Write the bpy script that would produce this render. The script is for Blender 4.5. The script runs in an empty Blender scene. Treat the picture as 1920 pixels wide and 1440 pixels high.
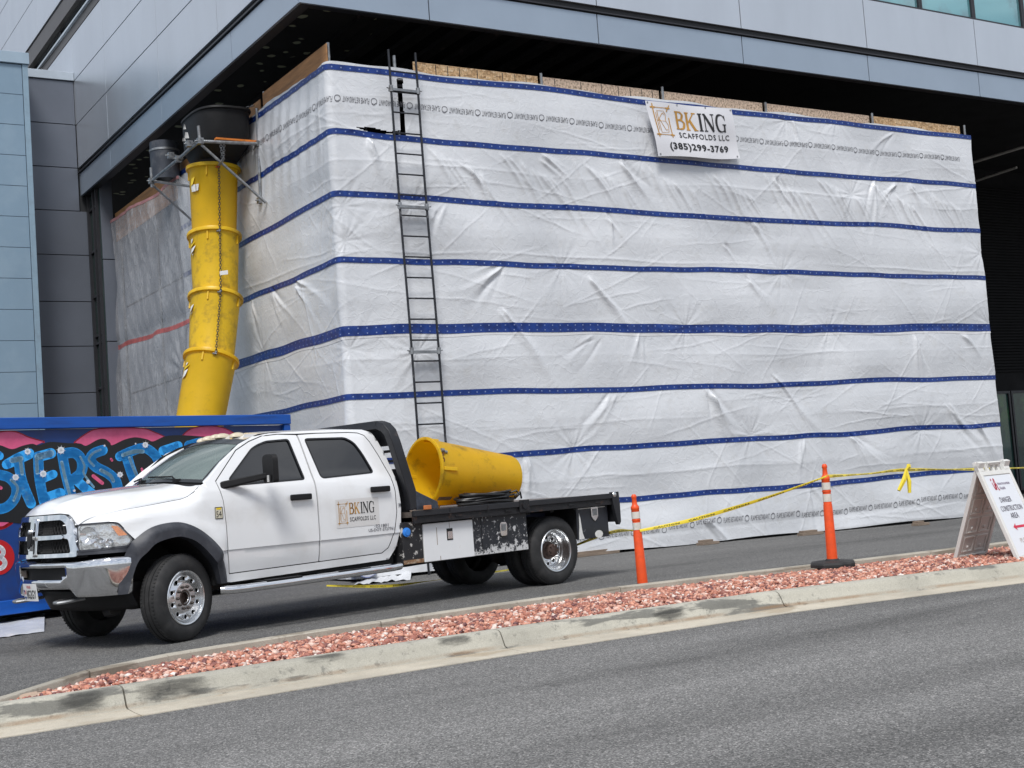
import bpy, bmesh, math, random
import numpy as np
from mathutils import Vector, Matrix
from mathutils.geometry import tessellate_polygon

S = bpy.context.scene
COL = S.collection
R = math.radians
random.seed(7)
RNG = np.random.default_rng(7)

# ------------------------------------------------------------------ camera
CAM_P = Vector((0.0, 0.0, 1.32))
CR = Vector((0.84805, -0.52477, -0.07357))
CU = Vector((0.02364, -0.10130, 0.99457))
CF = Vector((0.52937, 0.84519, 0.07350))
FPX = 2480.0
cd = bpy.data.cameras.new('camera')
cam = bpy.data.objects.new('camera', cd)
COL.objects.link(cam)
rm = Matrix((CR, CU, -CF)).transposed()
cam.matrix_world = Matrix.Translation(CAM_P) @ rm.to_quaternion().to_matrix().to_4x4()
cd.sensor_width = 36.0
cd.lens = FPX / 1920.0 * 36.0
cd.clip_end = 2000
cd.clip_start = 0.1
S.camera = cam
S.render.resolution_x = 1024
S.render.resolution_y = 768

# ------------------------------------------------------------------ world + sun
SUN_EL = R(54)
SUN_AZ = R(234)          # compass-like angle of the direction towards the sun, from +X counter-clockwise
w = bpy.data.worlds.new('World')
S.world = w
w.use_nodes = True
nt = w.node_tree
nt.nodes.clear()
o_ = nt.nodes.new('ShaderNodeOutputWorld')
bg = nt.nodes.new('ShaderNodeBackground')
sky = nt.nodes.new('ShaderNodeTexSky')
sky.sky_type = 'NISHITA'
sky.sun_disc = False
sky.sun_elevation = SUN_EL
sky.sun_rotation = R(90) - SUN_AZ
sky.air_density = 1.0
sky.dust_density = 1.5
sky.ozone_density = 1.0
# broken cloud deck mixed over the clear sky
tc = nt.nodes.new('ShaderNodeTexCoord')
sp = nt.nodes.new('ShaderNodeSeparateXYZ')
mx = nt.nodes.new('ShaderNodeMath'); mx.operation = 'MAXIMUM'; mx.inputs[1].default_value = 0.08
dx = nt.nodes.new('ShaderNodeMath'); dx.operation = 'DIVIDE'
dy = nt.nodes.new('ShaderNodeMath'); dy.operation = 'DIVIDE'
cb = nt.nodes.new('ShaderNodeCombineXYZ')
nz = nt.nodes.new('ShaderNodeTexNoise'); nz.inputs['Scale'].default_value = 1.1; nz.inputs['Detail'].default_value = 7; nz.inputs['Roughness'].default_value = 0.55
rp = nt.nodes.new('ShaderNodeValToRGB')
rp.color_ramp.elements[0].position = 0.40; rp.color_ramp.elements[0].color = (0.25, 0.25, 0.25, 1)
rp.color_ramp.elements[1].position = 0.62; rp.color_ramp.elements[1].color = (0.95, 0.95, 0.95, 1)
nz2 = nt.nodes.new('ShaderNodeTexNoise'); nz2.inputs['Scale'].default_value = 2.3; nz2.inputs['Detail'].default_value = 5
rp2 = nt.nodes.new('ShaderNodeValToRGB')
rp2.color_ramp.elements[0].position = 0.3; rp2.color_ramp.elements[0].color = (4.2, 4.7, 5.6, 1)
rp2.color_ramp.elements[1].position = 0.7; rp2.color_ramp.elements[1].color = (13.2, 13.6, 14.2, 1)
mixc = nt.nodes.new('ShaderNodeMix'); mixc.data_type = 'RGBA'
L = nt.links.new
L(tc.outputs['Generated'], sp.inputs[0])
L(sp.outputs[2], mx.inputs[0])
L(sp.outputs[0], dx.inputs[0]); L(mx.outputs[0], dx.inputs[1])
L(sp.outputs[1], dy.inputs[0]); L(mx.outputs[0], dy.inputs[1])
L(dx.outputs[0], cb.inputs[0]); L(dy.outputs[0], cb.inputs[1])
L(cb.outputs[0], nz.inputs['Vector']); L(cb.outputs[0], nz2.inputs['Vector'])
L(nz.outputs[0], rp.inputs[0]); L(nz2.outputs[0], rp2.inputs[0])
L(rp.outputs[0], mixc.inputs[0]); L(sky.outputs[0], mixc.inputs[6]); L(rp2.outputs[0], mixc.inputs[7])
L(mixc.outputs[2], bg.inputs[0])
bg.inputs[1].default_value = 0.078
L(bg.outputs[0], o_.inputs[0])

sl = bpy.data.lights.new('sun', 'SUN')
sl.energy = 2.4
sl.angle = R(18)
sl.color = (1.0, 0.98, 0.95)
sun = bpy.data.objects.new('sun', sl)
COL.objects.link(sun)
sd = Vector((math.cos(SUN_EL) * math.cos(SUN_AZ), math.cos(SUN_EL) * math.sin(SUN_AZ), math.sin(SUN_EL)))
sun.rotation_euler = sd.to_track_quat('Z', 'Y').to_euler()
sun.location = (0, 0, 30)

S.view_settings.view_transform = 'Standard'
S.view_settings.look = 'None'
S.view_settings.exposure = 0.3
S.view_settings.gamma = 1.0
S.cycles.max_bounces = 7
S.cycles.transparent_max_bounces = 10

# ------------------------------------------------------------------ helpers
def vray(px, py):
    return CF * FPX + CR * (px - 960.0) - CU * (py - 720.0)
def at_x(px, py, x):
    v = vray(px, py); return CAM_P + v * ((x - CAM_P.x) / v.x)
def at_y(px, py, y):
    v = vray(px, py); return CAM_P + v * ((y - CAM_P.y) / v.y)
def at_z(px, py, z=0.0):
    v = vray(px, py); return CAM_P + v * ((z - CAM_P.z) / v.z)
def at_plane(px, py, p, n):
    v = vray(px, py); return CAM_P + v * ((p - CAM_P).dot(n) / v.dot(n))

class M:
    """collects verts and faces of one mesh"""
    def __init__(s):
        s.v = []; s.f = []
    def add(s, vs, fs):
        b = len(s.v)
        s.v += [tuple(p) for p in vs]
        s.f += [tuple(i + b for i in f) for f in fs]
        return s
    def box(s, a, b, rot=None, at=None):
        x0, y0, z0 = a; x1, y1, z1 = b
        vs = [Vector(p) for p in ((x0,y0,z0),(x1,y0,z0),(x1,y1,z0),(x0,y1,z0),(x0,y0,z1),(x1,y0,z1),(x1,y1,z1),(x0,y1,z1))]
        if rot is not None:
            vs = [rot @ p for p in vs]
        if at is not None:
            vs = [p + Vector(at) for p in vs]
        return s.add(vs, [(3,2,1,0),(4,5,6,7),(0,1,5,4),(1,2,6,5),(2,3,7,6),(3,0,4,7)])
    def hexa(s, lo, hi):
        """lo, hi: 4 corners each"""
        return s.add(list(lo) + list(hi), [(3,2,1,0),(4,5,6,7),(0,1,5,4),(1,2,6,5),(2,3,7,6),(3,0,4,7)])
    def tube(s, path, r, seg=10, closed=False, caps=True):
        P = [Vector(p) for p in path]; n = len(P)
        rad = r if isinstance(r, (list, tuple)) else [r] * n
        prev = None; rings = []
        for i in range(n):
            if closed: t = (P[(i+1) % n] - P[i-1]).normalized()
            elif i == 0: t = (P[1] - P[0]).normalized()
            elif i == n-1: t = (P[-1] - P[-2]).normalized()
            else: t = ((P[i+1]-P[i]).normalized() + (P[i]-P[i-1]).normalized()).normalized()
            if prev is None:
                a = Vector((0,0,1)) if abs(t.z) < 0.9 else Vector((1,0,0))
                u = t.cross(a).normalized()
            else:
                u = (prev - t * prev.dot(t)).normalized()
            prev = u; vv = t.cross(u)
            rings.append([P[i] + (u*math.cos(2*math.pi*k/seg) + vv*math.sin(2*math.pi*k/seg))*rad[i] for k in range(seg)])
        vs = [p for r_ in rings for p in r_]; fs = []
        m = n if closed else n-1
        for i in range(m):
            j = (i+1) % n
            for k in range(seg):
                l = (k+1) % seg
                fs.append((i*seg+k, i*seg+l, j*seg+l, j*seg+k))
        if caps and not closed:
            fs.append(tuple(range(seg))[::-1]); fs.append(tuple((n-1)*seg+k for k in range(seg)))
        return s.add(vs, fs)
    def lathe(s, prof, seg=48, mat=None, closed=False):
        """prof: (r, h) about local z; mat: 4x4 placing it"""
        vs = []; fs = []; n = len(prof)
        for r_, h in prof:
            for k in range(seg):
                a = 2*math.pi*k/seg
                p = Vector((r_*math.cos(a), r_*math.sin(a), h))
                vs.append(mat @ p if mat else p)
        m = n if closed else n-1
        for i in range(m):
            j = (i+1) % n
            for k in range(seg):
                l = (k+1) % seg
                fs.append((i*seg+k, i*seg+l, j*seg+l, j*seg+k))
        return s.add(vs, fs)
    def prism(s, poly, fr, t):
        """poly 2D, fr(a,b,d)->3D, from d=0 to d=t; concave allowed"""
        n = len(poly)
        vs = [Vector(fr(a,b,0)) for a,b in poly] + [Vector(fr(a,b,t)) for a,b in poly]
        fs = []
        for tri in tessellate_polygon([[Vector((a,b,0)) for a,b in poly]]):
            i,j,k = tri
            fs.append((i,j,k)); fs.append((k+n,j+n,i+n))
        for i in range(n):
            j = (i+1) % n
            fs.append((i,j,j+n,i+n))
        return s.add(vs, fs)
    def grid(s, fn, nu, nv):
        vs = [fn(i/(nu-1), j/(nv-1)) for j in range(nv) for i in range(nu)]
        fs = [(j*nu+i, j*nu+i+1, (j+1)*nu+i+1, (j+1)*nu+i) for j in range(nv-1) for i in range(nu-1)]
        return s.add(vs, fs)
    def flat(s, polys, fr):
        """2D polygon with holes -> flat faces mapped by fr(a,b)"""
        pts = [p for pl in polys for p in pl]
        tr = tessellate_polygon([[Vector((a,b,0)) for a,b in pl] for pl in polys])
        fs = []
        for i,j,k in tr:
            (ax,ay),(bx,by),(cx,cy) = pts[i],pts[j],pts[k]
            fs.append((i,j,k) if (bx-ax)*(cy-ay)-(by-ay)*(cx-ax) > 0 else (k,j,i))
        return s.add([fr(a,b) for a,b in pts], fs)
    def mesh(s, name, smooth=35, fix=True):
        me = bpy.data.meshes.new(name)
        me.from_pydata(s.v, [], s.f)
        if fix:
            bm = bmesh.new(); bm.from_mesh(me)
            bmesh.ops.remove_doubles(bm, verts=bm.verts, dist=1e-5)
            bmesh.ops.recalc_face_normals(bm, faces=bm.faces)
            bm.to_mesh(me); bm.free()
        if smooth:
            me.shade_smooth()
            me.set_sharp_from_angle(angle=R(smooth))
        return me

def put(name, m, mat=None, parent=None, smooth=35, bevel=0, fix=True, world=False, solid=0, seg=2):
    """link one mesh object; world=True: verts are in world space, shift into the (unrotated) parent's space"""
    if isinstance(m, M):
        if world and parent is not None:
            l = world_loc(parent)
            m.v = [(a-l[0], b-l[1], c-l[2]) for a,b,c in m.v]
        me = m.mesh(name, smooth, fix)
    else:
        me = m
    if mat is not None and not me.materials:
        me.materials.append(mat)
    o = bpy.data.objects.new(name, me)
    COL.objects.link(o)
    if parent is not None:
        o.parent = parent
    if solid:
        md = o.modifiers.new('solid', 'SOLIDIFY'); md.thickness = abs(solid); md.offset = -1 if solid > 0 else 1
    if bevel:
        md = o.modifiers.new('bevel', 'BEVEL'); md.width = bevel; md.segments = seg; md.limit_method = 'ANGLE'; md.angle_limit = R(40)
        md.harden_normals = True
    return o
LOC = {}
def world_loc(o):
    return LOC.get(o.name, (0,0,0))
def tag(o, label=None, cat=None, group=None, kind=None):
    if label: o['label'] = label
    if cat: o['category'] = cat
    if group: o['group'] = group
    if kind: o['kind'] = kind
    return o
def thing(name, label, cat, loc=(0,0,0), rz=0.0, group=None):
    o = bpy.data.objects.new(name, None)
    o.empty_display_size = 0.2
    COL.objects.link(o)
    o.location = loc; o.rotation_euler = (0,0,rz)
    LOC[o.name] = tuple(loc)
    return tag(o, label, cat, group)

def text2d(body, size, bold=0.0, align='LEFT', space=1.0, res=2):
    """text -> (verts2d, faces)"""
    c = bpy.data.curves.new('t', 'FONT')
    c.body = body; c.size = size; c.align_x = align; c.offset = bold; c.space_character = space
    c.resolution_u = res; c.fill_mode = 'FRONT'
    ob = bpy.data.objects.new('t', c); COL.objects.link(ob)
    dg = bpy.context.evaluated_depsgraph_get(); dg.update()
    me = bpy.data.meshes.new_from_object(ob.evaluated_get(dg))
    vs = [(v.co.x, v.co.y) for v in me.vertices]; fs = [tuple(p.vertices) for p in me.polygons]
    bpy.data.objects.remove(ob); bpy.data.curves.remove(c); bpy.data.meshes.remove(me)
    return vs, fs
def stroke(pts, w, cap=6, div=1):
    """fat polyline as overlapping 2D polys (list); w number or per-point list"""
    out = []
    if div > 1 and not isinstance(w, (list, tuple)):
        pts = [(a[0]+(b[0]-a[0])*k/div, a[1]+(b[1]-a[1])*k/div) for a, b in zip(pts, pts[1:]) for k in range(div)]+[pts[-1]]
    n = len(pts); ws = w if isinstance(w, (list, tuple)) else [w]*n
    for i in range(n-1):
        (x0,y0),(x1,y1) = pts[i], pts[i+1]
        dx_, dy_ = x1-x0, y1-y0; l = math.hypot(dx_, dy_) or 1e-6
        nx, ny = -dy_/l, dx_/l; a, b = ws[i]/2, ws[i+1]/2
        out.append([(x0+nx*a,y0+ny*a),(x0-nx*a,y0-ny*a),(x1-nx*b,y1-ny*b),(x1+nx*b,y1+ny*b)])
    if cap:
        for i in range(n):
            r_ = ws[i]/2
            out.append([(pts[i][0]+r_*math.cos(2*math.pi*k/(2*cap)), pts[i][1]+r_*math.sin(2*math.pi*k/(2*cap))) for k in range(2*cap)])
    return out
def spline(pts, n=8):
    """Catmull-Rom through pts"""
    P = [Vector(p) for p in pts]; out = []
    for i in range(len(P)-1):
        p0 = P[max(i-1,0)]; p1 = P[i]; p2 = P[i+1]; p3 = P[min(i+2,len(P)-1)]
        for k in range(n):
            t = k/n
            out.append(0.5*((2*p1) + (p2-p0)*t + (2*p0-5*p1+4*p2-p3)*t*t + (3*p1-p0-3*p2+p3)*t**3))
    out.append(P[-1])
    return [tuple(p) for p in out]
def bez2(pts, n=6):
    return [(p[0], p[1]) for p in spline([(a,b,0) for a,b in pts], n)]
def lerp_tab(tab, x):
    if x <= tab[0][0]: return tab[0][1]
    for (a,b),(c,d) in zip(tab, tab[1:]):
        if x <= c: return b + (d-b)*(x-a)/(c-a)
    return tab[-1][1]
def sst(a, b, x):
    t = min(max((x-a)/(b-a),0),1); return t*t*(3-2*t)

# ------------------------------------------------------------------ materials
def pm(name, col, rough=0.5, metal=0.0, var=0.12, vscale=4.0, bump=0.0, bscale=60.0, spec=0.5, coat=0.0,
       dirt=None, dscale=3.0, damt=0.4, dlo=0.5, dhi=0.7, stretch=None, rvar=0.0, bdist=0.004, alpha=1.0, trans=0.0, sss=0.0):
    m = bpy.data.materials.new(name); m.use_nodes = True
    t = m.node_tree; b = t.nodes['Principled BSDF']; l = t.links.new
    b.inputs['Roughness'].default_value = rough; b.inputs['Metallic'].default_value = metal
    b.inputs['Specular IOR Level'].default_value = spec
    b.inputs['Coat Weight'].default_value = coat; b.inputs['Coat Roughness'].default_value = 0.04
    if alpha < 1: b.inputs['Alpha'].default_value = alpha
    if trans: b.inputs['Transmission Weight'].default_value = trans
    c = t.nodes.new('ShaderNodeTexCoord'); vec = c.outputs['Object']
    if stretch:
        mp = t.nodes.new('ShaderNodeMapping'); mp.inputs['Scale'].default_value = stretch
        l(vec, mp.inputs[0]); vec = mp.outputs[0]
    n1 = t.nodes.new('ShaderNodeTexNoise'); n1.inputs['Scale'].default_value = vscale; n1.inputs['Detail'].default_value = 6; n1.inputs['Roughness'].default_value = 0.6
    l(vec, n1.inputs['Vector'])
    r1 = t.nodes.new('ShaderNodeValToRGB')
    lo = [max(0, x*(1-var)) for x in col]; hi = [min(1, x*(1+var)) for x in col]
    r1.color_ramp.elements[0].position = 0.3; r1.color_ramp.elements[0].color = (*lo, 1)
    r1.color_ramp.elements[1].position = 0.7; r1.color_ramp.elements[1].color = (*hi, 1)
    l(n1.outputs[0], r1.inputs[0]); out = r1.outputs[0]
    if dirt is not None:
        n2 = t.nodes.new('ShaderNodeTexNoise'); n2.inputs['Scale'].default_value = dscale; n2.inputs['Detail'].default_value = 8; n2.inputs['Roughness'].default_value = 0.65
        l(vec, n2.inputs['Vector'])
        r2 = t.nodes.new('ShaderNodeValToRGB')
        r2.color_ramp.elements[0].position = dlo; r2.color_ramp.elements[0].color = (0,0,0,1)
        r2.color_ramp.elements[1].position = dhi; r2.color_ramp.elements[1].color = (damt,damt,damt,1)
        l(n2.outputs[0], r2.inputs[0])
        mxx = t.nodes.new('ShaderNodeMix'); mxx.data_type = 'RGBA'
        l(r2.outputs[0], mxx.inputs[0]); l(out, mxx.inputs[6]); mxx.inputs[7].default_value = (*dirt, 1)
        out = mxx.outputs[2]
    l(out, b.inputs['Base Color'])
    if rvar:
        mr = t.nodes.new('ShaderNodeMapRange'); mr.inputs[3].default_value = max(0.02, rough-rvar); mr.inputs[4].default_value = min(1, rough+rvar)
        l(n1.outputs[0], mr.inputs[0]); l(mr.outputs[0], b.inputs['Roughness'])
    if bump:
        n3 = t.nodes.new('ShaderNodeTexNoise'); n3.inputs['Scale'].default_value = bscale; n3.inputs['Detail'].default_value = 4
        l(vec, n3.inputs['Vector'])
        bp = t.nodes.new('ShaderNodeBump'); bp.inputs['Strength'].default_value = bump; bp.inputs['Distance'].default_value = bdist
        l(n3.outputs[0], bp.inputs['Height']); l(bp.outputs[0], b.inputs['Normal'])
    if sss:
        tb_ = t.nodes.new('ShaderNodeBsdfTranslucent'); l(out, tb_.inputs[0]); ms_ = t.nodes.new('ShaderNodeMixShader'); ms_.inputs[0].default_value = sss
        l(b.outputs[0], ms_.inputs[1]); l(tb_.outputs[0], ms_.inputs[2]); l(ms_.outputs[0], t.nodes['Material Output'].inputs[0])
    return m

MAT = {}
MAT['panel'] = pm('light_metal_panel', (0.60,0.635,0.68), 0.30, 0.72, 0.06, 0.8, 0.02, 2.0, dirt=(0.54,0.57,0.61), dscale=0.7, damt=0.3, stretch=(1,1,0.3), rvar=0.05)
MAT['fascia'] = pm('fascia_metal', (0.37,0.435,0.51), 0.30, 0.6, 0.05, 0.8, 0.02, 2.0, rvar=0.05)
MAT['gap'] = pm('dark_reveal', (0.02,0.021,0.024), 0.6)
MAT['grey_panel'] = pm('charcoal_panel', (0.15,0.166,0.20), 0.42, 0.3, 0.06, 1.0, 0.02, 3.0, rvar=0.06)
MAT['blue_panel'] = pm('pale_blue_panel', (0.235,0.335,0.43), 0.45, 0.2, 0.04, 0.6, 0.02, 2.0, dirt=(0.38,0.48,0.56), dscale=0.5, damt=0.4)
MAT['cap'] = pm('coping_metal', (0.50,0.56,0.62), 0.4, 0.3, 0.05)
MAT['frame'] = pm('dark_window_frame', (0.035,0.035,0.04), 0.4, 0.3, 0.1)
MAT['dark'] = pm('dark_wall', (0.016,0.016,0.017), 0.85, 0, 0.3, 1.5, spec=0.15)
MAT['black'] = pm('black_plastic', (0.012,0.012,0.013), 0.55, 0, 0.2, 6, 0.1, 120, spec=0.25)
MAT['rubber'] = pm('tyre_rubber', (0.022,0.022,0.023), 0.75, 0, 0.25, 8, 0.25, 90, dirt=(0.09,0.085,0.08), dscale=7, damt=0.35, dlo=0.5, dhi=0.75)
MAT['chrome'] = pm('chrome', (0.82,0.83,0.85), 0.07, 1.0, 0.03, 5, dirt=(0.4,0.38,0.35), dscale=5, damt=0.25, rvar=0.03)
MAT['alloy'] = pm('polished_alloy', (0.80,0.81,0.82), 0.24, 1.0, 0.06, 12, dirt=(0.45,0.44,0.42), dscale=14, damt=0.2, rvar=0.06)
MAT['steel'] = pm('galvanised_tube', (0.30,0.31,0.32), 0.42, 0.8, 0.3, 9, 0.15, 80, dirt=(0.1,0.07,0.05), dscale=8, damt=0.5, rvar=0.1)
MAT['darksteel'] = pm('dark_scaffold_tube', (0.028,0.03,0.036), 0.45, 0.5, 0.3, 9, 0.1, 80, dirt=(0.35,0.35,0.35), dscale=6, damt=0.35, dlo=0.58, dhi=0.7)
MAT['chain'] = pm('chain_steel', (0.09,0.085,0.08), 0.4, 0.8, 0.4, 20)
MAT['white'] = pm('truck_paint', (0.80,0.81,0.82), 0.22, 0.0, 0.015, 2.5, 0, coat=1.0, dirt=(0.52,0.49,0.44), dscale=2.2, damt=0.24, rvar=0.05)
MAT['flare'] = pm('flare_plastic', (0.035,0.038,0.048), 0.5, 0, 0.15, 8, 0.06, 250, dirt=(0.16,0.16,0.17), dscale=4, damt=0.3)
MAT['dgap'] = pm('panel_gap', (0.012,0.012,0.013), 0.8)
MAT['glass_tint'] = pm('tinted_glass', (0.010,0.011,0.014), 0.03, 0, 0.05, 3, spec=0.85, bump=0.05, bscale=2.5, bdist=0.02)
MAT['yellow'] = pm('yellow_chute_plastic', (0.88,0.58,0.018), 0.38, 0, 0.06, 2.2, 0.12, 30, dirt=(0.24,0.13,0.04), dscale=3.1, damt=0.85, dlo=0.50, dhi=0.74, rvar=0.08, sss=0.22)
MAT['yellow_clean'] = pm('yellow_chute_plastic_cleaner', (0.90,0.61,0.018), 0.38, 0, 0.06, 2.2, 0.12, 30, dirt=(0.30,0.17,0.05), dscale=2.0, damt=0.7, dlo=0.56, dhi=0.8, rvar=0.08, sss=0.38)
MAT['orange'] = pm('orange_post_plastic', (0.80,0.085,0.012), 0.45, 0, 0.08, 5, 0.03, 60, dirt=(0.35,0.05,0.02), dscale=9, damt=0.4)
MAT['reflect'] = pm('reflective_sheeting', (0.68,0.66,0.60), 0.4, 0, 0.12, 14, dirt=(0.4,0.36,0.28), dscale=8, damt=0.5)
MAT['paper'] = pm('paper_label', (0.70,0.70,0.68), 0.6, 0, 0.1, 20)
MAT['ink'] = pm('black_ink', (0.02,0.02,0.022), 0.6)
MAT['gold'] = pm('gold_print', (0.50,0.26,0.05), 0.5, 0, 0.25, 4)
MAT['navy'] = pm('dumpster_blue', (0.010,0.045,0.20), 0.42, 0, 0.15, 1.2, 0.06, 20, dirt=(0.03,0.03,0.06), dscale=1.6, damt=0.6)
MAT['navy_rail'] = pm('dumpster_rail_blue', (0.005,0.085,0.40), 0.4, 0, 0.18, 2.0, 0.05, 20, dirt=(0.01,0.03,0.12), dscale=3, damt=0.5, stretch=(0.3,1,3))
# ------------------------------------------------------------------ ground
def node_mat(name):
    m = bpy.data.materials.new(name); m.use_nodes = True
    return m, m.node_tree, m.node_tree.nodes['Principled BSDF'], m.node_tree.links.new
def N(t, typ, **kw):
    n = t.nodes.new(typ)
    for k, v in kw.items():
        if k in n.inputs: n.inputs[k].default_value = v
        else: setattr(n, k, v)
    return n
def ramp(t, src, stops):
    r_ = t.nodes.new('ShaderNodeValToRGB'); cr = r_.color_ramp
    while len(cr.elements) > 1: cr.elements.remove(cr.elements[-1])
    for i, (p, c) in enumerate(stops):
        e = cr.elements[0] if i == 0 else cr.elements.new(p)
        e.position = p; e.color = (*c, 1) if len(c) == 3 else c
    t.links.new(src, r_.inputs[0]); return r_.outputs[0]
def mixrgb(t, fac, a, b, mode='MIX'):
    n = t.nodes.new('ShaderNodeMix'); n.data_type = 'RGBA'; n.blend_type = mode
    for s_, i in ((fac,0),(a,6),(b,7)):
        if hasattr(s_, 'is_output'): t.links.new(s_, n.inputs[i])
        else: n.inputs[i].default_value = s_ if i == 0 else ((*s_, 1) if len(s_) == 3 else s_)
    return n.outputs[2]

def asphalt(name, base, agg, aggamt, streak):
    m, t, b, l = node_mat(name)
    tc = N(t,'ShaderNodeTexCoord'); v = tc.outputs['Object']
    vo = N(t,'ShaderNodeTexVoronoi', Scale=110.0); l(v, vo.inputs['Vector'])
    chip = ramp(t, vo.outputs['Color'], [(0.0,[x*0.35 for x in base]),(0.35,[x*0.7 for x in base]),(0.55,base),(0.74,[x*1.4 for x in base]),(1.0,agg)])
    nf = N(t,'ShaderNodeTexNoise', Scale=210.0, Detail=3.0); l(v, nf.inputs['Vector'])
    fine = ramp(t, nf.outputs[0], [(0.3,(0.6,)*3),(0.7,(1.4,)*3)])
    c1 = mixrgb(t, 1.0, chip, fine, 'MULTIPLY')
    n1 = N(t,'ShaderNodeTexNoise', Scale=0.55, Detail=6.0, Roughness=0.6)
    mp = N(t,'ShaderNodeMapping'); mp.inputs['Scale'].default_value = (0.2,1.6,1); mp.inputs['Rotation'].default_value = (0,0,R(-4))
    l(v, mp.inputs[0]); l(mp.outputs[0], n1.inputs['Vector'])
    pat = ramp(t, n1.outputs[0], [(0.3,(1-streak,)*3),(0.5,(1.0,)*3),(0.72,(1+streak*0.7,)*3)])
    c2 = mixrgb(t, 1.0, c1, pat, 'MULTIPLY')
    n2 = N(t,'ShaderNodeTexNoise', Scale=1.7, Detail=9.0, Roughness=0.75); l(v, n2.inputs['Vector'])
    sp_ = ramp(t, n2.outputs[0], [(0.66,(0,0,0)),(0.72,(aggamt,)*3)])
    c3 = mixrgb(t, sp_, c2, [min(1,x*1.9) for x in base])
    n5 = N(t,'ShaderNodeTexNoise', Scale=3.1, Detail=2.0); l(v, n5.inputs['Vector'])
    sp2 = ramp(t, n5.outputs[0], [(0.745,(0,0,0)),(0.77,(0.8,)*3)])
    c4 = mixrgb(t, sp2, c3, [x*0.25 for x in base])
    l(c4, b.inputs['Base Color'])
    b.inputs['Roughness'].default_value = 0.82; b.inputs['Specular IOR Level'].default_value = 0.35
    bp = N(t,'ShaderNodeBump', Strength=0.75, Distance=0.006)
    l(vo.outputs['Distance'], bp.inputs['Height'])
    bp2 = N(t,'ShaderNodeBump', Strength=0.5, Distance=0.003); l(nf.outputs[0], bp2.inputs['Height']); l(bp.outputs[0], bp2.inputs['Normal'])
    l(bp2.outputs[0], b.inputs['Normal'])
    return m
MAT['road'] = asphalt('road_asphalt', (0.178,0.175,0.170), (0.47,0.45,0.43), 0.35, 0.40)
MAT['lot'] = asphalt('lot_asphalt', (0.128,0.126,0.122), (0.40,0.39,0.37), 0.3, 0.32)

def concrete(name, col, dark, rust=True):
    m, t, b, l = node_mat(name)
    tc = N(t,'ShaderNodeTexCoord'); v = tc.outputs['Object']
    n1 = N(t,'ShaderNodeTexNoise', Scale=1.3, Detail=8.0, Roughness=0.65); l(v, n1.inputs['Vector'])
    c = ramp(t, n1.outputs[0], [(0.3,[x*0.72 for x in col]),(0.55,col),(0.75,[min(1,x*1.14) for x in col])])
    n2 = N(t,'ShaderNodeTexNoise', Scale=9.0, Detail=6.0, Roughness=0.7); l(v, n2.inputs['Vector'])
    pits = ramp(t, n2.outputs[0], [(0.57,(0,0,0)),(0.66,(0.6,)*3)])
    c = mixrgb(t, pits, c, dark)
    n3 = N(t,'ShaderNodeTexNoise', Scale=1.5, Detail=8.0, Roughness=0.6)
    mp = N(t,'ShaderNodeMapping'); mp.inputs['Scale'].default_value = (0.55,1,4.0); mp.inputs['Location'].default_value = (3.1,0,0); l(v, mp.inputs[0]); l(mp.outputs[0], n3.inputs['Vector'])
    scuff = ramp(t, n3.outputs[0], [(0.575,(0,0,0)),(0.62,(0.8,)*3)])
    c = mixrgb(t, scuff, c, dark)
    sz = N(t,'ShaderNodeSeparateXYZ'); l(v, sz.inputs[0])
    zr = ramp(t, sz.outputs[2], [(0.012,(0,0,0)),(0.022,(1,1,1)),(0.034,(1,1,1)),(0.05,(0,0,0))])
    nr = ramp(t, n1.outputs[0], [(0.40,(0.05,)*3),(0.62,(0.75,)*3)])
    c = mixrgb(t, mixrgb(t, 1.0, zr, nr, 'MULTIPLY'), c, (0.22,0.12,0.05))
    n6 = N(t,'ShaderNodeTexNoise', Scale=120.0, Detail=2.0); l(v, n6.inputs['Vector'])
    gr = ramp(t, n6.outputs[0], [(0.3,(0.86,)*3),(0.7,(1.12,)*3)])
    c = mixrgb(t, 1.0, c, gr, 'MULTIPLY')
    l(c, b.inputs['Base Color']); b.inputs['Roughness'].default_value = 0.85
    bp = N(t,'ShaderNodeBump', Strength=0.4, Distance=0.004); l(n2.outputs[0], bp.inputs['Height'])
    bp2 = N(t,'ShaderNodeBump', Strength=0.3, Distance=0.002); l(n6.outputs[0], bp2.inputs['Height']); l(bp.outputs[0], bp2.inputs['Normal'])
    l(bp2.outputs[0], b.inputs['Normal'])
    return m
MAT['kerb'] = concrete('kerb_concrete', (0.44,0.42,0.355), (0.11,0.11,0.10))
MAT['gutter'] = concrete('gutter_concrete', (0.53,0.48,0.39), (0.38,0.31,0.22))
MAT['kerb2'] = concrete('back_kerb_concrete', (0.42,0.385,0.32), (0.20,0.17,0.13))

# plan of the island: front (gutter edge, kerb toe, kerb top) and back kerb, as y(x)
XS = [-40,-6,-1,0.6,1.2,1.7,2.4,4,6,8,9.5,11,13,16,22,60]
FR = [(-40,8.2),(-2,8.0),(0.6,8.32),(1.57,8.62),(2.4,8.62),(4.1,8.73),(5.44,8.76),(8.25,8.69),(9.5,8.5),(11,8.25),(14,7.4),(20,4.5),(60,-20)]   # road edge of gutter
def fy(x): return lerp_tab(FR, x)
BK = [(-40,7.5),(0.2,8.55),(1.0,9.0),(1.78,9.68),(2.55,10.55),(3.3,10.95),(4.63,11.25),(6.2,11.45),(8.41,11.62),(10,11.45),(11.5,11.2),(13.2,11.05),(14.3,10.95),(20,10.2),(60,2)]   # lot edge of back kerb
def by(x): return lerp_tab(BK, x)
def dense(a, b, st): return list(np.arange(a, b+1e-6, st))
kx = dense(-0.4, 26, 0.18)

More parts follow.
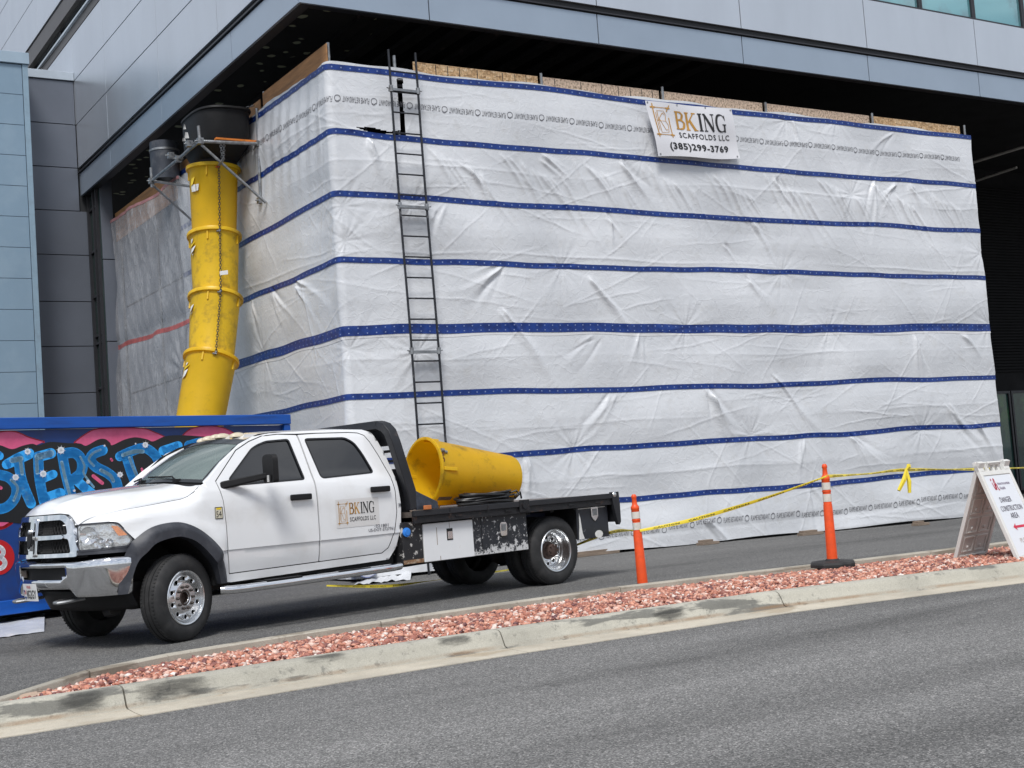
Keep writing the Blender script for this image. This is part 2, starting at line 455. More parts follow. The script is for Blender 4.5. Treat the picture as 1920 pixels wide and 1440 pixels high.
g = M()
g.add([(-600,-600,0),(600,-600,0),(600,600,0),(-600,600,0)], [(0,1,2,3)])
gd = put('ground', g, MAT['road'], smooth=0); gd.location.z = -0.11
tag(gd, 'asphalt ground running out to the horizon', 'ground', kind='structure')
# near road sheet and lot sheet
rd = M()
rx = dense(-60, -2, 6) + dense(-1.6, 28, 0.4) + dense(34, 80, 8)
rd.grid(lambda u, v_: (rx[round(u*(len(rx)-1))], (-40 + (fy(rx[round(u*(len(rx)-1))])+40)*v_), 0.0), len(rx), 3)
tag(put('road', rd, MAT['road'], smooth=0), 'grey aggregate asphalt road in front of the kerb', 'road', kind='structure')
def lotz(x): return -0.085*sst(13,22,x)
lt = M()
def lotp(u, v_):
    x = rx[round(u*(len(rx)-1))]; y0 = by(x)-0.02
    y = y0 + (90-y0)*(v_**3)
    return (x, y, lotz(x))
lt.grid(lotp, len(rx), 6)
tag(put('parking_lot', lt, MAT['lot'], smooth=0), 'dark asphalt apron under the truck', 'pavement', kind='structure')

# front kerb: segments divided by joints; profile across y
def kerb_strip(m, xa, xb, prof, yf, st=0.12, sgn=1):
    n = max(2, int((xb-xa)/st)+1)
    xs = [xa+(xb-xa)*i/(n-1) for i in range(n)]
    vs = []; fs = []; k = len(prof)
    for x in xs:
        for d, z in prof: vs.append((x, yf(x)+sgn*d, z))
    for i in range(n-1):
        for j in range(k-1):
            fs.append((i*k+j, i*k+j+1, (i+1)*k+j+1, (i+1)*k+j))
    fs.append(tuple(range(k))); fs.append(tuple((n-1)*k+j for j in range(k)))
    m.add(vs, fs)
joints = [-0.6, 2.42, 5.45, 8.36, 11.3, 14.3, 17.3, 20.3]
kprof = [(0.30,-0.1),(0.30,0.012),(0.335,0.03),(0.375,0.105),(0.395,0.135),(0.425,0.150),(0.47,0.153),(0.52,0.153),(0.54,0.145),(0.545,-0.1)]
gprof = [(0.0,-0.1),(0.0,0.006),(0.15,0.008),(0.299,0.014),(0.299,-0.1)]
km = M(); gm = M()
for a, b in zip(joints, joints[1:]):
    kerb_strip(km, a+0.006, b-0.006, kprof, fy)
    kerb_strip(gm, a+0.004, b-0.004, gprof, fy)
tag(put('kerb', km, MAT['kerb'], smooth=45), 'weathered concrete kerb along the road, scuffed black by tyres', 'kerb', kind='structure')
tag(put('gutter', gm, MAT['gutter'], smooth=45), 'pale concrete gutter pan at the foot of the kerb', 'gutter', kind='structure')
# tyre scuffs rubbed on to the kerb face: thin skins of rubber with ragged edges
kobj = bpy.data.objects['kerb']
m, t, b, l = node_mat('rubbed_tyre_rubber')
uv = N(t,'ShaderNodeUVMap'); sx_ = N(t,'ShaderNodeSeparateXYZ'); l(uv.outputs[0], sx_.inputs[0])
def hump(src):
    a_ = N(t,'ShaderNodeMath', operation='SUBTRACT'); a_.inputs[0].default_value = 1.0; l(src, a_.inputs[1])
    m_ = N(t,'ShaderNodeMath', operation='MULTIPLY'); l(src, m_.inputs[0]); l(a_.outputs[0], m_.inputs[1]); return m_.outputs[0]
hm_ = N(t,'ShaderNodeMath', operation='MULTIPLY'); l(hump(sx_.outputs[0]), hm_.inputs[0]); l(hump(sx_.outputs[1]), hm_.inputs[1])
tcn = N(t,'ShaderNodeTexCoord'); mp = N(t,'ShaderNodeMapping'); mp.inputs['Scale'].default_value = (2.5,9,14); mp.inputs['Rotation'].default_value = (0,R(14),0); l(tcn.outputs['Object'], mp.inputs[0])
nn = N(t,'ShaderNodeTexNoise', Scale=2.6, Detail=8.0, Roughness=0.7); l(mp.outputs[0], nn.inputs['Vector'])
ma = N(t,'ShaderNodeMath', operation='MULTIPLY_ADD'); l(hm_.outputs[0], ma.inputs[0]); ma.inputs[1].default_value = 9.0; l(nn.outputs[0], ma.inputs[2])
l(ramp(t, ma.outputs[0], [(0.62,(0,0,0)),(1.1,(0.5,)*3)]), b.inputs['Alpha'])
b.inputs['Base Color'].default_value = (0.03,0.03,0.028,1); b.inputs['Roughness'].default_value = 0.7
for xa, xb, d0, d1 in ((1.95,2.33,0.325,0.43),(2.47,3.05,0.32,0.43),(3.72,4.15,0.37,0.47),(4.85,5.2,0.36,0.44),(6.9,7.3,0.33,0.41)):
    pr_ = [(0.335,0.030),(0.375,0.105),(0.395,0.135),(0.425,0.150),(0.47,0.153)]
    pr_ = [(0.30,0.012)]+pr_
    sc_m = M()
    def sfn(u_, v_):
        x = xa+(xb-xa)*u_; d = d0+(d1-d0)*v_
        return (x, fy(x)+d-0.0025, lerp_tab(pr_, d)+0.002)
    sc_m.grid(sfn, 12, 9)
    me_ = sc_m.mesh('tyre_scuff', 180, False); uvl = me_.uv_layers.new(name='UVMap')
    for lp in me_.loops:
        i_ = lp.vertex_index; uvl.data[lp.index].uv = ((i_ % 12)/11, (i_//12)/8)
    put('tyre_scuff', me_, m, kobj)
bkm = M()
bprof = [(0.0,-0.1),(0.0,0.112),(-0.008,0.122),(-0.13,0.122),(-0.142,0.112),(-0.146,-0.02)]
bj = [-0.4,2.55,5.4,8.35,11.3,14.3,17.3,20.3,26]
for a, b in zip(bj, bj[1:]):
    kerb_strip(bkm, a+0.006, b-0.006, bprof, by)
tag(put('kerb', bkm, MAT['kerb2'], smooth=45), 'narrow concrete kerb between gravel and apron', 'kerb', kind='structure')

# gravel bed
MAT['bed'] = pm('gravel_bed', (0.17,0.055,0.04), 0.9, 0, 0.5, 30, 0.5, 40)
bed = M()
bx = dense(-0.4, 26, 0.2)
bed.grid(lambda u, v_: (bx[round(u*(len(bx)-1))], (fy(bx[round(u*(len(bx)-1))])+0.535)*(1-v_)+(by(bx[round(u*(len(bx)-1))])-0.14)*v_, 0.11-0.085*v_), len(bx), 2)
tag(put('soil', bed, MAT['bed'], smooth=0), 'reddish soil under the landscaping stones', 'soil', kind='structure')
def stones():
    ico = bmesh.new(); bmesh.ops.create_icosphere(ico, subdivisions=1, radius=1.0)
    bv = np.array([v.co[:] for v in ico.verts]); bf = np.array([[v.index for v in f.verts] for f in ico.faces]); ico.free()
    pts = []
    while len(pts) < 34000:
        x = RNG.uniform(0.3, 15.5); a = fy(x)+0.55; b = by(x)-0.145
        if b-a < 0.06: continue
        if RNG.uniform(0, 2.4) > b-a: continue
        pts.append((x, RNG.uniform(a, b)))
    pts = np.array(pts); n = len(pts)
    s = RNG.lognormal(math.log(0.0158), 0.38, n).clip(0.007,0.036)
    sc = np.stack([s*RNG.uniform(0.8,1.6,n), s*RNG.uniform(0.65,1.1,n), s*RNG.uniform(0.5,0.85,n)], 1)
    V = bv[None]*(1+RNG.uniform(-0.24,0.24,(n,len(bv),1)))*sc[:,None,:]
    yaw = RNG.uniform(0,2*math.pi,n); pit = RNG.normal(0,0.45,n)
    c, s_ = np.cos(pit)[:,None], np.sin(pit)[:,None]
    X, Y, Z = V[...,0]*c-V[...,2]*s_, V[...,1], V[...,0]*s_+V[...,2]*c
    c, s_ = np.cos(yaw)[:,None], np.sin(yaw)[:,None]
    edge = np.array([min(p[1]-fy(p[0])-0.55, by(p[0])-0.145-p[1]) for p in pts])
    fr_ = np.array([(p[1]-fy(p[0])-0.55)/max(0.1, by(p[0])-0.145-fy(p[0])-0.55) for p in pts])
    zz = 0.122-0.088*fr_+RNG.uniform(0,0.028,n)+0.03*np.clip(edge/0.6,0,1)
    P = np.stack([X*c-Y*s_+pts[:,0:1], X*s_+Y*c+pts[:,1:2], Z+zz[:,None]], 2).reshape(-1,3)
    F = (bf[None]+(np.arange(n)*len(bv))[:,None,None]).reshape(-1,3)
    me = bpy.data.meshes.new('gravel')
    me.vertices.add(len(P)); me.vertices.foreach_set('co', P.ravel())
    me.loops.add(len(F)*3); me.loops.foreach_set('vertex_index', F.ravel().astype(np.int32))
    me.polygons.add(len(F)); me.polygons.foreach_set('loop_start', (np.arange(len(F))*3).astype(np.int32))
    me.update(calc_edges=True)
    at = me.attributes.new('tone', 'FLOAT', 'POINT')
    at.data.foreach_set('value', np.repeat(RNG.uniform(0,1,n), len(bv)).astype(np.float32))
    return me
m, t, b, l = node_mat('red_landscape_stone')
a_ = N(t,'ShaderNodeAttribute', attribute_name='tone')
c = ramp(t, a_.outputs['Fac'], [(0.0,(0.13,0.055,0.06)),(0.14,(0.27,0.105,0.085)),(0.40,(0.47,0.185,0.125)),(0.62,(0.60,0.265,0.175)),(0.80,(0.64,0.36,0.27)),(0.92,(0.70,0.51,0.43)),(1.0,(0.78,0.71,0.65))])
tcn = N(t,'ShaderNodeTexCoord'); nn = N(t,'ShaderNodeTexNoise', Scale=60.0, Detail=4.0); l(tcn.outputs['Object'], nn.inputs['Vector'])
vv = ramp(t, nn.outputs[0], [(0.3,(0.7,)*3),(0.7,(1.25,)*3)])
l(mixrgb(t, 1.0, c, vv, 'MULTIPLY'), b.inputs['Base Color']); b.inputs['Roughness'].default_value = 0.6
gv = put('gravel', stones(), m, fix=False, smooth=0)
tag(gv, 'red and pink landscaping stones filling the island between the kerbs', 'gravel', kind='stuff')
# valve box lid in the gravel
vb = thing('valve_lid', 'round tan valve box lid lying in the gravel at the tip of the island', 'valve lid', (*at_z(80,1300,0.125)[:2], 0.115))
lid = M().lathe([(0.0,0.012),(0.10,0.014),(0.145,0.012),(0.155,0.0),(0.155,-0.05)], 40)
put('lid', lid, pm('tan_plastic', (0.50,0.36,0.26), 0.6, 0, 0.1, 9, 0.1, 60), vb)
for s_ in (-1, 1):
    put('finger_slot', M().box((-0.02,s_*0.08-0.006,0.0125),(0.02,s_*0.08+0.006,0.0165)), MAT['gap'], vb)
# ------------------------------------------------------------------ office building
XF, YF, ZS, YW = 7.96, 17.96, 8.75, 31.24
GX = 0.016
bld = thing('office_building', 'modern office building clad in pale metal panels, its upper floor overhanging the wrapped scaffold', 'building', (XF, YF, 0))
pan = M()
def xpanel(m, y0, y1, z0, z1, x=XF, t=0.05):
    m.box((x, y0+GX/2, z0+GX/2), (x+t, y1-GX/2, z1-GX/2))
def ypanel(m, x0, x1, z0, z1, y=YF, t=0.05):
    m.box((x0+GX/2, y, z0+GX/2), (x1-GX/2, y+t, z1-GX/2))
ls = [YF, 21.46, 24.83, 28.55, YW]
rows = [9.42, 10.47, 11.53, 12.60]
for a, b in zip(ls, ls[1:]):
    for z0, z1 in zip(rows, rows[1:]):
        if a == YF: xpanel(pan, a+0.05, b, z0, z1)
        else: xpanel(pan, a, b, z0, z1)
ls2 = [YW, 34.6, 38, 41.4, 45]
for a, b in zip(ls2, ls2[1:]):
    for z0, z1 in zip(rows[1:], rows[2:]): xpanel(pan, a, b, z0, z1)
for a, b in zip([YF+0.05,21.46,24.83,28.55,31.24,34.6,38,41.4], [21.46,24.83,28.55,31.24,34.6,38,41.4,45]):
    for z0, z1 in ((13.8,14.85),(14.85,15.9),(15.9,16.95)): xpanel(pan, a, b, z0, z1)
rs = [XF, 10.22, 13.55, 16.87, 20.2, 23.55, 26.9, 30.2, 33.5, 36.8, 40]
for a, b in zip(rs, rs[1:]):
    ypanel(pan, a, b, 9.42, 10.45)
    if b < 14:
        for z0, z1 in ((10.45,11.53),(11.53,12.6)): ypanel(pan, a, b, z0, z1)
    for z0, z1 in ((13.8,14.85),(14.85,15.9),(15.9,16.95)): ypanel(pan, a, b, z0, z1)
put('wall_panel', pan, MAT['panel'], bld, world=True, smooth=0, bevel=0.006, seg=1)
fas = M()
for a, b in zip([YF,20.9,24.83,28.55], [20.9,24.83,28.55,YW-0.003]):
    xpanel(fas, a+(0.06 if a == YF else 0), b, ZS+0.0, 9.29, x=XF+0.02)
for a, b in zip(rs, rs[1:]): ypanel(fas, a+(0.02 if a == XF else 0), b, ZS+0.0, 9.29, y=YF+0.02)
put('fascia', fas, MAT['fascia'], bld, world=True, smooth=0, bevel=0.005, seg=1)
core = M()
core.box((XF+0.052, YF+0.052, 9.36), (40.1, 60, 10.452))          # backing behind the panel joints
core.box((XF+0.052, YF+0.30, 10.452), (40.1, 60, 12.62)); core.box((XF+0.052, YF+0.052, 10.453), (13.55, YF+0.299, 12.62))
core.box((XF+0.35, YF+0.35, 12.62), (40.1, 60, 13.78))
core.box((XF+0.052, YF+0.052, 13.78), (40.1, 60, 17.2))
core.box((XF+0.072, YF+0.072, 8.80), (XF+0.17, YW-0.01, 9.359)); core.box((XF+0.171, YF+0.072, 8.80), (40.1, YF+0.17, 9.359))
put('backing', core, MAT['gap'], bld, world=True, smooth=0)
ledge = M()
ledge.box((XF-0.02, YF-0.02, 9.30), (XF+0.05, YW-0.003, 9.325)); ledge.box((XF+0.051, YF-0.02, 9.30), (40, YF+0.05, 9.325))
put('drip_edge', ledge, MAT['frame'], bld, world=True, smooth=0)
# ribbon window on the left face and on the right face
sill = M(); sill.box((XF-0.03, YF+3, 12.88), (XF+0.34, 60, 12.93))
put('window_sill', sill, MAT['cap'], bld, world=True, smooth=0)
rec = M(); rec.box((XF+0.03, YF+3, 12.66), (XF+0.3, 60, 12.878)); rec.box((XF+0.03, YF+3, 13.34), (XF+0.3, 60, 13.77))
put('window_head', rec, pm('brown_metal', (0.085,0.075,0.07), 0.4, 0.4, 0.1), bld, world=True, smooth=0)
def window(x0, x1, z0, z1, face, fixed, matg, fw=0.05):
    """one window of the building: frame with its pane; face 'x' looks to -X, 'y' looks to -Y"""
    f = M(); p = M()
    def bx_(a0, a1, c0, c1, d0, d1, mm):
        if face == 'y': mm.box((a0, fixed+d0, c0), (a1, fixed+d1, c1))
        else: mm.box((fixed+d0, a0, c0), (fixed+d1, a1, c1))
    bx_(x0, x0+fw, z0, z1, -0.03, 0.08, f); bx_(x1-fw, x1, z0, z1, -0.03, 0.08, f)
    bx_(x0+fw, x1-fw, z0, z0+fw, -0.03, 0.08, f); bx_(x0+fw, x1-fw, z1-fw, z1, -0.03, 0.08, f)
    bx_(x0+fw, x1-fw, z0+fw, z1-fw, 0.02, 0.035, p)
    fo = put('window', f, MAT['frame'], bld, world=True, smooth=0)
    po = put('pane', p, matg, None, smooth=0)
    l0 = world_loc(bld)
    for vv_ in po.data.vertices: vv_.co -= Vector(l0)
    po.parent = fo
MAT['glass'] = pm('teal_facade_glass', (0.12,0.25,0.28), 0.03, 0.35, 0.35, 0.35, spec=1.0, coat=1.0, dirt=(0.16,0.42,0.46), dscale=0.5, damt=0.8, dlo=0.45, dhi=0.55)
MAT['glass_green'] = pm('green_facade_glass', (0.02,0.04,0.035), 0.04, 0, 0.2, 0.4, spec=0.7)
wx = 13.6
while wx < 30:
    window(wx, wx+1.675, 10.46, 12.75, 'y', YF+0.10, MAT['glass'])
    wx += 1.68
for k in range(8): window(20.9+k*3.0, 23.88+k*3.0, 12.93, 13.34, 'x', XF+0.18, MAT['glass_green'], 0.03)
# soffit
m, t, b, l = node_mat('stripped_soffit')
tcn = N(t,'ShaderNodeTexCoord'); v = tcn.outputs['Object']
vo = N(t,'ShaderNodeTexVoronoi', Scale=2.6); vo.inputs['Randomness'].default_value = 0.9
nw = N(t,'ShaderNodeTexNoise', Scale=3.5, Detail=3.0); l(v, nw.inputs['Vector'])
mpv = mixrgb(t, 0.16, v, nw.outputs['Color'], 'ADD'); l(mpv, vo.inputs['Vector'])
spots = ramp(t, vo.outputs['Distance'], [(0.17,(1,1,1)),(0.22,(0,0,0))])
nb = N(t,'ShaderNodeTexNoise', Scale=0.8, Detail=4.0); l(v, nb.inputs['Vector'])
gate = ramp(t, nb.outputs[0], [(0.30,(0,0,0)),(0.36,(1,1,1))])
sp3 = mixrgb(t, 1.0, spots, gate, 'MULTIPLY')
basec = ramp(t, nb.outputs[0], [(0.3,(0.012,0.012,0.012)),(0.7,(0.03,0.029,0.028))])
l(mixrgb(t, sp3, basec, (0.48,0.50,0.34)), b.inputs['Base Color']); b.inputs['Roughness'].default_value = 0.8
MAT['soffit'] = m
so = M(); so.box((XF+0.171, YF+0.171, 9.30), (10.6, 45, 9.355))
put('soffit', so, MAT['soffit'], bld, world=True, smooth=0)
so2 = M(); so2.box((10.6, YF+0.171, 9.30), (40, 45, 9.354)); put('soffit', so2, MAT['dark'], bld, world=True, smooth=0)
tr_ = M()
tr_.box((XF+0.075, YF+0.075, 8.755), (XF+0.24, YW-0.01, 8.798)); tr_.box((XF+0.245, YF+0.075, 8.755), (40, YF+0.20, 8.798))
put('soffit_edge', tr_, MAT['frame'], bld, world=True, smooth=0)
deckm = M()
for k in range(13):                      # ribs of the metal deck exposed over the entrance side
    deckm.box((9.7+k*0.62, YF+0.5, 9.22), (9.95+k*0.62, 30, 9.297))
put('deck_rib', deckm, pm('dark_decking', (0.03,0.028,0.027), 0.6, 0.2, 0.4, 1.2, dirt=(0.13,0.10,0.09), dscale=1.1, damt=0.8, dlo=0.62, dhi=0.66), bld, world=True, smooth=0)
for (px, py), (qx, qy) in (((1800,312),(1960,263)),((1818,343),(1906,314))):
    a = at_z(px, py, 8.78); b_ = at_z(qx, qy, 8.78)
    put('soffit_rail', M().tube([a, b_], 0.035, 6), pm('soffit_rail_metal', (0.62,0.60,0.56), 0.5, 0.0), bld, world=True)
# recessed ground floor under the overhang
rw = M()
rw.box((10.2, 24.5, -0.1), (40, 24.9, 9.29)); 
put('recessed_wall', rw, MAT['dark'], bld, world=True, smooth=0)
rw2 = M(); rw2.box((10.2, 24.9, -0.1), (10.6, 45, 9.29))
put('recessed_wall', rw2, MAT['grey_panel'], bld, world=True, smooth=0)
lou = M()
for k in range(64): lou.box((24, 24.44, 3.4+k*0.085), (40, 24.498, 3.44+k*0.085))
put('louvre', lou, pm('louvre_dark', (0.018,0.018,0.019), 0.9, 0.0, spec=0.1), bld, world=True, smooth=0)
GLD = pm('storefront_glass', (0.02,0.055,0.05), 0.03, 0.0, 0.5, 0.9, spec=0.8, dirt=(0.05,0.13,0.06), dscale=1.6, damt=0.9, dlo=0.5, dhi=0.6)  # green blotches in the glass colour paint in a reflection of trees
for k in range(5): window(30.2+k*1.75, 31.9+k*1.75, 0.02, 2.85, 'y', 24.40, GLD, 0.07)
# charcoal panel return wall
gw = M()
zz = [0.0,1.0,2.0,3.06,4.11,5.2,6.25,7.35,8.40,9.43,10.47,11.52]
for a, b_ in zip(zz, zz[1:]): ypanel(gw, 6.0, 8.12 if b_ < 8.8 else XF-0.004, a, b_, y=YW)
put('return_wall', gw, MAT['grey_panel'], bld, world=True, smooth=0, bevel=0.006, seg=1)
gb = M(); gb.box((6.0, YW+0.051, 0), (8.14, YW+1.2, 11.5)); put('return_backing', gb, MAT['gap'], bld, world=True, smooth=0)
cp = M(); cp.box((5.9, YW-0.04, 11.53), (XF-0.004, YW+1.25, 11.73)); put('coping', cp, MAT['cap'], bld, world=True, smooth=0, bevel=0.008)
gl = M(); gl.box((8.16, 30.36, 0.0), (8.18, YW-0.002, 8.75))
put('side_glass', gl, MAT['glass_green'], bld, world=True, smooth=0)
mu = M()
for y in (30.36, 30.62, 31.1): mu.box((8.09, y, 0.0), (8.159, y+0.06, 8.75))
for z in (1.0,2.0,3.12,3.3,4.15,5.2,5.38,6.3,7.35,8.35):
    mu.box((8.12, 30.42, z), (8.158, 30.619, z+0.05)); mu.box((8.12, 30.681, z), (8.158, 31.099, z+0.05))
put('mullion', mu, MAT['frame'], bld, world=True, smooth=0)
clm = M()
zc = [0,1.6,3.42,5.2,7.1,9.2]
for a, b_ in zip(zc, zc[1:]): clm.box((8.185, 30.30, a), (8.46, 30.75, b_-0.02))
put('column', clm, MAT['grey_panel'], bld, world=True, smooth=0, bevel=0.006)

wing = thing('panel_wing', 'pale blue clad wall with narrow horizontal panels at the left behind the dumpster', 'building', (6.0, 30.2, 0))
wp = M(); z = 11.70-0.24
while z > 0.1:
    z0 = max(0, z-0.695)
    wp.box((-2, 30.2, z0+0.005), (6.56, 30.26, z-0.005)); z -= 0.695
put('wall', wp, MAT['blue_panel'], wing, world=True, smooth=0, bevel=0.004, seg=1)
wt = M()
wt.box((6.57, 30.185, 0), (6.69, 30.30, 11.46))
put('corner_trim', wt, pm('trim_blue', (0.27,0.38,0.47), 0.45, 0.2, 0.06, 3, dirt=(0.2,0.25,0.3), dscale=4, damt=0.5), wing, world=True, smooth=0)
wk = M(); wk.box((-2, 30.262, 0), (6.65, YW-0.01, 11.45)); put('backing', wk, MAT['gap'], wing, world=True, smooth=0)
wc = M(); wc.box((-2.1, 30.14, 11.47), (6.72, YW+0.2, 11.73)); put('coping', wc, pm('coping_blue', (0.36,0.46,0.55), 0.45, 0.2, 0.05), wing, world=True, smooth=0, bevel=0.008)

# ------------------------------------------------------------------ tarpaulin wrap
TX, TY, TR = 8.45, 18.2, 0.12
UL, UR, ZT = -7.2, 14.92, 7.97
rg = np.random.default_rng(11)
def vnoise(u, z, su, sz, seed):
    r_ = np.random.default_rng(seed); out = np.zeros_like(u)
    for k in range(9):
        a, b, p = r_.normal(0,1), r_.normal(0,1), r_.uniform(0,6.28)
        out = out + np.sin(a*u/su+b*z/sz+p)
    return out/3.0
BANDZ = [7.90, 6.85, 5.88, 4.87, 3.80, 2.77, 1.77, 0.855]
FAN = []
def add_fan(u0, z0, th, n_, spread, ll, am):
    for k in range(n_):
        a_ = th+spread*((k+0.5)/n_-0.5)+rg.normal(0,0.05)
        FAN.append((u0+rg.normal(0,0.05), z0+rg.normal(0,0.04), a_, ll*rg.uniform(0.55,1.2), rg.uniform(0.016,0.032), am*rg.uniform(0.5,1.3)*rg.choice([1,1,-0.8])))
for k in range(34):
    zz0 = rg.choice([7.9,6.85,5.88,4.87,3.72,2.77,1.77,0.86])-0.06
    add_fan(rg.uniform(UL+0.3,UR-0.3), zz0, R(rg.choice([rg.normal(-55,12), rg.normal(-125,12), rg.normal(-90,25)])), int(rg.integers(4,8)), rg.uniform(0.3,0.9), rg.uniform(0.4,0.95), rg.uniform(0.014,0.028))
for k in range(16):
    add_fan(rg.uniform(UL+0.3,UR-0.3), rg.uniform(0.5,7.5), R(rg.normal(-48,10)), int(rg.integers(4,9)), rg.uniform(0.05,0.2), rg.uniform(0.7,1.5), rg.uniform(0.013,0.026))
for k in range(9):                       # long slack folds hanging diagonally in the second and third panel
    for j in range(9):
        FAN.append((1.6+k*1.45+j*0.135+rg.normal(0,0.05), 6.75-0.05*j, R(-58+rg.normal(0,5)), rg.uniform(0.55,0.95), rg.uniform(0.018,0.030)*-1, rg.uniform(0.013,0.027)))
CRS = []
for k in range(330):
    CRS.append((rg.uniform(UL,UR), rg.uniform(0.1,ZT-.1), R(rg.choice([rg.normal(30,22), rg.normal(-38,18), rg.normal(0,7)], p=[.33,.27,.4])), rg.uniform(0.25,1.3), rg.uniform(0.010,0.017), rg.uniform(0.0035,0.0095)))
STAR = [(4.08,4.86,.8),(6.66,3.83,1.0),(4.05,1.79,1.0),(0.08,3.5,.7),(0.13,5.18,.7),(0.12,5.71,.7),(11.15,6.47,.9),(9.57,7.84,.9),(10.94,7.99,.9),(12.5,1.75,.9),(1.24,3.45,1.1),(1.32,5.79,.9),(7.97,1.84,.8),
        (-3.2,3.8,.8),(-5.5,4.9,.7),(14.85,5.4,.9),(14.88,3.9,.8),(14.86,6.85,.6),(10.2,3.8,.8),(2.4,0.8,.6),(9.1,4.86,.7),(6.0,6.85,.6)]
def tarp_d(u, z):
    """outward displacement of the sheeting"""
    u = np.asarray(u, float); z = np.asarray(z, float)
    d = 0.022*vnoise(u, z, 1.6, 1.3, 3) + 0.012*vnoise(u, z, 0.5, 0.42, 5)
    bz = np.array([9.2]+BANDZ+[-0.1]); near = np.min(np.abs(z[...,None]-bz), -1)
    d = d*(0.35+0.65*np.clip(near/0.3,0,1)) + 0.020*np.clip(near/0.45,0,1)**1.2
    sh_ = d.shape; u1, z1_, d1_ = np.atleast_1d(u).ravel(), np.atleast_1d(z).ravel(), np.atleast_1d(d).ravel().copy()
    for (a, b, th, ll, ww, am) in FAN:
        ca, sa = math.cos(th), math.sin(th); e_ = 0.45; x1, y1 = a+ca*ll*1.9, b+sa*ll*1.9
        m_ = np.nonzero((u1 > min(a,x1)-e_) & (u1 < max(a,x1)+e_) & (z1_ > min(b,y1)-e_) & (z1_ < max(b,y1)+e_))[0]
        if not len(m_): continue
        us, zs = u1[m_], z1_[m_]
        s = (us-a)*ca+(zs-b)*sa; q = -(us-a)*sa+(zs-b)*ca+0.03*np.sin(s*4+a*7)
        sp_ = np.clip(s, 0, None)
        d1_[m_] += np.where(s > 0, 1.25*am*np.clip(sp_/0.12,0,1)*np.exp(-(sp_/ll)**2)*np.exp(-(np.abs(q)/((ww+0.05*sp_) if ww > 0 else (0.016*sp_-ww)))**1.5), 0)
    for (a, b, th, ll, ww, am) in CRS:
        ca, sa = math.cos(th), math.sin(th); ex, ez = abs(ca)*ll*1.4+0.2, abs(sa)*ll*1.4+0.2
        m_ = np.nonzero((np.abs(u1-a) < ex) & (np.abs(z1_-b) < ez))[0]
        if not len(m_): continue
        us, zs = u1[m_], z1_[m_]
        s = (us-a)*ca+(zs-b)*sa; q = -(us-a)*sa+(zs-b)*ca+0.03*np.sin(s*2.3+a*5)+0.006*np.sin(s*11+b*9)
        d1_[m_] += am*np.exp(-(s/ll)**4)*np.exp(-np.abs(q)/ww)
    d = d1_.reshape(sh_)
    for zf, am in ((6.42,0.011),(5.02,0.010),(3.35,0.006),(2.2,0.006),(1.28,0.008),(7.15,0.005)):      # fold lines of the roll
        d = d + am*np.exp(-np.abs(z-zf-0.03*np.sin(u*0.9+zf)-0.012*np.sin(u*2.7))/0.02)*(0.55+0.45*np.sin(u*0.8+zf*2))
    for i, (a, b, sc) in enumerate(STAR):
        rr = np.hypot(u-a, z-b)+1e-4; th = np.arctan2(z-b, u-a)
        d = d + sc*(0.009*np.cos(9*th+i+1.7*np.sin(2*th+i))+0.006*np.cos(17*th+2*i))*np.exp(-rr/0.42)*rr/(rr+0.09) - sc*0.02*np.exp(-(rr/0.12)**2)
    d = d + 0.028*np.exp(-((z-0.35)/0.35)**2)*(1+vnoise(u,z,0.45,2.0,9)) + 0.05*np.clip((0.25-z)/0.25,0,1)
    # crowded vertical wrinkles on the chute side
    d = d + np.where(u < -0.3, 0.008*np.sin(u*17+2*np.sin(z*1.3))*np.exp(-((z-7.3)/0.9)**2), 0)
    return d
def band_z(u, z0, k):
    """height of a reinforcing band, which wanders and climbs a little"""
    u = np.asarray(u, float)
    wv = 0.018*vnoise(u, u*0+z0, 1.3, 1, 20+k)+0.010*vnoise(u, u*0, 0.35, 1, 40+k)
    return z0 + wv
def tarp_base(u):
    u = np.asarray(u, float); hr = TR*math.pi/4
    th = np.clip((u+hr)/(2*hr), 0, 1)*math.pi/2
    cx_, cy_ = TX+TR, TY+TR
    x = np.where(u < -hr, TX, np.where(u > hr, TX+TR+(u-hr), cx_-TR*np.cos(th)))
    y = np.where(u > hr, TY, np.where(u < -hr, TY+TR+(-hr-u), cy_-TR*np.sin(th)))
    nx = -np.cos(th); ny = -np.sin(th)
    return x, y, nx, ny
def tarp_pt(u, z, off=0.0):
    x, y, nx, ny = tarp_base(u); d = tarp_d(u, z)+off
    pull = np.where(np.asarray(u) > UR-0.6, 0.0, 0.0)
    return np.stack([x+nx*d+pull, y+ny*d, np.asarray(z, float)], -1)
def npmesh(name, P, F):
    me = bpy.data.meshes.new(name)
    k = F.shape[1]
    me.vertices.add(len(P)); me.vertices.foreach_set('co', P.astype(np.float32).ravel())
    me.loops.add(F.size); me.loops.foreach_set('vertex_index', F.astype(np.int32).ravel())
    me.polygons.add(len(F)); me.polygons.foreach_set('loop_start', (np.arange(len(F))*k).astype(np.int32))
    me.update(calc_edges=True); me.shade_smooth()
    return me
nu, nvv = 1320, 480
U, Zt = np.meshgrid(np.linspace(UL, UR, nu), np.linspace(0,1,nvv))
ztop = ZT+0.02*np.sin(U*2.1)+0.012*np.sin(U*5.3+1)
zbot = 0.02+0.03*(1+np.sin(U*1.7+.4))*0.5+np.where(U > 5, -0.085*np.clip((U-5)/8,0,1), 0)
ZZ = zbot+(ztop-zbot)*Zt
edge = np.clip((U-(UR-1.0))/1.0,0,1)**2
scal = 0.05*edge*np.abs(np.sin((ZZ-0.85)*math.pi/1.005))
UU = U-scal
Pt = tarp_pt(UU.ravel(), ZZ.ravel())
idx = np.arange(nu*nvv).reshape(nvv, nu)
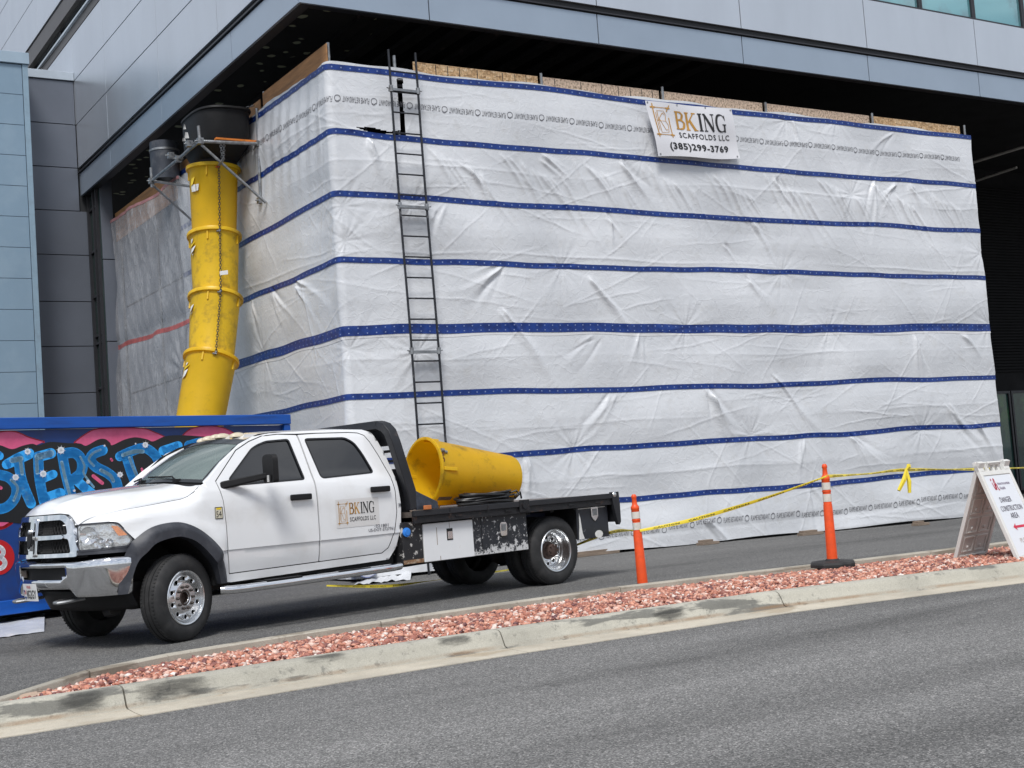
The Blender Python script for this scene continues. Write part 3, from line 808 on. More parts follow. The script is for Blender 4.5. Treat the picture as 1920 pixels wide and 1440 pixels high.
Fq = np.stack([idx[:-1,:-1], idx[:-1,1:], idx[1:,1:], idx[1:,:-1]], -1).reshape(-1,4)
uc = UU[:-1,:-1].ravel()+0.008; zc_ = ZZ[:-1,:-1].ravel()+0.008
slit = (np.abs(uc-1.235-0.012*np.sin(zc_*9)) < 0.045+0.008*np.sin(zc_*5)) & (zc_ > 6.93) & (zc_ < 7.82)
gapz = (uc > 0.28) & (uc < 1.28) & (np.abs(zc_-6.945-0.02*np.sin(uc*5)) < 0.035*np.clip((uc-0.25)*2.5,0,1)+0.012*np.sin(uc*11))
keep = ~(slit | gapz)
Fq = Fq[keep]

m, t, b, l = node_mat('white_flame_retardant_sheeting')
tcn = N(t,'ShaderNodeTexCoord'); v = tcn.outputs['Object']
n1 = N(t,'ShaderNodeTexNoise', Scale=0.7, Detail=5.0); l(v, n1.inputs['Vector'])
c = ramp(t, n1.outputs[0], [(0.3,(0.56,0.575,0.60)),(0.55,(0.65,0.665,0.69)),(0.75,(0.72,0.735,0.76))])
n2 = N(t,'ShaderNodeTexNoise', Scale=4.0, Detail=7.0, Roughness=0.7); l(v, n2.inputs['Vector'])
dz = ramp(t, n2.outputs[0], [(0.55,(0,0,0)),(0.8,(0.4,)*3)])
l(mixrgb(t, dz, c, (0.46,0.44,0.40)), b.inputs['Base Color'])
b.inputs['Roughness'].default_value = 0.27; b.inputs['Specular IOR Level'].default_value = 0.75
vo1 = N(t,'ShaderNodeTexVoronoi', Scale=1.5, feature='DISTANCE_TO_EDGE')
dn = N(t,'ShaderNodeTexNoise', Scale=1.6, Detail=3.0); l(v, dn.inputs['Vector'])
l(mixrgb(t, 0.6, v, dn.outputs['Color'], 'ADD'), vo1.inputs['Vector'])
cre = ramp(t, vo1.outputs['Distance'], [(0.0,(1,1,1)),(0.018,(0.2,)*3),(0.05,(0,0,0))])
vo3 = N(t,'ShaderNodeTexVoronoi', Scale=3.4, feature='DISTANCE_TO_EDGE')
mp3 = N(t,'ShaderNodeMapping'); mp3.inputs['Rotation'].default_value = (R(25),R(33),R(25)); mp3.inputs['Scale'].default_value = (1,1,1.8); l(v, mp3.inputs[0])
l(mixrgb(t, 0.2, mp3.outputs[0], dn.outputs['Color'], 'ADD'), vo3.inputs['Vector'])
cre3 = ramp(t, vo3.outputs['Distance'], [(0.0,(1,1,1)),(0.02,(0.25,)*3),(0.06,(0,0,0))])
msk = N(t,'ShaderNodeTexNoise', Scale=0.9, Detail=3.0); l(v, msk.inputs['Vector'])
cre3 = mixrgb(t, 1.0, cre3, ramp(t, msk.outputs[0], [(0.45,(0,0,0)),(0.6,(1,1,1))]), 'MULTIPLY')
n4 = N(t,'ShaderNodeTexNoise', Scale=4.5, Detail=6.0, Roughness=0.55, Distortion=1.8); l(v, n4.inputs['Vector'])
n5 = N(t,'ShaderNodeTexNoise', Scale=17.0, Detail=5.0, Roughness=0.6, Distortion=1.5); l(v, n5.inputs['Vector'])
mk2 = N(t,'ShaderNodeTexNoise', Scale=1.7, Detail=2.0); l(v, mk2.inputs['Vector'])
cre = mixrgb(t, 1.0, cre, ramp(t, mk2.outputs[0], [(0.44,(0,0,0)),(0.62,(1,1,1))]), 'MULTIPLY')
b0_ = N(t,'ShaderNodeBump', Strength=0.25, Distance=0.006); l(cre3, b0_.inputs['Height'])
b1 = N(t,'ShaderNodeBump', Strength=0.3, Distance=0.008); l(cre, b1.inputs['Height']); l(b0_.outputs[0], b1.inputs['Normal'])
b2 = N(t,'ShaderNodeBump', Strength=0.30, Distance=0.03); l(n4.outputs[0], b2.inputs['Height']); l(b1.outputs[0], b2.inputs['Normal'])
b3 = N(t,'ShaderNodeBump', Strength=0.26, Distance=0.006); l(n5.outputs[0], b3.inputs['Height']); l(b2.outputs[0], b3.inputs['Normal'])
l(b3.outputs[0], b.inputs['Normal'])
MAT['tarp'] = m
tarp = npmesh('scaffold_tarp', Pt, Fq); tarp.materials.append(MAT['tarp'])
to = bpy.data.objects.new('scaffold_tarp', tarp); COL.objects.link(to)
tag(to, 'wrinkled white plastic sheeting with dotted blue bands wrapped round the scaffold', 'tarpaulin')

# bands: blue with a row of pale dots
def band_material(name, rows_):
    m, t, b, l = node_mat(name)
    uv = N(t,'ShaderNodeUVMap'); sx = N(t,'ShaderNodeSeparateXYZ'); l(uv.outputs[0], sx.inputs[0])
    def mth(op, a, c_=None):
        n = N(t,'ShaderNodeMath', operation=op)
        for i, s_ in enumerate((a, c_)):
            if s_ is None: continue
            if hasattr(s_,'is_output'): l(s_, n.inputs[i])
            else: n.inputs[i].default_value = s_
        return n.outputs[0]
    fx = mth('SUBTRACT', mth('FRACT', mth('DIVIDE', sx.outputs[0], 0.155)), 0.5)
    fx = mth('MULTIPLY', fx, 0.155)
    fy_ = mth('SUBTRACT', mth('FRACT', mth('MULTIPLY', sx.outputs[1], float(rows_))), 0.5)
    fy_ = mth('MULTIPLY', fy_, 0.10)
    dd = mth('SQRT', mth('ADD', mth('MULTIPLY', fx, fx), mth('MULTIPLY', fy_, fy_)))
    dot = mth('LESS_THAN', dd, 0.0125)
    tcn = N(t,'ShaderNodeTexCoord'); nn = N(t,'ShaderNodeTexNoise', Scale=9.0, Detail=4.0); l(tcn.outputs['Object'], nn.inputs['Vector'])
    c = ramp(t, nn.outputs[0], [(0.3,(0.003,0.020,0.13)),(0.7,(0.006,0.042,0.24))])
    l(mixrgb(t, dot, c, (0.20,0.26,0.46)), b.inputs['Base Color'])
    b.inputs['Roughness'].default_value = 0.38
    bp = N(t,'ShaderNodeBump', Strength=0.4, Distance=0.01); l(nn.outputs[0], bp.inputs['Height']); l(bp.outputs[0], b.inputs['Normal'])
    return m
MAT['band'] = band_material('blue_dotted_band', 1); MAT['band2'] = band_material('blue_double_band', 2)
def strip_on_tarp(name, u0, u1, zfun, half, mat, off=0.008, n=1320, nr=7):
    us = np.linspace(u0, u1, n); vs_ = np.linspace(-1,1,nr)
    A, B = np.meshgrid(us, vs_)
    zc2 = zfun(A); z = zc2+B*half
    A2 = np.minimum(A, UR-0.002)
    P = tarp_pt(A2.ravel(), z.ravel(), off)
    idx = np.arange(n*nr).reshape(nr, n)
    F = np.stack([idx[:-1,:-1], idx[:-1,1:], idx[1:,1:], idx[1:,:-1]], -1).reshape(-1,4)
    me = npmesh(name, P, F)
    uvl = me.uv_layers.new(name='UVMap')
    uvs = np.stack([A.ravel(), (B.ravel()+1)/2], -1)[F.ravel()]
    uvl.data.foreach_set('uv', uvs.astype(np.float32).ravel())
    me.materials.append(mat)
    o = bpy.data.objects.new(name, me); COL.objects.link(o); o.parent = to
    return o
for k, z0 in enumerate(BANDZ):
    dbl = (k == 4)
    u1 = UR if k not in (7,) else UR-0.6
    strip_on_tarp('reinforcing_band', UL, u1-0.01, (lambda A, z0=z0, k=k: band_z(A, z0, k)+ (0.03*np.exp(-((A-0.3)/0.5)**2) if k in (1,) else 0)), 0.078 if dbl else 0.046, MAT['band2'] if dbl else MAT['band'])
# lighter hem along the double seam
strip_on_tarp('seam_flap', UL, UR-0.01, lambda A: band_z(A, 3.80, 4)-0.105+0.012*np.sin(A*3), 0.022, pm('white_hem', (0.66,0.66,0.67), 0.35, 0, 0.05), off=0.004)

# printed FLAME RETARDANT rows
fv, ff = text2d('FLAME RETARDANT', 0.125, bold=0.0, align='CENTER', space=1.05, res=1)
xs_ = [p[0] for p in fv]; half = (max(xs_)-min(xs_))/2; sc = 0.228/half
fv = [(p[0]*sc, (p[1]-0.042)*1.0) for p in fv]
fv = [(p[0]+0.12*p[1], p[1]) for p in fv]
flame = [(0.0,-0.052),(0.03,-0.045),(0.05,-0.015),(0.045,0.02),(0.03,0.045),(0.028,0.025),(0.012,0.055),(0.002,0.03),(-0.012,0.05),(-0.02,0.02),(-0.038,0.03),(-0.05,-0.005),(-0.042,-0.035),(-0.02,-0.05)]
fl_polys = stroke(flame+[flame[0]], 0.009, cap=0)
pv = []; pf = []
def add_print(uc_, zc_f, flip):
    for kind in (0, 1):
        if kind == 0:
            vs2, fs2 = fv, ff; du = 0
        else:
            vs2 = []; fs2 = []
            for pl in fl_polys:
                b0 = len(vs2); vs2 += pl; fs2.append(tuple(range(b0, b0+len(pl))))
            du = 0.315
        b0 = len(pv); s_ = -1 if flip else 1
        uu = np.array([uc_+s_*(p[0]+du) for p in vs2]); zz_ = np.array([zc_f(uc_)+s_*p[1]*1.05 for p in vs2])
        ok = uu.max() < UR-0.03 and not (1.13 < uu.mean() < 1.34 and flip)
        if not ok: continue
        P = tarp_pt(uu, zz_, 0.005)
        pv.extend(P.tolist()); pf.extend([tuple(i+b0 for i in f) for f in fs2])
u = -3.3
while u < 14.7:
    add_print(u, lambda q: 7.385+0.012*math.sin(q*1.9), True); u += 0.625
u = 2.2
while u < 14.4:
    add_print(u, lambda q: 0.335+0.035*math.sin(q*1.1)+0.012*math.sin(q*3.1), False); u += 0.64
pm_ = M(); pm_.v = [tuple(p) for p in pv]; pm_.f = pf
put('printed_lettering', pm_, pm('grey_ink', (0.10,0.10,0.115), 0.55, 0, 0.3, 9), to, smooth=0, fix=False)

# loose tail of the sheeting lying on the apron behind the truck
def ground_sheet(name, pts, label, amp, seed, band=None):
    r_ = np.random.default_rng(seed)
    (a, b_, c_, d_) = [Vector(p) for p in pts]
    ph = r_.uniform(0,6.28,8)
    def fn(u_, v_):
        p = a.lerp(b_, u_).lerp(d_.lerp(c_, u_), v_)
        h = amp*(vnoise(np.array(u_*1.0), np.array(v_*0.7), 0.13, 0.17, seed)+0.9)*0.5*math.sin(math.pi*min(1,max(0,v_)))**0.6+0.3*amp*float(abs(vnoise(np.array(u_), np.array(v_), 0.05, 0.06, seed+1)))
        e = 0.07*float(vnoise(np.array(u_), np.array(0.0), 0.4, 1, seed+2))*(v_-0.5)
        return (p.x+e, p.y+e, 0.006+max(0,float(h))+p.z)
    o = put(name, M().grid(fn, 50, 26), MAT['tarp'], None, smooth=180)
    tag(o, label, 'sheet'); return o
gs = ground_sheet('ground_sheet', [at_z(665,1098), at_z(770,1088), at_z(780,1062), at_z(700,1064)], 'crumpled end of white sheeting with blue band lying on the apron behind the truck', 0.06, 3)
g2 = ground_sheet('ground_sheet', [at_z(-60,1206), at_z(88,1184), at_z(80,1152), at_z(-60,1168)], 'white sheet spread flat on the apron below the dumpster in front of the truck', 0.03, 8)
bb = M().grid(lambda u_, v_: tuple(Vector(at_z(655,1094)).lerp(Vector(at_z(706,1090)), u_).lerp(Vector(at_z(664,1086)).lerp(Vector(at_z(710,1084)), u_), v_)+Vector((0,0,0.09+0.03*math.sin(u_*7)))), 14, 4)
put('reinforcing_band', bb, MAT['band'], gs, smooth=180)

# ------------------------------------------------------------------ clear sheet on the chute side
m, t, b, l = node_mat('translucent_sheeting')
tcn = N(t,'ShaderNodeTexCoord'); v = tcn.outputs['Object']
n1 = N(t,'ShaderNodeTexNoise', Scale=1.2, Detail=6.0, Roughness=0.6); l(v, n1.inputs['Vector'])
n2 = N(t,'ShaderNodeTexNoise', Scale=4.5, Detail=7.0, Distortion=1.6); mp = N(t,'ShaderNodeMapping'); mp.inputs['Rotation'].default_value = (R(22),0,0); mp.inputs['Scale'].default_value = (1,1.5,0.8); l(v, mp.inputs[0]); l(mp.outputs[0], n2.inputs['Vector'])
l(ramp(t, n1.outputs[0], [(0.3,(0.46,0.46,0.48)),(0.7,(0.66,0.66,0.68))]), b.inputs['Base Color'])
b.inputs['Roughness'].default_value = 0.2; b.inputs['Specular IOR Level'].default_value = 0.8
al = ramp(t, n2.outputs[0], [(0.3,(0.34,)*3),(0.6,(0.52,)*3),(0.78,(0.75,)*3)])
l(al, b.inputs['Alpha'])
bp = N(t,'ShaderNodeBump', Strength=0.5, Distance=0.03); l(n2.outputs[0], bp.inputs['Height']); l(bp.outputs[0], b.inputs['Normal'])
MAT['clear'] = m
CY0, CY1 = 24.3, 30.36
def clear_pt(u_, v_, off=0.0):
    y = CY0+(CY1-CY0)*u_; zt = 7.45+0.34*sst(0,0.12,u_)+0.20*sst(0.3,1,u_)+0.006*math.sin(y*5); z = 0.1+(zt-0.1)*v_
    d = 0.035*math.sin(y*2.2+z*1.1)+0.014*math.sin(y*5+2.2*z+1.5*math.sin(z*1.3))+0.006*math.sin(y*11-z*5+2*math.sin(y*2))+0.006*math.sin(y*7+z*9+2*math.sin(z*1.7))
    th = math.atan2(z-4.0, y-25.6); rr = math.hypot(z-4.0, y-25.6)
    d += 0.03*math.cos(11*th)*math.exp(-rr/0.6)*rr/(rr+0.1)
    d -= 0.05*math.exp(-((z-5.03)/0.2)**2)
    yy = y-0.12*math.exp(-((z-6.6)/1.0)**2)*max(0,u_-0.8)*5-0.08*math.sin(z*1.1)*max(0,u_-0.85)*6
    return (TX-0.14-d-off+0.18*max(0,u_-0.6), yy, z)
cs = put('clear_sheet', M().grid(clear_pt, 150, 150), MAT['clear'], None, smooth=180)
tag(cs, 'grey translucent plastic sheet with a red band hung between the chute and the building', 'tarpaulin')
MAT['redband'] = pm('red_band', (0.46,0.09,0.08), 0.4, 0, 0.3, 6, 0.2, 20, alpha=0.75)
rb = M().grid(lambda u_, v_: clear_pt(u_, (5.0+0.12*(u_ < 0)+0.012*math.sin(u_*19)+(v_-0.5)*0.10)/7.98, 0.006), 90, 3)
put('red_band', rb, MAT['redband'], cs, smooth=180)
rt = M().grid(lambda u_, v_: clear_pt(0.1+0.9*u_, 0.996+0.004*(v_-0.5)*2, 0.006), 90, 3)
put('red_hem', rt, pm('faded_red_hem', (0.42,0.20,0.20), 0.4, 0, 0.3, 4), cs, smooth=180)
# ------------------------------------------------------------------ scaffold inside the wrap
sc_ = thing('scaffold', 'galvanised tube scaffold standing inside the white wrap, its post tops showing above', 'scaffold', (TX+0.1, TY+0.15, 0))
PX = [8.56, 9.70, 12.50, 15.13, 17.63, 20.53, 23.33]
PT = [8.30, 8.22, 8.22, 8.24, 8.18, 8.22, 8.20]
for x, zt in zip(PX, PT):
    put('post', M().tube([(x,18.30,0),(x,18.30,zt)], 0.026, 10), MAT['steel'], sc_, world=True)
    put('post', M().tube([(x,19.45,0),(x,19.45,7.9)], 0.026, 8), MAT['steel'], sc_, world=True)
for y in (21.0, 24.35, 27.4, 30.1):
    put('post', M().tube([(8.56,y,0),(8.56,y,8.32 if y < 25 else 8.1)], 0.026, 10), MAT['steel'], sc_, world=True)
for z in (1.9,3.9,5.9,7.85):
    put('ledger', M().tube([(8.56,18.36,z),(23.33,18.36,z)], 0.024, 8), MAT['steel'], sc_, world=True)
    put('ledger', M().tube([(8.62,18.3,z+.06),(8.62,30.1,z+.06)], 0.024, 8), MAT['steel'], sc_, world=True)
    pk = M()
    for k in range(4): pk.box((8.7,18.5+k*0.23,z-0.06),(23.2,18.71+k*0.23,z-0.02))
    put('platform', pk, MAT['darksteel'], sc_, world=True, smooth=0)
# timber toe boards closing the top
m, t, b, l = node_mat('osb')
tcn = N(t,'ShaderNodeTexCoord'); v = tcn.outputs['Object']
vo = N(t,'ShaderNodeTexVoronoi', Scale=17.0); mp = N(t,'ShaderNodeMapping'); mp.inputs['Scale'].default_value = (1,1,2.3); mp.inputs['Rotation'].default_value = (0,R(25),0); l(v, mp.inputs[0]); l(mp.outputs[0], vo.inputs['Vector'])
vo2 = N(t,'ShaderNodeTexVoronoi', Scale=26.0); mp2 = N(t,'ShaderNodeMapping'); mp2.inputs['Scale'].default_value = (2.2,1,1); mp2.inputs['Rotation'].default_value = (0,R(-20),0); l(v, mp2.inputs[0]); l(mp2.outputs[0], vo2.inputs['Vector'])
c1 = ramp(t, vo.outputs['Color'], [(0.0,(0.26,0.15,0.07)),(0.35,(0.55,0.36,0.19)),(0.7,(0.66,0.46,0.26)),(1.0,(0.80,0.64,0.44))])
c2 = ramp(t, vo2.outputs['Color'], [(0.0,(0.6,0.55,0.5)),(0.5,(1,1,1)),(1.0,(1.25,1.2,1.15))])
l(mixrgb(t, 1.0, c1, c2, 'MULTIPLY'), b.inputs['Base Color']); b.inputs['Roughness'].default_value = 0.75
MAT['osb'] = m
MAT['osb_grey'] = pm('weathered_osb', (0.64,0.49,0.37), 0.8, 0, 0.35, 24, 0.2, 60, dirt=(0.16,0.10,0.06), dscale=26, damt=0.8, dlo=0.5, dhi=0.6)
MAT['ply'] = pm('brown_plywood', (0.38,0.19,0.075), 0.7, 0, 0.3, 3.0, 0.15, 50, dirt=(0.16,0.08,0.035), dscale=2.0, damt=0.8, stretch=(1,0.4,3))
xb = [10.03,12.49,15.11,17.62,20.52,23.27]
labs = ['clean tan strand board with dark seams right beside the ladder head',
        'grey weathered strand board with dark seams, second from the ladder, left of the hung banner',
        'strand board rising directly behind the top edge of the company banner',
        'weathered strand board to the right of the banner, between two post tops',
        'golden strand board at the far right end of the scaffold top']
for i, (a, b_) in enumerate(zip(xb, xb[1:])):
    o = put('strand_board', M().box((-(b_-a)/2+0.03,0,0),((b_-a)/2-0.03,0.018,0.72)), MAT['osb'] if i in (0,4) else MAT['osb_grey'], None, smooth=0)
    o.location = ((a+b_)/2, 18.345, 7.46); tag(o, labs[i], 'board', 'strand boards along the scaffold top')
    if i < 2:
        sm = M()
        for f in (0.18,0.27,0.36,0.5,0.7,0.8,0.89) if i == 0 else (0.12,0.33,0.5,0.64,0.74,0.84,0.93):
            x = -(b_-a)/2+f*(b_-a); sm.box((x-0.006,-0.003,0.2),(x+0.006,-0.0005,0.71))
        put('seam', sm, MAT['gap'], o, smooth=0)
for (y0, y1, z1, lab) in ((18.24,20.93,8.27,'brown plywood board at the front corner of the scaffold, above the blue band'),
                          (21.06,24.3,8.20,'brown plywood board behind the black hopper'),
                          (24.4,30.28,8.16,'long brown plywood board above the translucent sheet near the building')):
    o = put('plywood_board', M().box((0,-(y1-y0)/2,0),(0.018,(y1-y0)/2,z1-7.5)), MAT['ply'], None, smooth=0, bevel=0.004)
    o.location = (8.50, (y0+y1)/2, 7.5); tag(o, lab, 'board', 'plywood boards along the chute side')

# ------------------------------------------------------------------ banner
TLb, TRb, BRb, BLb = [at_y(px, py, 18.07) for px, py in ((1208,189),(1370,205),(1388,298),(1232,294))]
def ban(u_, v_, off=0.0):
    p = TLb.lerp(TRb, u_).lerp(BLb.lerp(BRb, u_), v_)
    sag = -0.03*math.sin(u_*math.pi)*(1-v_)*0.4
    d = 0.016*math.sin(u_*9+v_*3)+0.012*math.sin(u_*4-v_*7)+0.025*v_*math.sin(u_*5+1)
    return (p.x, p.y-0.02-d-off, p.z+sag+0.015*math.sin(u_*7)*v_)
MAT['vinyl'] = pm('banner_vinyl', (0.72,0.72,0.75), 0.4, 0, 0.03, 1.5, 0.1, 6)
bn = put('banner', M().grid(ban, 50, 26), MAT['vinyl'], None, smooth=180)
tag(bn, 'white vinyl company banner with gold and black lettering hung on the sheeting', 'banner')
def serif_letters():
    """B K I N G as fat strokes with serifs; each letter in a box about 0.8 x 1"""
    Lt = {}
    hb, th = 0.17, 0.07
    Lt['B'] = stroke([(0.14,0),(0.14,1)], hb, 0, 5)+stroke(bez2([(0.14,0.965),(0.42,0.96),(0.58,0.86),(0.58,0.74),(0.44,0.56),(0.14,0.54)]), [th]*6+[th+.03]*8+[th+.09]*8+[th+.03]*5+[th]*4, 4)+stroke(bez2([(0.14,0.53),(0.48,0.52),(0.66,0.42),(0.66,0.24),(0.50,0.06),(0.14,0.035)]), [th]*6+[th+.03]*8+[th+.1]*8+[th+.03]*5+[th]*4, 4)+stroke([(0.0,0.03),(0.2,0.03)], 0.06, 0)+stroke([(0.0,0.97),(0.2,0.97)], 0.06, 0)
    Lt['K'] = stroke([(0.14,0),(0.14,1)], hb, 0, 5)+stroke([(0.2,0.42),(0.68,0.97)], th, 0, 4)+stroke([(0.34,0.58),(0.72,0.02)], hb, 0, 4)+stroke([(0.0,0.03),(0.3,0.03)], 0.06, 0)+stroke([(0.0,0.97),(0.3,0.97)], 0.06, 0)+stroke([(0.54,0.97),(0.84,0.97)], 0.06, 0)+stroke([(0.58,0.03),(0.9,0.03)], 0.06, 0)
    Lt['I'] = stroke([(0.17,0),(0.17,1)], hb, 0, 5)+stroke([(0.02,0.03),(0.32,0.03)], 0.06, 0)+stroke([(0.02,0.97),(0.32,0.97)], 0.06, 0)
    Lt['N'] = stroke([(0.12,0),(0.12,1)], th, 0, 5)+stroke([(0.1,0.98),(0.72,0.02)], hb, 0, 6)+stroke([(0.72,0),(0.72,1)], th, 0, 5)+stroke([(0.0,0.03),(0.26,0.03)], 0.06, 0)+stroke([(0.0,0.97),(0.16,0.97)], 0.06, 0)+stroke([(0.58,0.97),(0.86,0.97)], 0.06, 0)
    g_ = bez2([(0.78,0.74),(0.66,0.92),(0.46,0.98),(0.2,0.88),(0.08,0.5),(0.2,0.12),(0.46,0.02),(0.68,0.10),(0.72,0.2)])
    Lt['G'] = stroke(g_, [0.06 if (i < 10 or i > 36) else 0.06+0.11*math.sin((i-10)/26*math.pi) for i in range(len(g_))], 4)+stroke([(0.72,0.0),(0.72,0.42)], 0.14, 0)+stroke([(0.56,0.42),(0.86,0.42)], 0.06, 0)+stroke([(0.78,0.66),(0.78,0.96)], 0.05, 0)
    return Lt
SER = serif_letters(); SW = {'B':0.80,'K':0.92,'I':0.40,'N':0.92,'G':0.94}
def polys_to(m, polys, fr):
    for pl in polys:
        b0 = len(m.v); m.v += [tuple(fr(a,b)) for a,b in pl]
        ar = sum(pl[i][0]*pl[(i+1)%len(pl)][1]-pl[(i+1)%len(pl)][0]*pl[i][1] for i in range(len(pl)))
        ids = list(range(b0, b0+len(pl)))
        m.f.append(tuple(ids if ar > 0 else ids[::-1]))
def word_serif(word, x0, y0, h, w):
    tot = sum(SW[c_] for c_ in word); out = []; x = x0
    for c_ in word:
        s_ = w/tot
        out += [[(x+a*s_, y0+b*h) for a, b in pl] for pl in SER[c_]]
        x += SW[c_]*s_
    return out
def emblem_polys(x0, y0, w, h):
    """scaffold-frame mark with an interlaced KB outline"""
    f = lambda a, b: (x0+a*w, y0+b*h)
    ln = [((0.12,-0.02),(0.12,1.04)),((0.86,-0.02),(0.86,0.62)),((0.0,0.92),(1.0,0.92)),((0.02,0.06),(0.98,0.06)),((0.78,0.80),(0.98,1.02)),
          ((0.3,0.12),(0.3,0.82)),((0.3,0.82),(0.62,0.82)),((0.62,0.82),(0.70,0.72)),((0.70,0.72),(0.66,0.5)),((0.66,0.5),(0.3,0.5)),((0.66,0.5),(0.76,0.38)),((0.76,0.38),(0.7,0.14)),((0.7,0.14),(0.3,0.12)),
          ((0.22,0.2),(0.22,0.76)),((0.22,0.48),(0.56,0.76)),((0.34,0.56),(0.58,0.2)),((0.56,0.76),(0.64,0.70)),((0.58,0.2),(0.68,0.24))]
    out = []
    for i, (a, b) in enumerate(ln): out += stroke([f(*a), f(*b)], w*(0.05 if i < 5 else 0.028), 0, 6)
    for q in ((0.12,0.92),(0.86,0.92),(0.12,0.06),(0.86,0.06)):
        out += stroke([f(q[0]-0.08,q[1]), f(q[0]+0.08,q[1])], w*0.12, 3)
    return out
def text_polys(body, x0, y0, h, w=None, bold=0.0, space=1.0):
    vs, fs = text2d(body, 1.0, bold=bold, space=space)
    xs = [p[0] for p in vs]; ys = [p[1] for p in vs]
    sx = (w/(max(xs)-min(xs))) if w else h/0.72; mn = min(xs); lo = min(ys); sy = h/(max(ys)-lo)
    return [[(x0+(vs[i][0]-mn)*sx, y0+(vs[i][1]-lo)*sy) for i in f] for f in fs]
def company_logo(parent, fr, phone=True):
    """unit square layout, fr(a,b) with b upward"""
    gold = M(); black = M()
    y1 = 0.52 if phone else 0.46; hh = 0.34 if phone else 0.40
    polys_to(gold, emblem_polys(0.035, 0.36 if phone else 0.12, 0.22 if phone else 0.24, 0.58 if phone else 0.78), fr)
    polys_to(gold, word_serif('BK', 0.30, y1, hh, 0.255), fr)
    polys_to(black, word_serif('ING', 0.565, y1, hh, 0.335), fr)
    polys_to(black, text_polys('SCAFFOLDS LLC', 0.31, 0.36 if phone else 0.20, 0.105 if phone else 0.15, 0.60, 0.012, 1.15), fr)
    if phone: polys_to(black, text_polys('(385)299-3769', 0.16, 0.09, 0.17, 0.72, 0.03, 1.1), fr)
    put('gold_lettering', gold, MAT['gold'], parent, smooth=0, fix=False)
    put('black_lettering', black, MAT['ink'], parent, smooth=0, fix=False)
company_logo(bn, lambda a, b: ban(a, 1-b, 0.007))
gro = M()
for u_, v_ in ((0.02,0.03),(0.35,0.02),(0.68,0.02),(0.98,0.03),(0.03,0.96),(0.97,0.96)):
    p = Vector(ban(u_, v_, 0.004)); gro.lathe([(0.006,0),(0.016,0.0),(0.016,0.003)], 12, Matrix.Translation(p) @ Matrix.Rotation(R(90),4,'X'))
put('eyelet', gro, MAT['steel'], bn)

# ------------------------------------------------------------------ ladder
ld = thing('scaffold_ladder', 'dark steel ladder clamped in three lengths up the front of the white wrap', 'ladder', (9.78, 18.02, 0))
def lx(z): return -0.011*z
def rail_pt(s_, z): return (lx(z)+s_*0.238, 0.0+0.012*math.sin(z*1.3), z)
for s_ in (-1, 1):
    put('rail', M().tube([rail_pt(s_, z) for z in np.linspace(0.0, 8.2, 24)], 0.019, 8), MAT['darksteel'], ld)
z = 7.86
while z > 0.15:
    a = Vector(rail_pt(-1,z)); b_ = Vector(rail_pt(1,z)); a.z -= 0.0
    put('rung', M().tube([a, b_], 0.013, 8), MAT['darksteel'], ld); z -= 0.327
for z in (7.58, 5.72, 3.44):
    cl = M(); cl.box((lx(z)-0.26,-0.03,z-0.035),(lx(z)+0.26,0.05,z+0.005))
    for s_ in (-1,1):
        cl.lathe([(0.0,-0.05),(0.033,-0.05),(0.033,0.05),(0.0,0.05)], 12, Matrix.Translation(rail_pt(s_,z)))
        cl.tube([(lx(z)+s_*0.26,0,z),(lx(z)+s_*0.31,0,z+0.01)], 0.01, 6)
    put('clamp', cl, MAT['steel'], ld)
# ------------------------------------------------------------------ debris chute
def chain_mesh(m, pts, link=0.062, r=0.0058):
    P = [Vector(p) for p in pts]; seg = []
    tot = sum((b-a).length for a, b in zip(P, P[1:])); n = max(2, int(tot/(link*0.74)))
    def along(d):
        for a, b in zip(P, P[1:]):
            l_ = (b-a).length
            if d <= l_: return a.lerp(b, d/l_), (b-a).normalized()
            d -= l_
        return P[-1], (P[-1]-P[-2]).normalized()
    for i in range(n):
        p, tdir = along((i+0.5)*tot/n)
        q = Vector((-0.53,-0.85,0)) if i % 2 else Vector((0.85,-0.53,0))
        s_ = (q-tdir*q.dot(tdir)).normalized()
        h = link/2; wd = link*0.30
        ring = [p+tdir*(h*math.cos(a))*(1.0)+s_*(wd*math.sin(a)) for a in [2*math.pi*k/8 for k in range(8)]]
        m.tube(ring, r, 5, closed=True)
AXP = [((400,318),7.93),((402,444),7.88),((404,560),7.77),((396,674),7.55),((375,790),7.22)]
AX = [at_x(px, py, x) for (px,py), x in AXP]
AX.append(AX[-1]+(AX[-1]-AX[-2])*0.75)
CHR = 0.418
def frame_from(a, b):
    zax = (a-b).normalized(); xax = Vector((0.847,-0.53,0)); xax = (xax-zax*xax.dot(zax)).normalized(); yax = zax.cross(xax)
    return Matrix((xax, yax, zax)).transposed().to_4x4()
CHLAB = ['topmost hanging yellow chute section, fresh yellow with torn yellow and white warning stickers',
         'second hanging yellow chute section from the top, scuffed brown under its rim',
         'third hanging yellow chute section, heavily smudged grey brown beside the red band',
         'lowest hanging yellow chute section, leaning left into the dumpster']
def chute_profile(h, r0=CHR, r1=0.375):
    return [(r0+0.052,0.025),(r0+0.056,-0.005),(r0+0.052,-0.035),(r0+0.014,-0.04),(r0,-0.06),(r1,-h),(r1-0.012,-h),(r0-0.014,-0.06),(r0-0.012,0.02)]
def stickers(parent, mtx_unused, spots, rad):
    for (ang, zc_, w_, h_, mt, tilt) in spots:
        st = M()
        def fr(u_, v_):
            a = ang+(u_-0.5)*w_/rad+tilt*(v_-0.5)*0.3
            rr = rad+0.004+0.02*u_*(1-v_)
            return (rr*math.cos(a), rr*math.sin(a), zc_+(v_-0.5)*h_+tilt*(u_-0.5)*0.05)
        st.grid(fr, 6, 5)
        put('label_sticker', st, mt, parent, smooth=60)
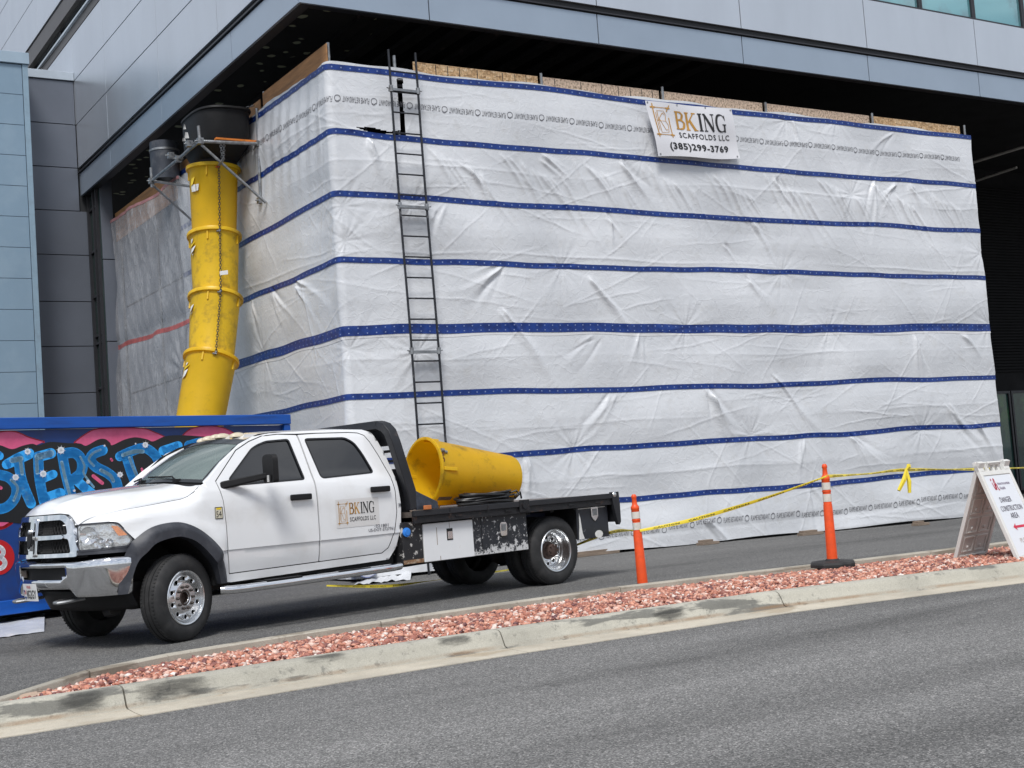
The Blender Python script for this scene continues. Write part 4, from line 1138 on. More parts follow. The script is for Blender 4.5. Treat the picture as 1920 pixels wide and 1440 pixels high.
# view angle of camera in section frame: camera lies towards local -y (xax to the right of picture)
MAT['sticker_y'] = pm('yellow_sticker', (0.85,0.62,0.02), 0.45, 0, 0.1, 8)
for i in range(4):
    a, b_ = AX[i], AX[i+1]
    ln = (a-b_).length+0.06 if i < 3 else (AX[3]-AX[5]).length
    o = thing('chute_section', CHLAB[i], 'debris chute', a, 0, 'yellow chute sections hanging from the hopper')
    o.matrix_world = Matrix.Translation(a) @ frame_from(a, b_)
    r0 = CHR
    put('barrel', M().lathe(chute_profile(ln, r0), 56, closed=True), MAT['yellow_clean'] if i in (0,3) else MAT['yellow'], o)
    for ang in (-1.62, -0.2, -3.0, 1.5):
        f = M(); q = Matrix.Rotation(ang,4,'Z')
        f.box((r0-0.01,-0.014,-0.20),(r0+0.022,0.014,-0.03), rot=q.to_3x3())
        put('fin', f, MAT['yellow_clean'], o, smooth=0, bevel=0.004)
    sp_ = [(-2.35,-0.28,0.10,0.13,MAT['sticker_y'],0.3),(-2.28,-0.40,0.13,0.13,MAT['paper'],-0.2),(-2.05,-0.40,0.06,0.12,MAT['paper'],0)]
    if i == 1: sp_ = [(-2.45,-0.16,0.07,0.08,MAT['paper'],0),(-2.45,-0.24,0.14,0.07,MAT['sticker_y'],0.5),(-2.4,-0.33,0.13,0.10,MAT['paper'],0.4),(-2.4,-0.42,0.04,0.04,MAT['paper'],0)]
    if i == 2: sp_ = [(-2.45,-0.30,0.10,0.12,MAT['paper'],0.3),(-2.5,-0.42,0.07,0.09,MAT['paper'],0.6)]
    if i == 3: sp_ = [(-2.35,-0.24,0.06,0.06,MAT['paper'],0),(-2.35,-0.30,0.13,0.06,MAT['sticker_y'],0.4),(-2.38,-0.41,0.12,0.13,MAT['paper'],0.2)]
    stickers(o, None, sp_, r0+0.002)
    lug = M()
    q = Matrix.Rotation(-1.15,4,'Z')
    lug.box((r0-0.01,-0.018,-0.08),(r0+0.06,0.018,-0.03), rot=q.to_3x3())
    lug.lathe([(0.0,0),(0.016,0),(0.016,0.05),(0.0,0.05)], 8, q @ Matrix.Translation((r0+0.03,0,-0.07)) @ Matrix.Rotation(R(90),4,'X'))
    put('chain_lug', lug, pm('orange_lug', (0.65,0.13,0.03), 0.5) if i == 0 else MAT['steel'], o, smooth=0)
def chute_front(i, s_=1.0, off=0.06, z=-0.05):
    q = Matrix.Translation(AX[i]) @ frame_from(AX[i], AX[i+1])
    a = -1.15
    return q @ Vector(((CHR+off)*math.cos(a)*s_, (CHR+off)*math.sin(a), z))
ch = M()
cpts = [chute_front(0), chute_front(1), chute_front(2), chute_front(3)]
chain_mesh(ch, cpts)
co_ = put('chute_chain', ch, MAT['chain'], None)
tag(co_, 'long rusty chain running down the front of the hanging yellow chute', 'chain')
tg = M(); p = cpts[1].lerp(cpts[2],0.72); tg.hexa([p+Vector((-.02,-.03,-.04)),p+Vector((.10,-.09,-.03)),p+Vector((.10,-.085,-.03)),p+Vector((-.02,-.025,-.04))],[p+Vector((-.02,-.03,.03)),p+Vector((.10,-.09,.04)),p+Vector((.10,-.085,.04)),p+Vector((-.02,-.025,.03))])
put('tag', tg, MAT['paper'], co_, smooth=0)

# hopper
hp = thing('chute_hopper', 'black plastic funnel hopper at the head of the yellow chute', 'hopper', (7.93, 21.97, 6.85))
def hop_loop(k, n=64):
    """k 0 at the top (D shape against the wall), 1 at the round outlet"""
    out = []
    for i in range(n):
        a = 2*math.pi*i/n
        c_, s_ = math.cos(a), math.sin(a)
        e = 0.42
        X = math.copysign(abs(c_)**e, c_); Y = math.copysign(abs(s_)**0.62, s_)
        xt = (7.92+0.48*X) if c_ > 0 else (7.92-0.47*abs(c_)**0.8)
        yt = 21.76+0.74*Y
        xb_, yb_ = 7.93+0.385*c_, 21.95+0.385*s_
        out.append((xt+(xb_-xt)*k, yt+(yb_-yt)*k))
    return out
hm = M()
lv = [(0.0,8.02,1.035),(0.0,7.985,1.045),(0.02,7.97,1.0),(0.07,7.50,1.0),(0.12,7.44,1.0),(0.95,7.24,1.0),(1.0,7.14,1.0),(1.12,6.98,1.0)]
loops = []
for k, z, s_ in lv:
    lp = hop_loop(k); loops.append([(7.9+(x-7.9)*s_, 21.85+(y-21.85)*s_, z) for x, y in lp])
for k, z, s_ in reversed(lv[2:]):
    lp = hop_loop(k); loops.append([(7.9+(x-7.9)*s_*0.97, 21.85+(y-21.85)*s_*0.97, z+0.01) for x, y in lp])
loops.append([(7.9+(x-7.9)*0.985, 21.85+(y-21.85)*0.985, 8.02) for x, y in hop_loop(0)])
vs = [p for lp in loops for p in lp]; n = 64; fs = []
for i in range(len(loops)):
    j = (i+1) % len(loops)
    for k in range(n): fs.append((i*n+k, i*n+(k+1)%n, j*n+(k+1)%n, j*n+k))
hm.add(vs, fs)
put('funnel', hm, MAT['black'], hp, world=True, smooth=40)
sh = M(); p = at_x(397,214,7.72); sh.tube([p+Vector((0.0,-0.0,0.03)), p+Vector((-0.03,-0.04,0.0)), p+Vector((-0.03,-0.05,-0.10)), p+Vector((0.0,-0.03,-0.12)),p+Vector((0.03,-0.06,-0.10)),p+Vector((0.02,-0.05,0.0))], 0.012, 6, closed=True)
put('shackle', sh, MAT['steel'], hp, world=True)
for (px,py,x,w_,h_) in ((346,238,7.40,0.05,0.08),(350,254,7.40,0.08,0.10),(345,262,7.40,0.07,0.05)):
    p = at_x(px,py,x); s_ = M(); s_.grid(lambda u_,v_: tuple(p+Vector((0.85*(u_-.5)*w_-0.02*u_*v_, -0.53*(u_-.5)*w_-0.05*v_*(1-u_), (v_-.5)*h_))), 4, 4)
    put('label_sticker', s_, MAT['paper'], hp, world=True, smooth=60)
hc = M(); chain_mesh(hc, [at_x(392,208,7.72), at_x(420,211,7.9), at_x(445,207,8.2), at_x(476,198,8.42)])
tag(put('hopper_chain', hc, MAT['steel'], None), 'short bright chain from the hopper rim to the scaffold post', 'chain')
hc2 = M()
chain_mesh(hc2, [at_x(414,272,7.45), at_x(417,300,7.52), chute_front(0)]); chain_mesh(hc2, [at_x(420,272,7.45), at_x(419,298,7.52), chute_front(0)])
tag(put('hanger_chain', hc2, MAT['steel'], None), 'doubled chain dropping from the bracket bar to the top yellow section', 'chain')
# outrigger bracket
br = thing('chute_bracket', 'galvanised tube bracket carrying the black hopper off the scaffold', 'bracket', (8.42, 21.0, 7.38))
A_ = Vector((7.40,21.08,7.385)); B_ = Vector((8.42,21.02,7.40)); E_ = Vector((7.42,23.9,7.37)); C_ = Vector((8.40,21.06,6.42))
D_ = Vector((8.40,20.82,6.33)); F_ = Vector((8.42,24.3,7.40)); G_ = Vector((8.40,24.5,6.75))
for nm, a, b_, r_ in (('transom',A_,B_,0.03),('outer_ledger',A_,E_,0.028),('transom',E_,F_,0.026),('post',B_+Vector((0,0,0.62)),C_,0.025),('brace',A_+Vector((0.02,0,-0.06)),D_,0.024),('brace',E_+Vector((0,0,-0.06)),G_,0.022),
                       ('spigot',A_+Vector((0,0,-0.03)),A_+Vector((-0.01,0,0.26)),0.028),('spigot',E_+Vector((0,0,-0.12)),E_+Vector((0,0,0.25)),0.026),('rail',A_+Vector((-.02,0.15,0.03)),E_+Vector((0.12,-1.2,0.10)),0.022),
                       ('post',Vector((8.3,22.6,7.2)),Vector((8.3,22.6,8.28)),0.026)):
    put(nm, M().tube([a, b_], r_, 10), MAT['steel'], br, world=True)
def coupler(p, parent):
    c = M(); c.box((-0.05,-0.05,-0.05),(0.05,0.05,0.05), at=p); c.tube([Vector(p)+Vector((-0.09,0,0)), Vector(p)+Vector((0.09,0,0.01))], 0.012, 6)
    c.tube([Vector(p)+Vector((0,-0.08,0.03)), Vector(p)+Vector((0,0.08,0.03))], 0.012, 6)
    put('coupler', c, MAT['steel'], parent, world=True, smooth=30)
for p in (A_, B_, E_, C_, A_.lerp(E_,0.42), A_.lerp(E_,0.5)+Vector((-0.03,0.1,0.14)), Vector((8.3,22.6,8.1)), A_.lerp(E_,0.1)+Vector((-0.06,0.1,0.05))): coupler(p, br)
op = put('orange_plank', M().box((-0.37,-0.02,0),(0.37,0.10,0.035)), pm('orange_painted_wood', (0.62,0.18,0.02), 0.6, 0, 0.25, 6, 0.1, 60, dirt=(0.12,0.05,0.01), dscale=12, damt=0.6), None, smooth=0, bevel=0.004)
op.location = (8.04, 21.06, 7.43); tag(op, 'short orange plank lying on the bracket bar against the hopper', 'plank')
dr = thing('duct_drum', 'grey round duct end hanging under the soffit behind the hopper', 'duct', at_x(311,338,8.15))
put('shell', M().lathe([(0.25,0.0),(0.28,0.0),(0.28,0.75),(0.25,0.75)], 40, closed=True), pm('grey_duct', (0.05,0.057,0.072), 0.45, 0.4, 0.15, 3, dirt=(0.2,0.2,0.2), dscale=4, damt=0.4), dr)
put('hoop', M().lathe([(0.281,0.56),(0.292,0.56),(0.292,0.60),(0.281,0.60)], 40, closed=True), MAT['steel'], dr)

# ------------------------------------------------------------------ dumpster
DY = R(17.9)
DP = Vector((7.90, 19.22, 0)); DX = Vector((math.cos(DY), math.sin(DY), 0)); DN = Vector((-math.sin(DY), math.cos(DY), 0))
dm = thing('dumpster', 'blue roll-off dumpster with bubble letter graffiti on its side, parked under the chute', 'dumpster', DP, DY)
DL, DW, DH = 6.9, 2.44, 2.61
sd_ = M(); sd_.box((-DL,0,0.22),(-0.13,0.006,DH-0.16)); 
put('side_wall', sd_, MAT['navy'], dm, smooth=0)
bk_ = M(); bk_.box((-DL,DW-0.03,0.22),(-0.1,DW,DH-0.16)); put('side_wall', bk_, MAT['navy'], dm, smooth=0)
en = M(); en.box((-0.13,0.09,0.22),(-0.08,DW-0.05,DH-0.2)); put('tailgate', en, MAT['navy'], dm, smooth=0)
fe = M(); fe.box((-DL-0.05,0,0.22),(-DL,DW,DH-0.1)); put('front_wall', fe, MAT['navy'], dm, smooth=0)
flr = M(); flr.box((-DL,0.02,0.2),(-0.14,DW-0.04,0.24)); put('floor', flr, MAT['dark'], dm, smooth=0)
for y in (-0.075, DW-0.03):
    put('top_rail', M().box((-DL-0.05,y,DH-0.15),(0.0,y+0.105,DH)), MAT['navy_rail'], dm, smooth=0, bevel=0.012)
put('corner_post', M().box((-0.128,-0.06,0.1),(-0.005,0.088,DH-0.152)), MAT['navy_rail'], dm, smooth=0, bevel=0.01)
put('corner_post', M().box((-0.128,DW-0.1,0.1),(-0.005,DW+0.05,DH-0.152)), MAT['navy_rail'], dm, smooth=0, bevel=0.01)
put('bottom_rail', M().box((-DL,-0.06,0.12),(-0.13,0.04,0.30)), MAT['navy_rail'], dm, smooth=0, bevel=0.012)
for y in (0.6, 1.7): put('skid', M().box((-DL,y,0.05),(-0.1,y+0.12,0.198)), MAT['darksteel'], dm, smooth=0)
for x in (-0.7,-5.9):
    for y in (0.35, 1.85):
        put('roller', M().lathe([(0.0,-0.06),(0.10,-0.06),(0.10,0.06),(0.0,0.06)], 20, Matrix.Translation((x,y,0.102)) @ Matrix.Rotation(R(90),4,'X')), MAT['darksteel'], dm)
# graffiti: traced in crop units (6 per photo pixel), laid on the wall plane
def gp(x, y):
    p = at_plane(x/6.0, 780+y/6.0, DP, DN)-DP
    return (p.dot(DX), p.z)
def paint(name, polys, layer, mat):
    g_ = M(); y = -0.002*layer
    for pl in polys:
        q = [gp(*c_) for c_ in pl]
        g_.flat([q], lambda a, b: (a, y, b))
    put(name, g_, mat, dm, smooth=0, fix=False)
def pmt(name, c_, v=0.1, s_=3, **k): return pm(name, c_, 0.45, 0, v, s_, 0.04, 20, **k)
PINK = pmt('spray_pink', (0.76,0.11,0.25), 0.15, 4, dirt=(0.74,0.2,0.34), dscale=2, damt=0.5)
RED = pmt('spray_red', (0.50,0.012,0.015)); BLK = pmt('spray_black', (0.012,0.012,0.014))
SKY = pmt('spray_light_blue', (0.035,0.42,1.0), 0.06, 3, dirt=(0.26,0.46,0.58), dscale=1.6, damt=0.9, dlo=0.58, dhi=0.70)
GRY = pmt('spray_grey_blue', (0.24,0.44,0.58), 0.1, 4, dirt=(0.05,0.36,0.9), dscale=5, damt=0.5)
WHT = pmt('spray_white', (0.88,0.90,0.94), 0.03)
lip1 = bez2([(-120,215),(40,180),(180,185),(310,240),(420,275),(490,292)])+[(400,330),(130,375),(-120,420)]
lip2 = bez2([(840,298),(960,210),(1080,155),(1300,138),(1600,145),(1740,190),(1850,238)])+[(1740,285),(1500,330),(960,335)]
lip3 = bez2([(2030,250),(2130,160),(2260,122),(2420,118),(2560,160),(2680,230)])+[(2600,330),(2100,330)]
for pts_, w__ in (([(-120,215),(40,180),(180,185),(310,240),(420,275),(490,292)],26),([(840,298),(960,210),(1080,155),(1300,138),(1600,145),(1740,190),(1850,238)],22),([(2030,250),(2130,160),(2260,122),(2420,118),(2560,160),(2680,230)],22),([(-80,1270),(40,1250),(130,1195)],40)):
    paint('graffiti_lip_line', stroke(bez2(pts_), w__, 4), 1, RED)
for lp_ in (lip1, lip2, lip3, [(-80,1180),(110,1190),(30,1240),(-80,1245)]): paint('graffiti_lip', [lp_], 2, PINK)
T_ = [stroke([(70,545),(200,480),(325,425)], [100,118,110], 6), stroke(bez2([(205,480),(240,720),(345,985)]), 105, 6)]
LET = {'S0': stroke(bez2([(-160,560),(-40,650),(90,690),(175,790),(165,920),(60,1030),(-120,1060)]), 105, 6)+stroke([(-60,420),(-10,450)], 90, 6), 'T': T_[0]+T_[1],
  'E': stroke(bez2([(425,455),(440,700),(490,960)]), 105, 6)+stroke([(425,460),(570,420)], 108, 6)+stroke([(480,705),(595,655)], 90, 6)+stroke([(500,930),(675,870)], 110, 6),
  'R': stroke(bez2([(695,425),(735,650),(800,900)]), 105, 6)+stroke(bez2([(695,430),(830,415),(915,500),(905,640),(780,740)]), 110, 6)+stroke([(850,715),(940,800),(1050,890)], 100, 6),
  'S': stroke(bez2([(1150,385),(1050,425),(1015,490),(1070,570),(1210,645),(1300,735),(1310,860),(1220,960)]), 108, 6),
  'D': stroke(bez2([(1420,450),(1480,640),(1560,830)]), 110, 6)+stroke(bez2([(1345,455),(1480,395),(1620,360),(1740,440),(1790,560),(1760,700),(1600,820)]), 100, 6),
  'I': stroke([(1830,390),(2000,335)], 95, 6)+stroke([(1925,380),(1980,640)], 105, 6), 'R2': stroke(bez2([(2120,330),(2170,560),(2200,700)]), 100, 6)+stroke(bez2([(2120,330),(2280,300),(2360,420),(2180,560)]), 95, 6)}
blackbg = [bez2([(-120,330),(0,330),(130,372),(250,335),(360,312),(430,330),(560,292),(760,305),(900,310),(965,335),(1100,265),(1180,260),(1235,300),(1260,328),(1400,265),(1520,240),(1650,262),(1720,285),(1850,230),(2000,215),(2200,225),(2400,240)],5)+[(2400,1000),(1500,1100),(400,1230),(100,1195),(-120,1190)]]
paint('graffiti_black', blackbg, 3, BLK)
for k in LET: paint('graffiti_letter', [[(sum(p[0] for p in pl)/len(pl)+(x-sum(p[0] for p in pl)/len(pl))*1.08, sum(p[1] for p in pl)/len(pl)+(y-sum(p[1] for p in pl)/len(pl))*1.08) for x, y in pl] for pl in LET[k]], 4, SKY)
for pts_, w__ in (([(130,500),(230,480)],60),([(225,500),(245,650)],40),([(420,460),(570,420)],76),([(405,480),(415,640)],40),([(690,520),(725,680),(780,880)],36),([(1125,380),(1040,420),(995,490),(1050,560)],26),([(1130,610),(1230,665),(1270,730)],40),([(1380,440),(1500,400),(1600,400)],46),([(1450,470),(1520,640),(1560,740)],34),([(900,460),(945,560),(940,650),(1050,800)],24),([(120,720),(195,810),(150,950)],30)):
    paint('graffiti_shading', stroke(bez2(pts_), w__, 6), 5, GRY)
for pts_, w__ in (([(1045,675),(1145,755)],40),([(1245,485),(1255,500)],28),([(1590,595),(1605,640)],26),([(-20,800),(5,810)],40)):
    paint('graffiti_dash', stroke(pts_, w__, 6), 5, PINK)
def star(x, y, r_):
    out = [[(x+r_*math.cos(a), y+r_*math.sin(a)) for a in [2*math.pi*k/14 for k in range(14)]]]
    for a in (0.1, 1.67, 0.9, 2.4):
        c_, s_ = math.cos(a), math.sin(a); l_ = r_*1.6; w_ = r_*0.16
        out.append([(x-l_*c_, y-l_*s_),(x+w_*s_, y-w_*c_),(x+l_*c_, y+l_*s_),(x-w_*s_, y+w_*c_)])
    return out
for q in ((305,400,33),(170,690,34),(480,650,36),(680,385,38),(1170,335,11),(985,740,20),(830,840,13),(1345,660,30),(1630,325,31),(1520,312,9)): paint('graffiti_sparkle', star(*q), 6, WHT)
ring = [(-30+190*math.cos(2*math.pi*k/40), 1590+200*math.sin(2*math.pi*k/40)) for k in range(40)]
paint('graffiti_ring', [ring], 3, RED)
paint('graffiti_number', stroke([(-40+75*math.cos(2*math.pi*k/16), 1530+62*math.sin(2*math.pi*k/16)) for k in range(17)], 52, 4)+stroke([(-35+88*math.cos(2*math.pi*k/16), 1655+66*math.sin(2*math.pi*k/16)) for k in range(17)], 54, 4), 4, WHT)
# ------------------------------------------------------------------ flatbed truck (local: x rearwards from the front axle, y to the far side, z up)
TO = Vector((4.06,12.84,0)); TYAW = R(12)
trk = thing('flatbed_truck', 'white crew cab flatbed truck with company sign on its rear door, parked beside the kerb', 'truck', TO, TYAW)
RT = Matrix.Rotation(TYAW, 3, 'Z'); RTi = RT.transposed()
def tl(px, py, ax, val):
    """point on the truck's local plane ax = val"""
    o = RTi @ (CAM_P-TO); v = RTi @ vray(px, py); i = 'xyz'.index(ax)
    return o+v*((val-o[i])/v[i])
YC = 1.0
ZE = [(-1.0,1.19),(-0.86,1.227),(-0.69,1.285),(-0.5,1.322),(-0.12,1.362),(0.12,1.388),(0.2,1.41),(0.26,1.45),(0.31,1.51),(0.42,1.535)]
YTAB = [(0.45,0.115),(0.50,0.10),(0.62,0.082),(0.72,0.058),(0.835,0.046),(0.845,0.036),(1.0,0.032),(1.28,0.030),(1.37,0.036),(1.45,0.052),(1.53,0.085),(1.58,0.105),(1.96,0.245),(2.03,0.285),(2.06,0.31)]
def yn(x, z):
    y = lerp_tab(YTAB, z)
    if x < -0.38: y += 0.34*((-0.38-x)/0.5)**1.7
    if x < 0.34:
        ze = lerp_tab(ZE, x); k = max(0, (z-(ze-0.13))/0.13); y = min(y, 0.04+max(0, y-0.04)*1.0)+0.085*min(k,1.1)**2*(1-sst(0.2,0.34,x))
    if x < 0.52 and z < 1.25:
        r_ = math.hypot(x-0.0, z-0.42); y -= 0.03*sst(0.86,0.70,r_)
    return y
def bis_panel(outline, holes, yf, step=0.07, far=False):
    polys = [outline]+holes
    pts = [p for pl in polys for p in pl]
    tri = tessellate_polygon([[Vector((a,b,0)) for a,b in pl] for pl in polys])
    bm = bmesh.new(); vs = [bm.verts.new((a,0,b)) for a, b in pts]
    for t_ in tri:
        try: bm.faces.new([vs[i] for i in t_])
        except ValueError: pass
    x0 = min(p[0] for p in pts); x1 = max(p[0] for p in pts); z0 = min(p[1] for p in pts); z1 = max(p[1] for p in pts)
    for a, b, n_, i in ((x0,x1,(1,0,0),0),(z0,z1,(0,0,1),2)):
        q = a+step
        while q < b-1e-4:
            co = [0,0,0]; co[i] = q
            bmesh.ops.bisect_plane(bm, geom=bm.verts[:]+bm.edges[:]+bm.faces[:], dist=1e-5, plane_co=co, plane_no=n_); q += step
    if z1 > 0.85 > z0:
        for q in (0.835,0.845):
            bmesh.ops.bisect_plane(bm, geom=bm.verts[:]+bm.edges[:]+bm.faces[:], dist=1e-5, plane_co=(0,0,q), plane_no=(0,0,1))
    bmesh.ops.remove_doubles(bm, verts=bm.verts, dist=1e-5)
    bm.verts.ensure_lookup_table()
    for v in bm.verts: v.co.y = yf(v.co.x, v.co.z)
    bm.normal_update()
    out = M()
    for v in bm.verts: out.v.append((v.co.x, 2*YC-v.co.y if far else v.co.y, v.co.z))
    for f in bm.faces:
        c_ = [v.co for v in f.verts]; ar = sum(c_[k].x*c_[(k+1)%len(c_)].z-c_[(k+1)%len(c_)].x*c_[k].z for k in range(len(c_)))
        ids = [v.index for v in f.verts]
        if (ar > 0) == far: ids = ids[::-1]
        out.f.append(tuple(ids))
    bm.free()
    return out
def off_poly(p, d):
    """move outline outward by d (any winding)"""
    n = len(p); ar = sum(p[i][0]*p[(i+1)%n][1]-p[(i+1)%n][0]*p[i][1] for i in range(n)); s_ = 1 if ar > 0 else -1
    out = []
    for i in range(n):
        a, b, c_ = Vector(p[i-1]), Vector(p[i]), Vector(p[(i+1)%n])
        e1 = (b-a).normalized(); e2 = (c_-b).normalized()
        n1 = Vector((e1.y,-e1.x)); n2 = Vector((e2.y,-e2.x)); m_ = (n1+n2)
        m_ = m_/max(0.5, m_.length_squared/2)
        out.append(tuple(b+m_*d*s_))
    return out
def rnd(p, r_, n=4):
    """round polygon corners"""
    out = []
    for i in range(len(p)):
        a, b, c_ = Vector(p[i-1]), Vector(p[i]), Vector(p[(i+1)%len(p)])
        l1 = min(r_, (a-b).length*0.45); l2 = min(r_, (c_-b).length*0.45)
        s_, e = b+(a-b).normalized()*l1, b+(c_-b).normalized()*l2
        for k in range(n+1):
            t_ = k/n; out.append(tuple(s_*(1-t_)**2+b*2*t_*(1-t_)+e*t_*t_))
    return out
FD = [(0.507,1.546),(0.530,1.44),(0.548,1.345),(0.566,1.1),(0.575,0.822),(0.600,0.605),(1.698,0.622),(1.700,0.9),(1.690,1.483),(1.652,1.90),(1.640,2.0),(1.40,2.012),(1.193,1.997),(1.02,1.945),(0.835,1.856)]
FW = rnd([(0.70,1.49),(0.655,1.555),(1.02,1.868),(1.11,1.91),(1.23,1.945),(1.52,1.957),(1.588,1.508)], 0.035)
RD = [(1.712,0.622),(1.714,0.9),(1.704,1.483),(1.666,1.90),(1.654,2.0),(1.9,2.008),(2.35,2.005),(2.47,1.995),(2.545,1.965),(2.60,1.88),(2.665,1.72),(2.735,1.5),(2.768,1.323),(2.772,1.08),(2.725,0.85),(2.645,0.69),(2.56,0.637)]
RW = rnd([(1.80,1.507),(1.735,1.88),(1.722,1.955),(2.27,1.952),(2.38,1.89),(2.45,1.76),(2.53,1.535)], 0.05)
ARCH_I = [(-0.50,0.60),(-0.47,0.80),(-0.373,0.89),(-0.255,0.982),(-0.10,1.02),(0.03,1.015),(0.189,0.95),(0.30,0.86),(0.377,0.755),(0.44,0.62),(0.465,0.529)]
BODY = [(-0.44,1.025),(-0.505,1.11),(-0.575,1.205),(-0.86,1.215),(-0.93,1.215),(-0.93,1.222),(-0.86,1.240),(-0.69,1.288),(-0.5,1.324),(-0.12,1.362),(0.12,1.388),(0.2,1.41),(0.26,1.45),(0.31,1.51),(0.36,1.530),(0.44,1.58),(0.62,1.73),(0.90,1.92),(1.04,1.972),(1.12,2.0),(1.25,2.022),(1.5,2.035),(2.2,2.045),(2.55,2.035),(2.66,2.0),(2.71,1.9),(2.76,1.75),(2.805,1.45),(2.84,1.16),(2.82,0.9),(2.755,0.68),(2.66,0.555),(0.62,0.515),(0.50,0.53),(0.47,0.66),(0.40,0.78),(0.31,0.88),(0.19,0.97),(0.03,1.035),(-0.10,1.04),(-0.255,1.0),(-0.373,0.91),(-0.42,0.96)]
DOORHOLE = off_poly([p for p in FD[:7]]+[(1.705,0.622)]+RD[16:17][::-1]+RD[15:10:-1]+RD[10:5:-1][0:0], 0)  # placeholder, replaced below
DOORS = FD[0:7]+[(2.56,0.637),(2.645,0.69),(2.725,0.85),(2.772,1.08),(2.768,1.323),(2.735,1.5),(2.665,1.72),(2.60,1.88),(2.545,1.965),(2.47,1.995),(2.35,2.005),(1.9,2.008),(1.64,2.006),(1.40,2.012),(1.193,1.997),(1.02,1.945),(0.835,1.856)]
DH_ = off_poly(DOORS, 0.007)
body = M()
for far in (False, True):
    bp_ = bis_panel(BODY, [DH_], yn, 0.06, far); body.add(bp_.v, bp_.f)
# windscreen curves
def ws_bot(s_):  # s -1 near .. 1 far
    return Vector((0.22+0.235*s_*s_, YC+0.765*s_, 1.592-0.05*s_*s_))
def ws_top(s_):
    return Vector((1.005+0.075*s_*s_, YC+0.665*s_, 2.012-0.052*s_*s_))
def ws(s_, t_, off=0.0):
    p = ws_bot(s_).lerp(ws_top(s_), t_); bul = 0.035*math.sin(math.pi*t_)
    n_ = Vector((-0.45,0,0.9)); return p+n_*(bul+off)
# A pillar faces between side frame edge and windscreen, both sides
side_edge = [(0.36,1.530),(0.44,1.58),(0.62,1.73),(0.90,1.92),(1.04,1.972),(1.12,2.0)]
for sg in (-1, 1):
    st = [Vector((x, yn(x,z) if sg < 0 else 2*YC-yn(x,z), z)) for x, z in side_edge]
    ds = [0]; 
    for a, b in zip(st, st[1:]): ds.append(ds[-1]+(b-a).length)
    en_ = [ws(sg*1.0, d/ds[-1]) for d in ds]
    body.grid(lambda u_, v_: tuple(st[round(u_*5)].lerp(en_[round(u_*5)], v_)+Vector((-0.012*math.sin(v_*math.pi),0,(0.018 if sg < 0 else -0.012)*math.sin(v_*math.pi)))), 6, 5)
# roof
ROOFZ = [(0.9,1.92),(1.04,1.972),(1.12,2.0),(1.25,2.022),(1.5,2.035),(2.2,2.045),(2.55,2.035),(2.66,2.0)]
def roof(u_, v_):
    s_ = 2*v_-1
    xf = ws_top(max(-1,min(1,s_*1.06))).x
    x = xf+(2.66-xf)*u_
    xe = 1.10+(2.66-1.10)*u_
    ze = lerp_tab(ROOFZ, xe); ye = yn(xe, ze)
    y = ye+(2*YC-2*ye)*v_
    zt_ = ws_top(s_).z if u_ == 0 else None
    crown = 0.045*(1-abs(s_)**2.2)*(1-0.9*(1-sst(0,0.16,u_)))*(1-0.6*sst(0.85,1,u_))
    z = ze+crown
    if u_ < 0.16: z = z*sst(0,0.16,u_)+(1-sst(0,0.16,u_))*ws_top(s_).z
    return (x, y, z)
body.grid(roof, 26, 21)
# rear wall of the cab
RWL = [(2.66,2.0),(2.71,1.9),(2.76,1.75),(2.805,1.45),(2.84,1.16),(2.82,0.9),(2.755,0.68),(2.66,0.555)]
def rearw(u_, v_):
    x, z = RWL[round(u_*7)]; y = yn(x,z); return (x+0.03*(1-(2*v_-1)**4), y+(2*YC-2*y)*v_, z)
body.grid(rearw, 8, 9)
put('body', body, MAT['white'], trk, smooth=40)
inner = M()
for sg in (0, 1):                     # dark door frames behind the shut lines
    f2 = lambda y: 2*YC-y if sg else y
    pts = off_poly(DOORS, 0.03)
    q = bis_panel(pts, [off_poly(FW,-0.0), off_poly(RW,-0.0)], lambda x, z: yn(x,z)+0.036, 0.12, bool(sg)); inner.add(q.v, q.f)
inner.box((0.45,0.16,0.50),(2.78,1.84,0.60)); inner.box((0.30,0.18,0.9),(0.40,1.82,1.50))
put('cab_shell', inner, MAT['dgap'], trk, smooth=0, fix=False)
cabin = M()
cabin.hexa([(0.42,0.22,1.2),(0.85,0.22,1.2),(0.85,1.78,1.2),(0.42,1.78,1.2)],[(0.40,0.30,1.50),(0.80,0.26,1.46),(0.80,1.74,1.46),(0.40,1.70,1.50)])
put('dashboard', cabin, pm('dash_grey', (0.10,0.105,0.105), 0.6, 0, 0.1, 8), trk, bevel=0.03)
for y in (0.5, 1.45):
    s_ = M(); s_.box((1.42,y-0.25,0.8),(1.6,y+0.25,1.52)); s_.box((1.0,y-0.25,0.78),(1.45,y+0.25,0.98)); put('seat', s_, pm('seat_grey', (0.09,0.09,0.095), 0.8), trk, bevel=0.05)
    put('headrest', M().box((1.48,y-0.13,1.55),(1.60,y+0.13,1.78)), pm('headrest_grey', (0.07,0.07,0.072), 0.8), trk, bevel=0.05)
sw = M(); sw.tube([Vector((0.93,0.52,1.42))+Vector((-0.07*math.sin(a),0.19*math.cos(a),0.17*math.sin(a))) for a in [2*math.pi*k/24 for k in range(24)]], 0.016, 8, closed=True)
sw.box((0.82,0.50,1.38),(0.94,0.54,1.44)); put('steering_wheel', sw, MAT['black'], trk)
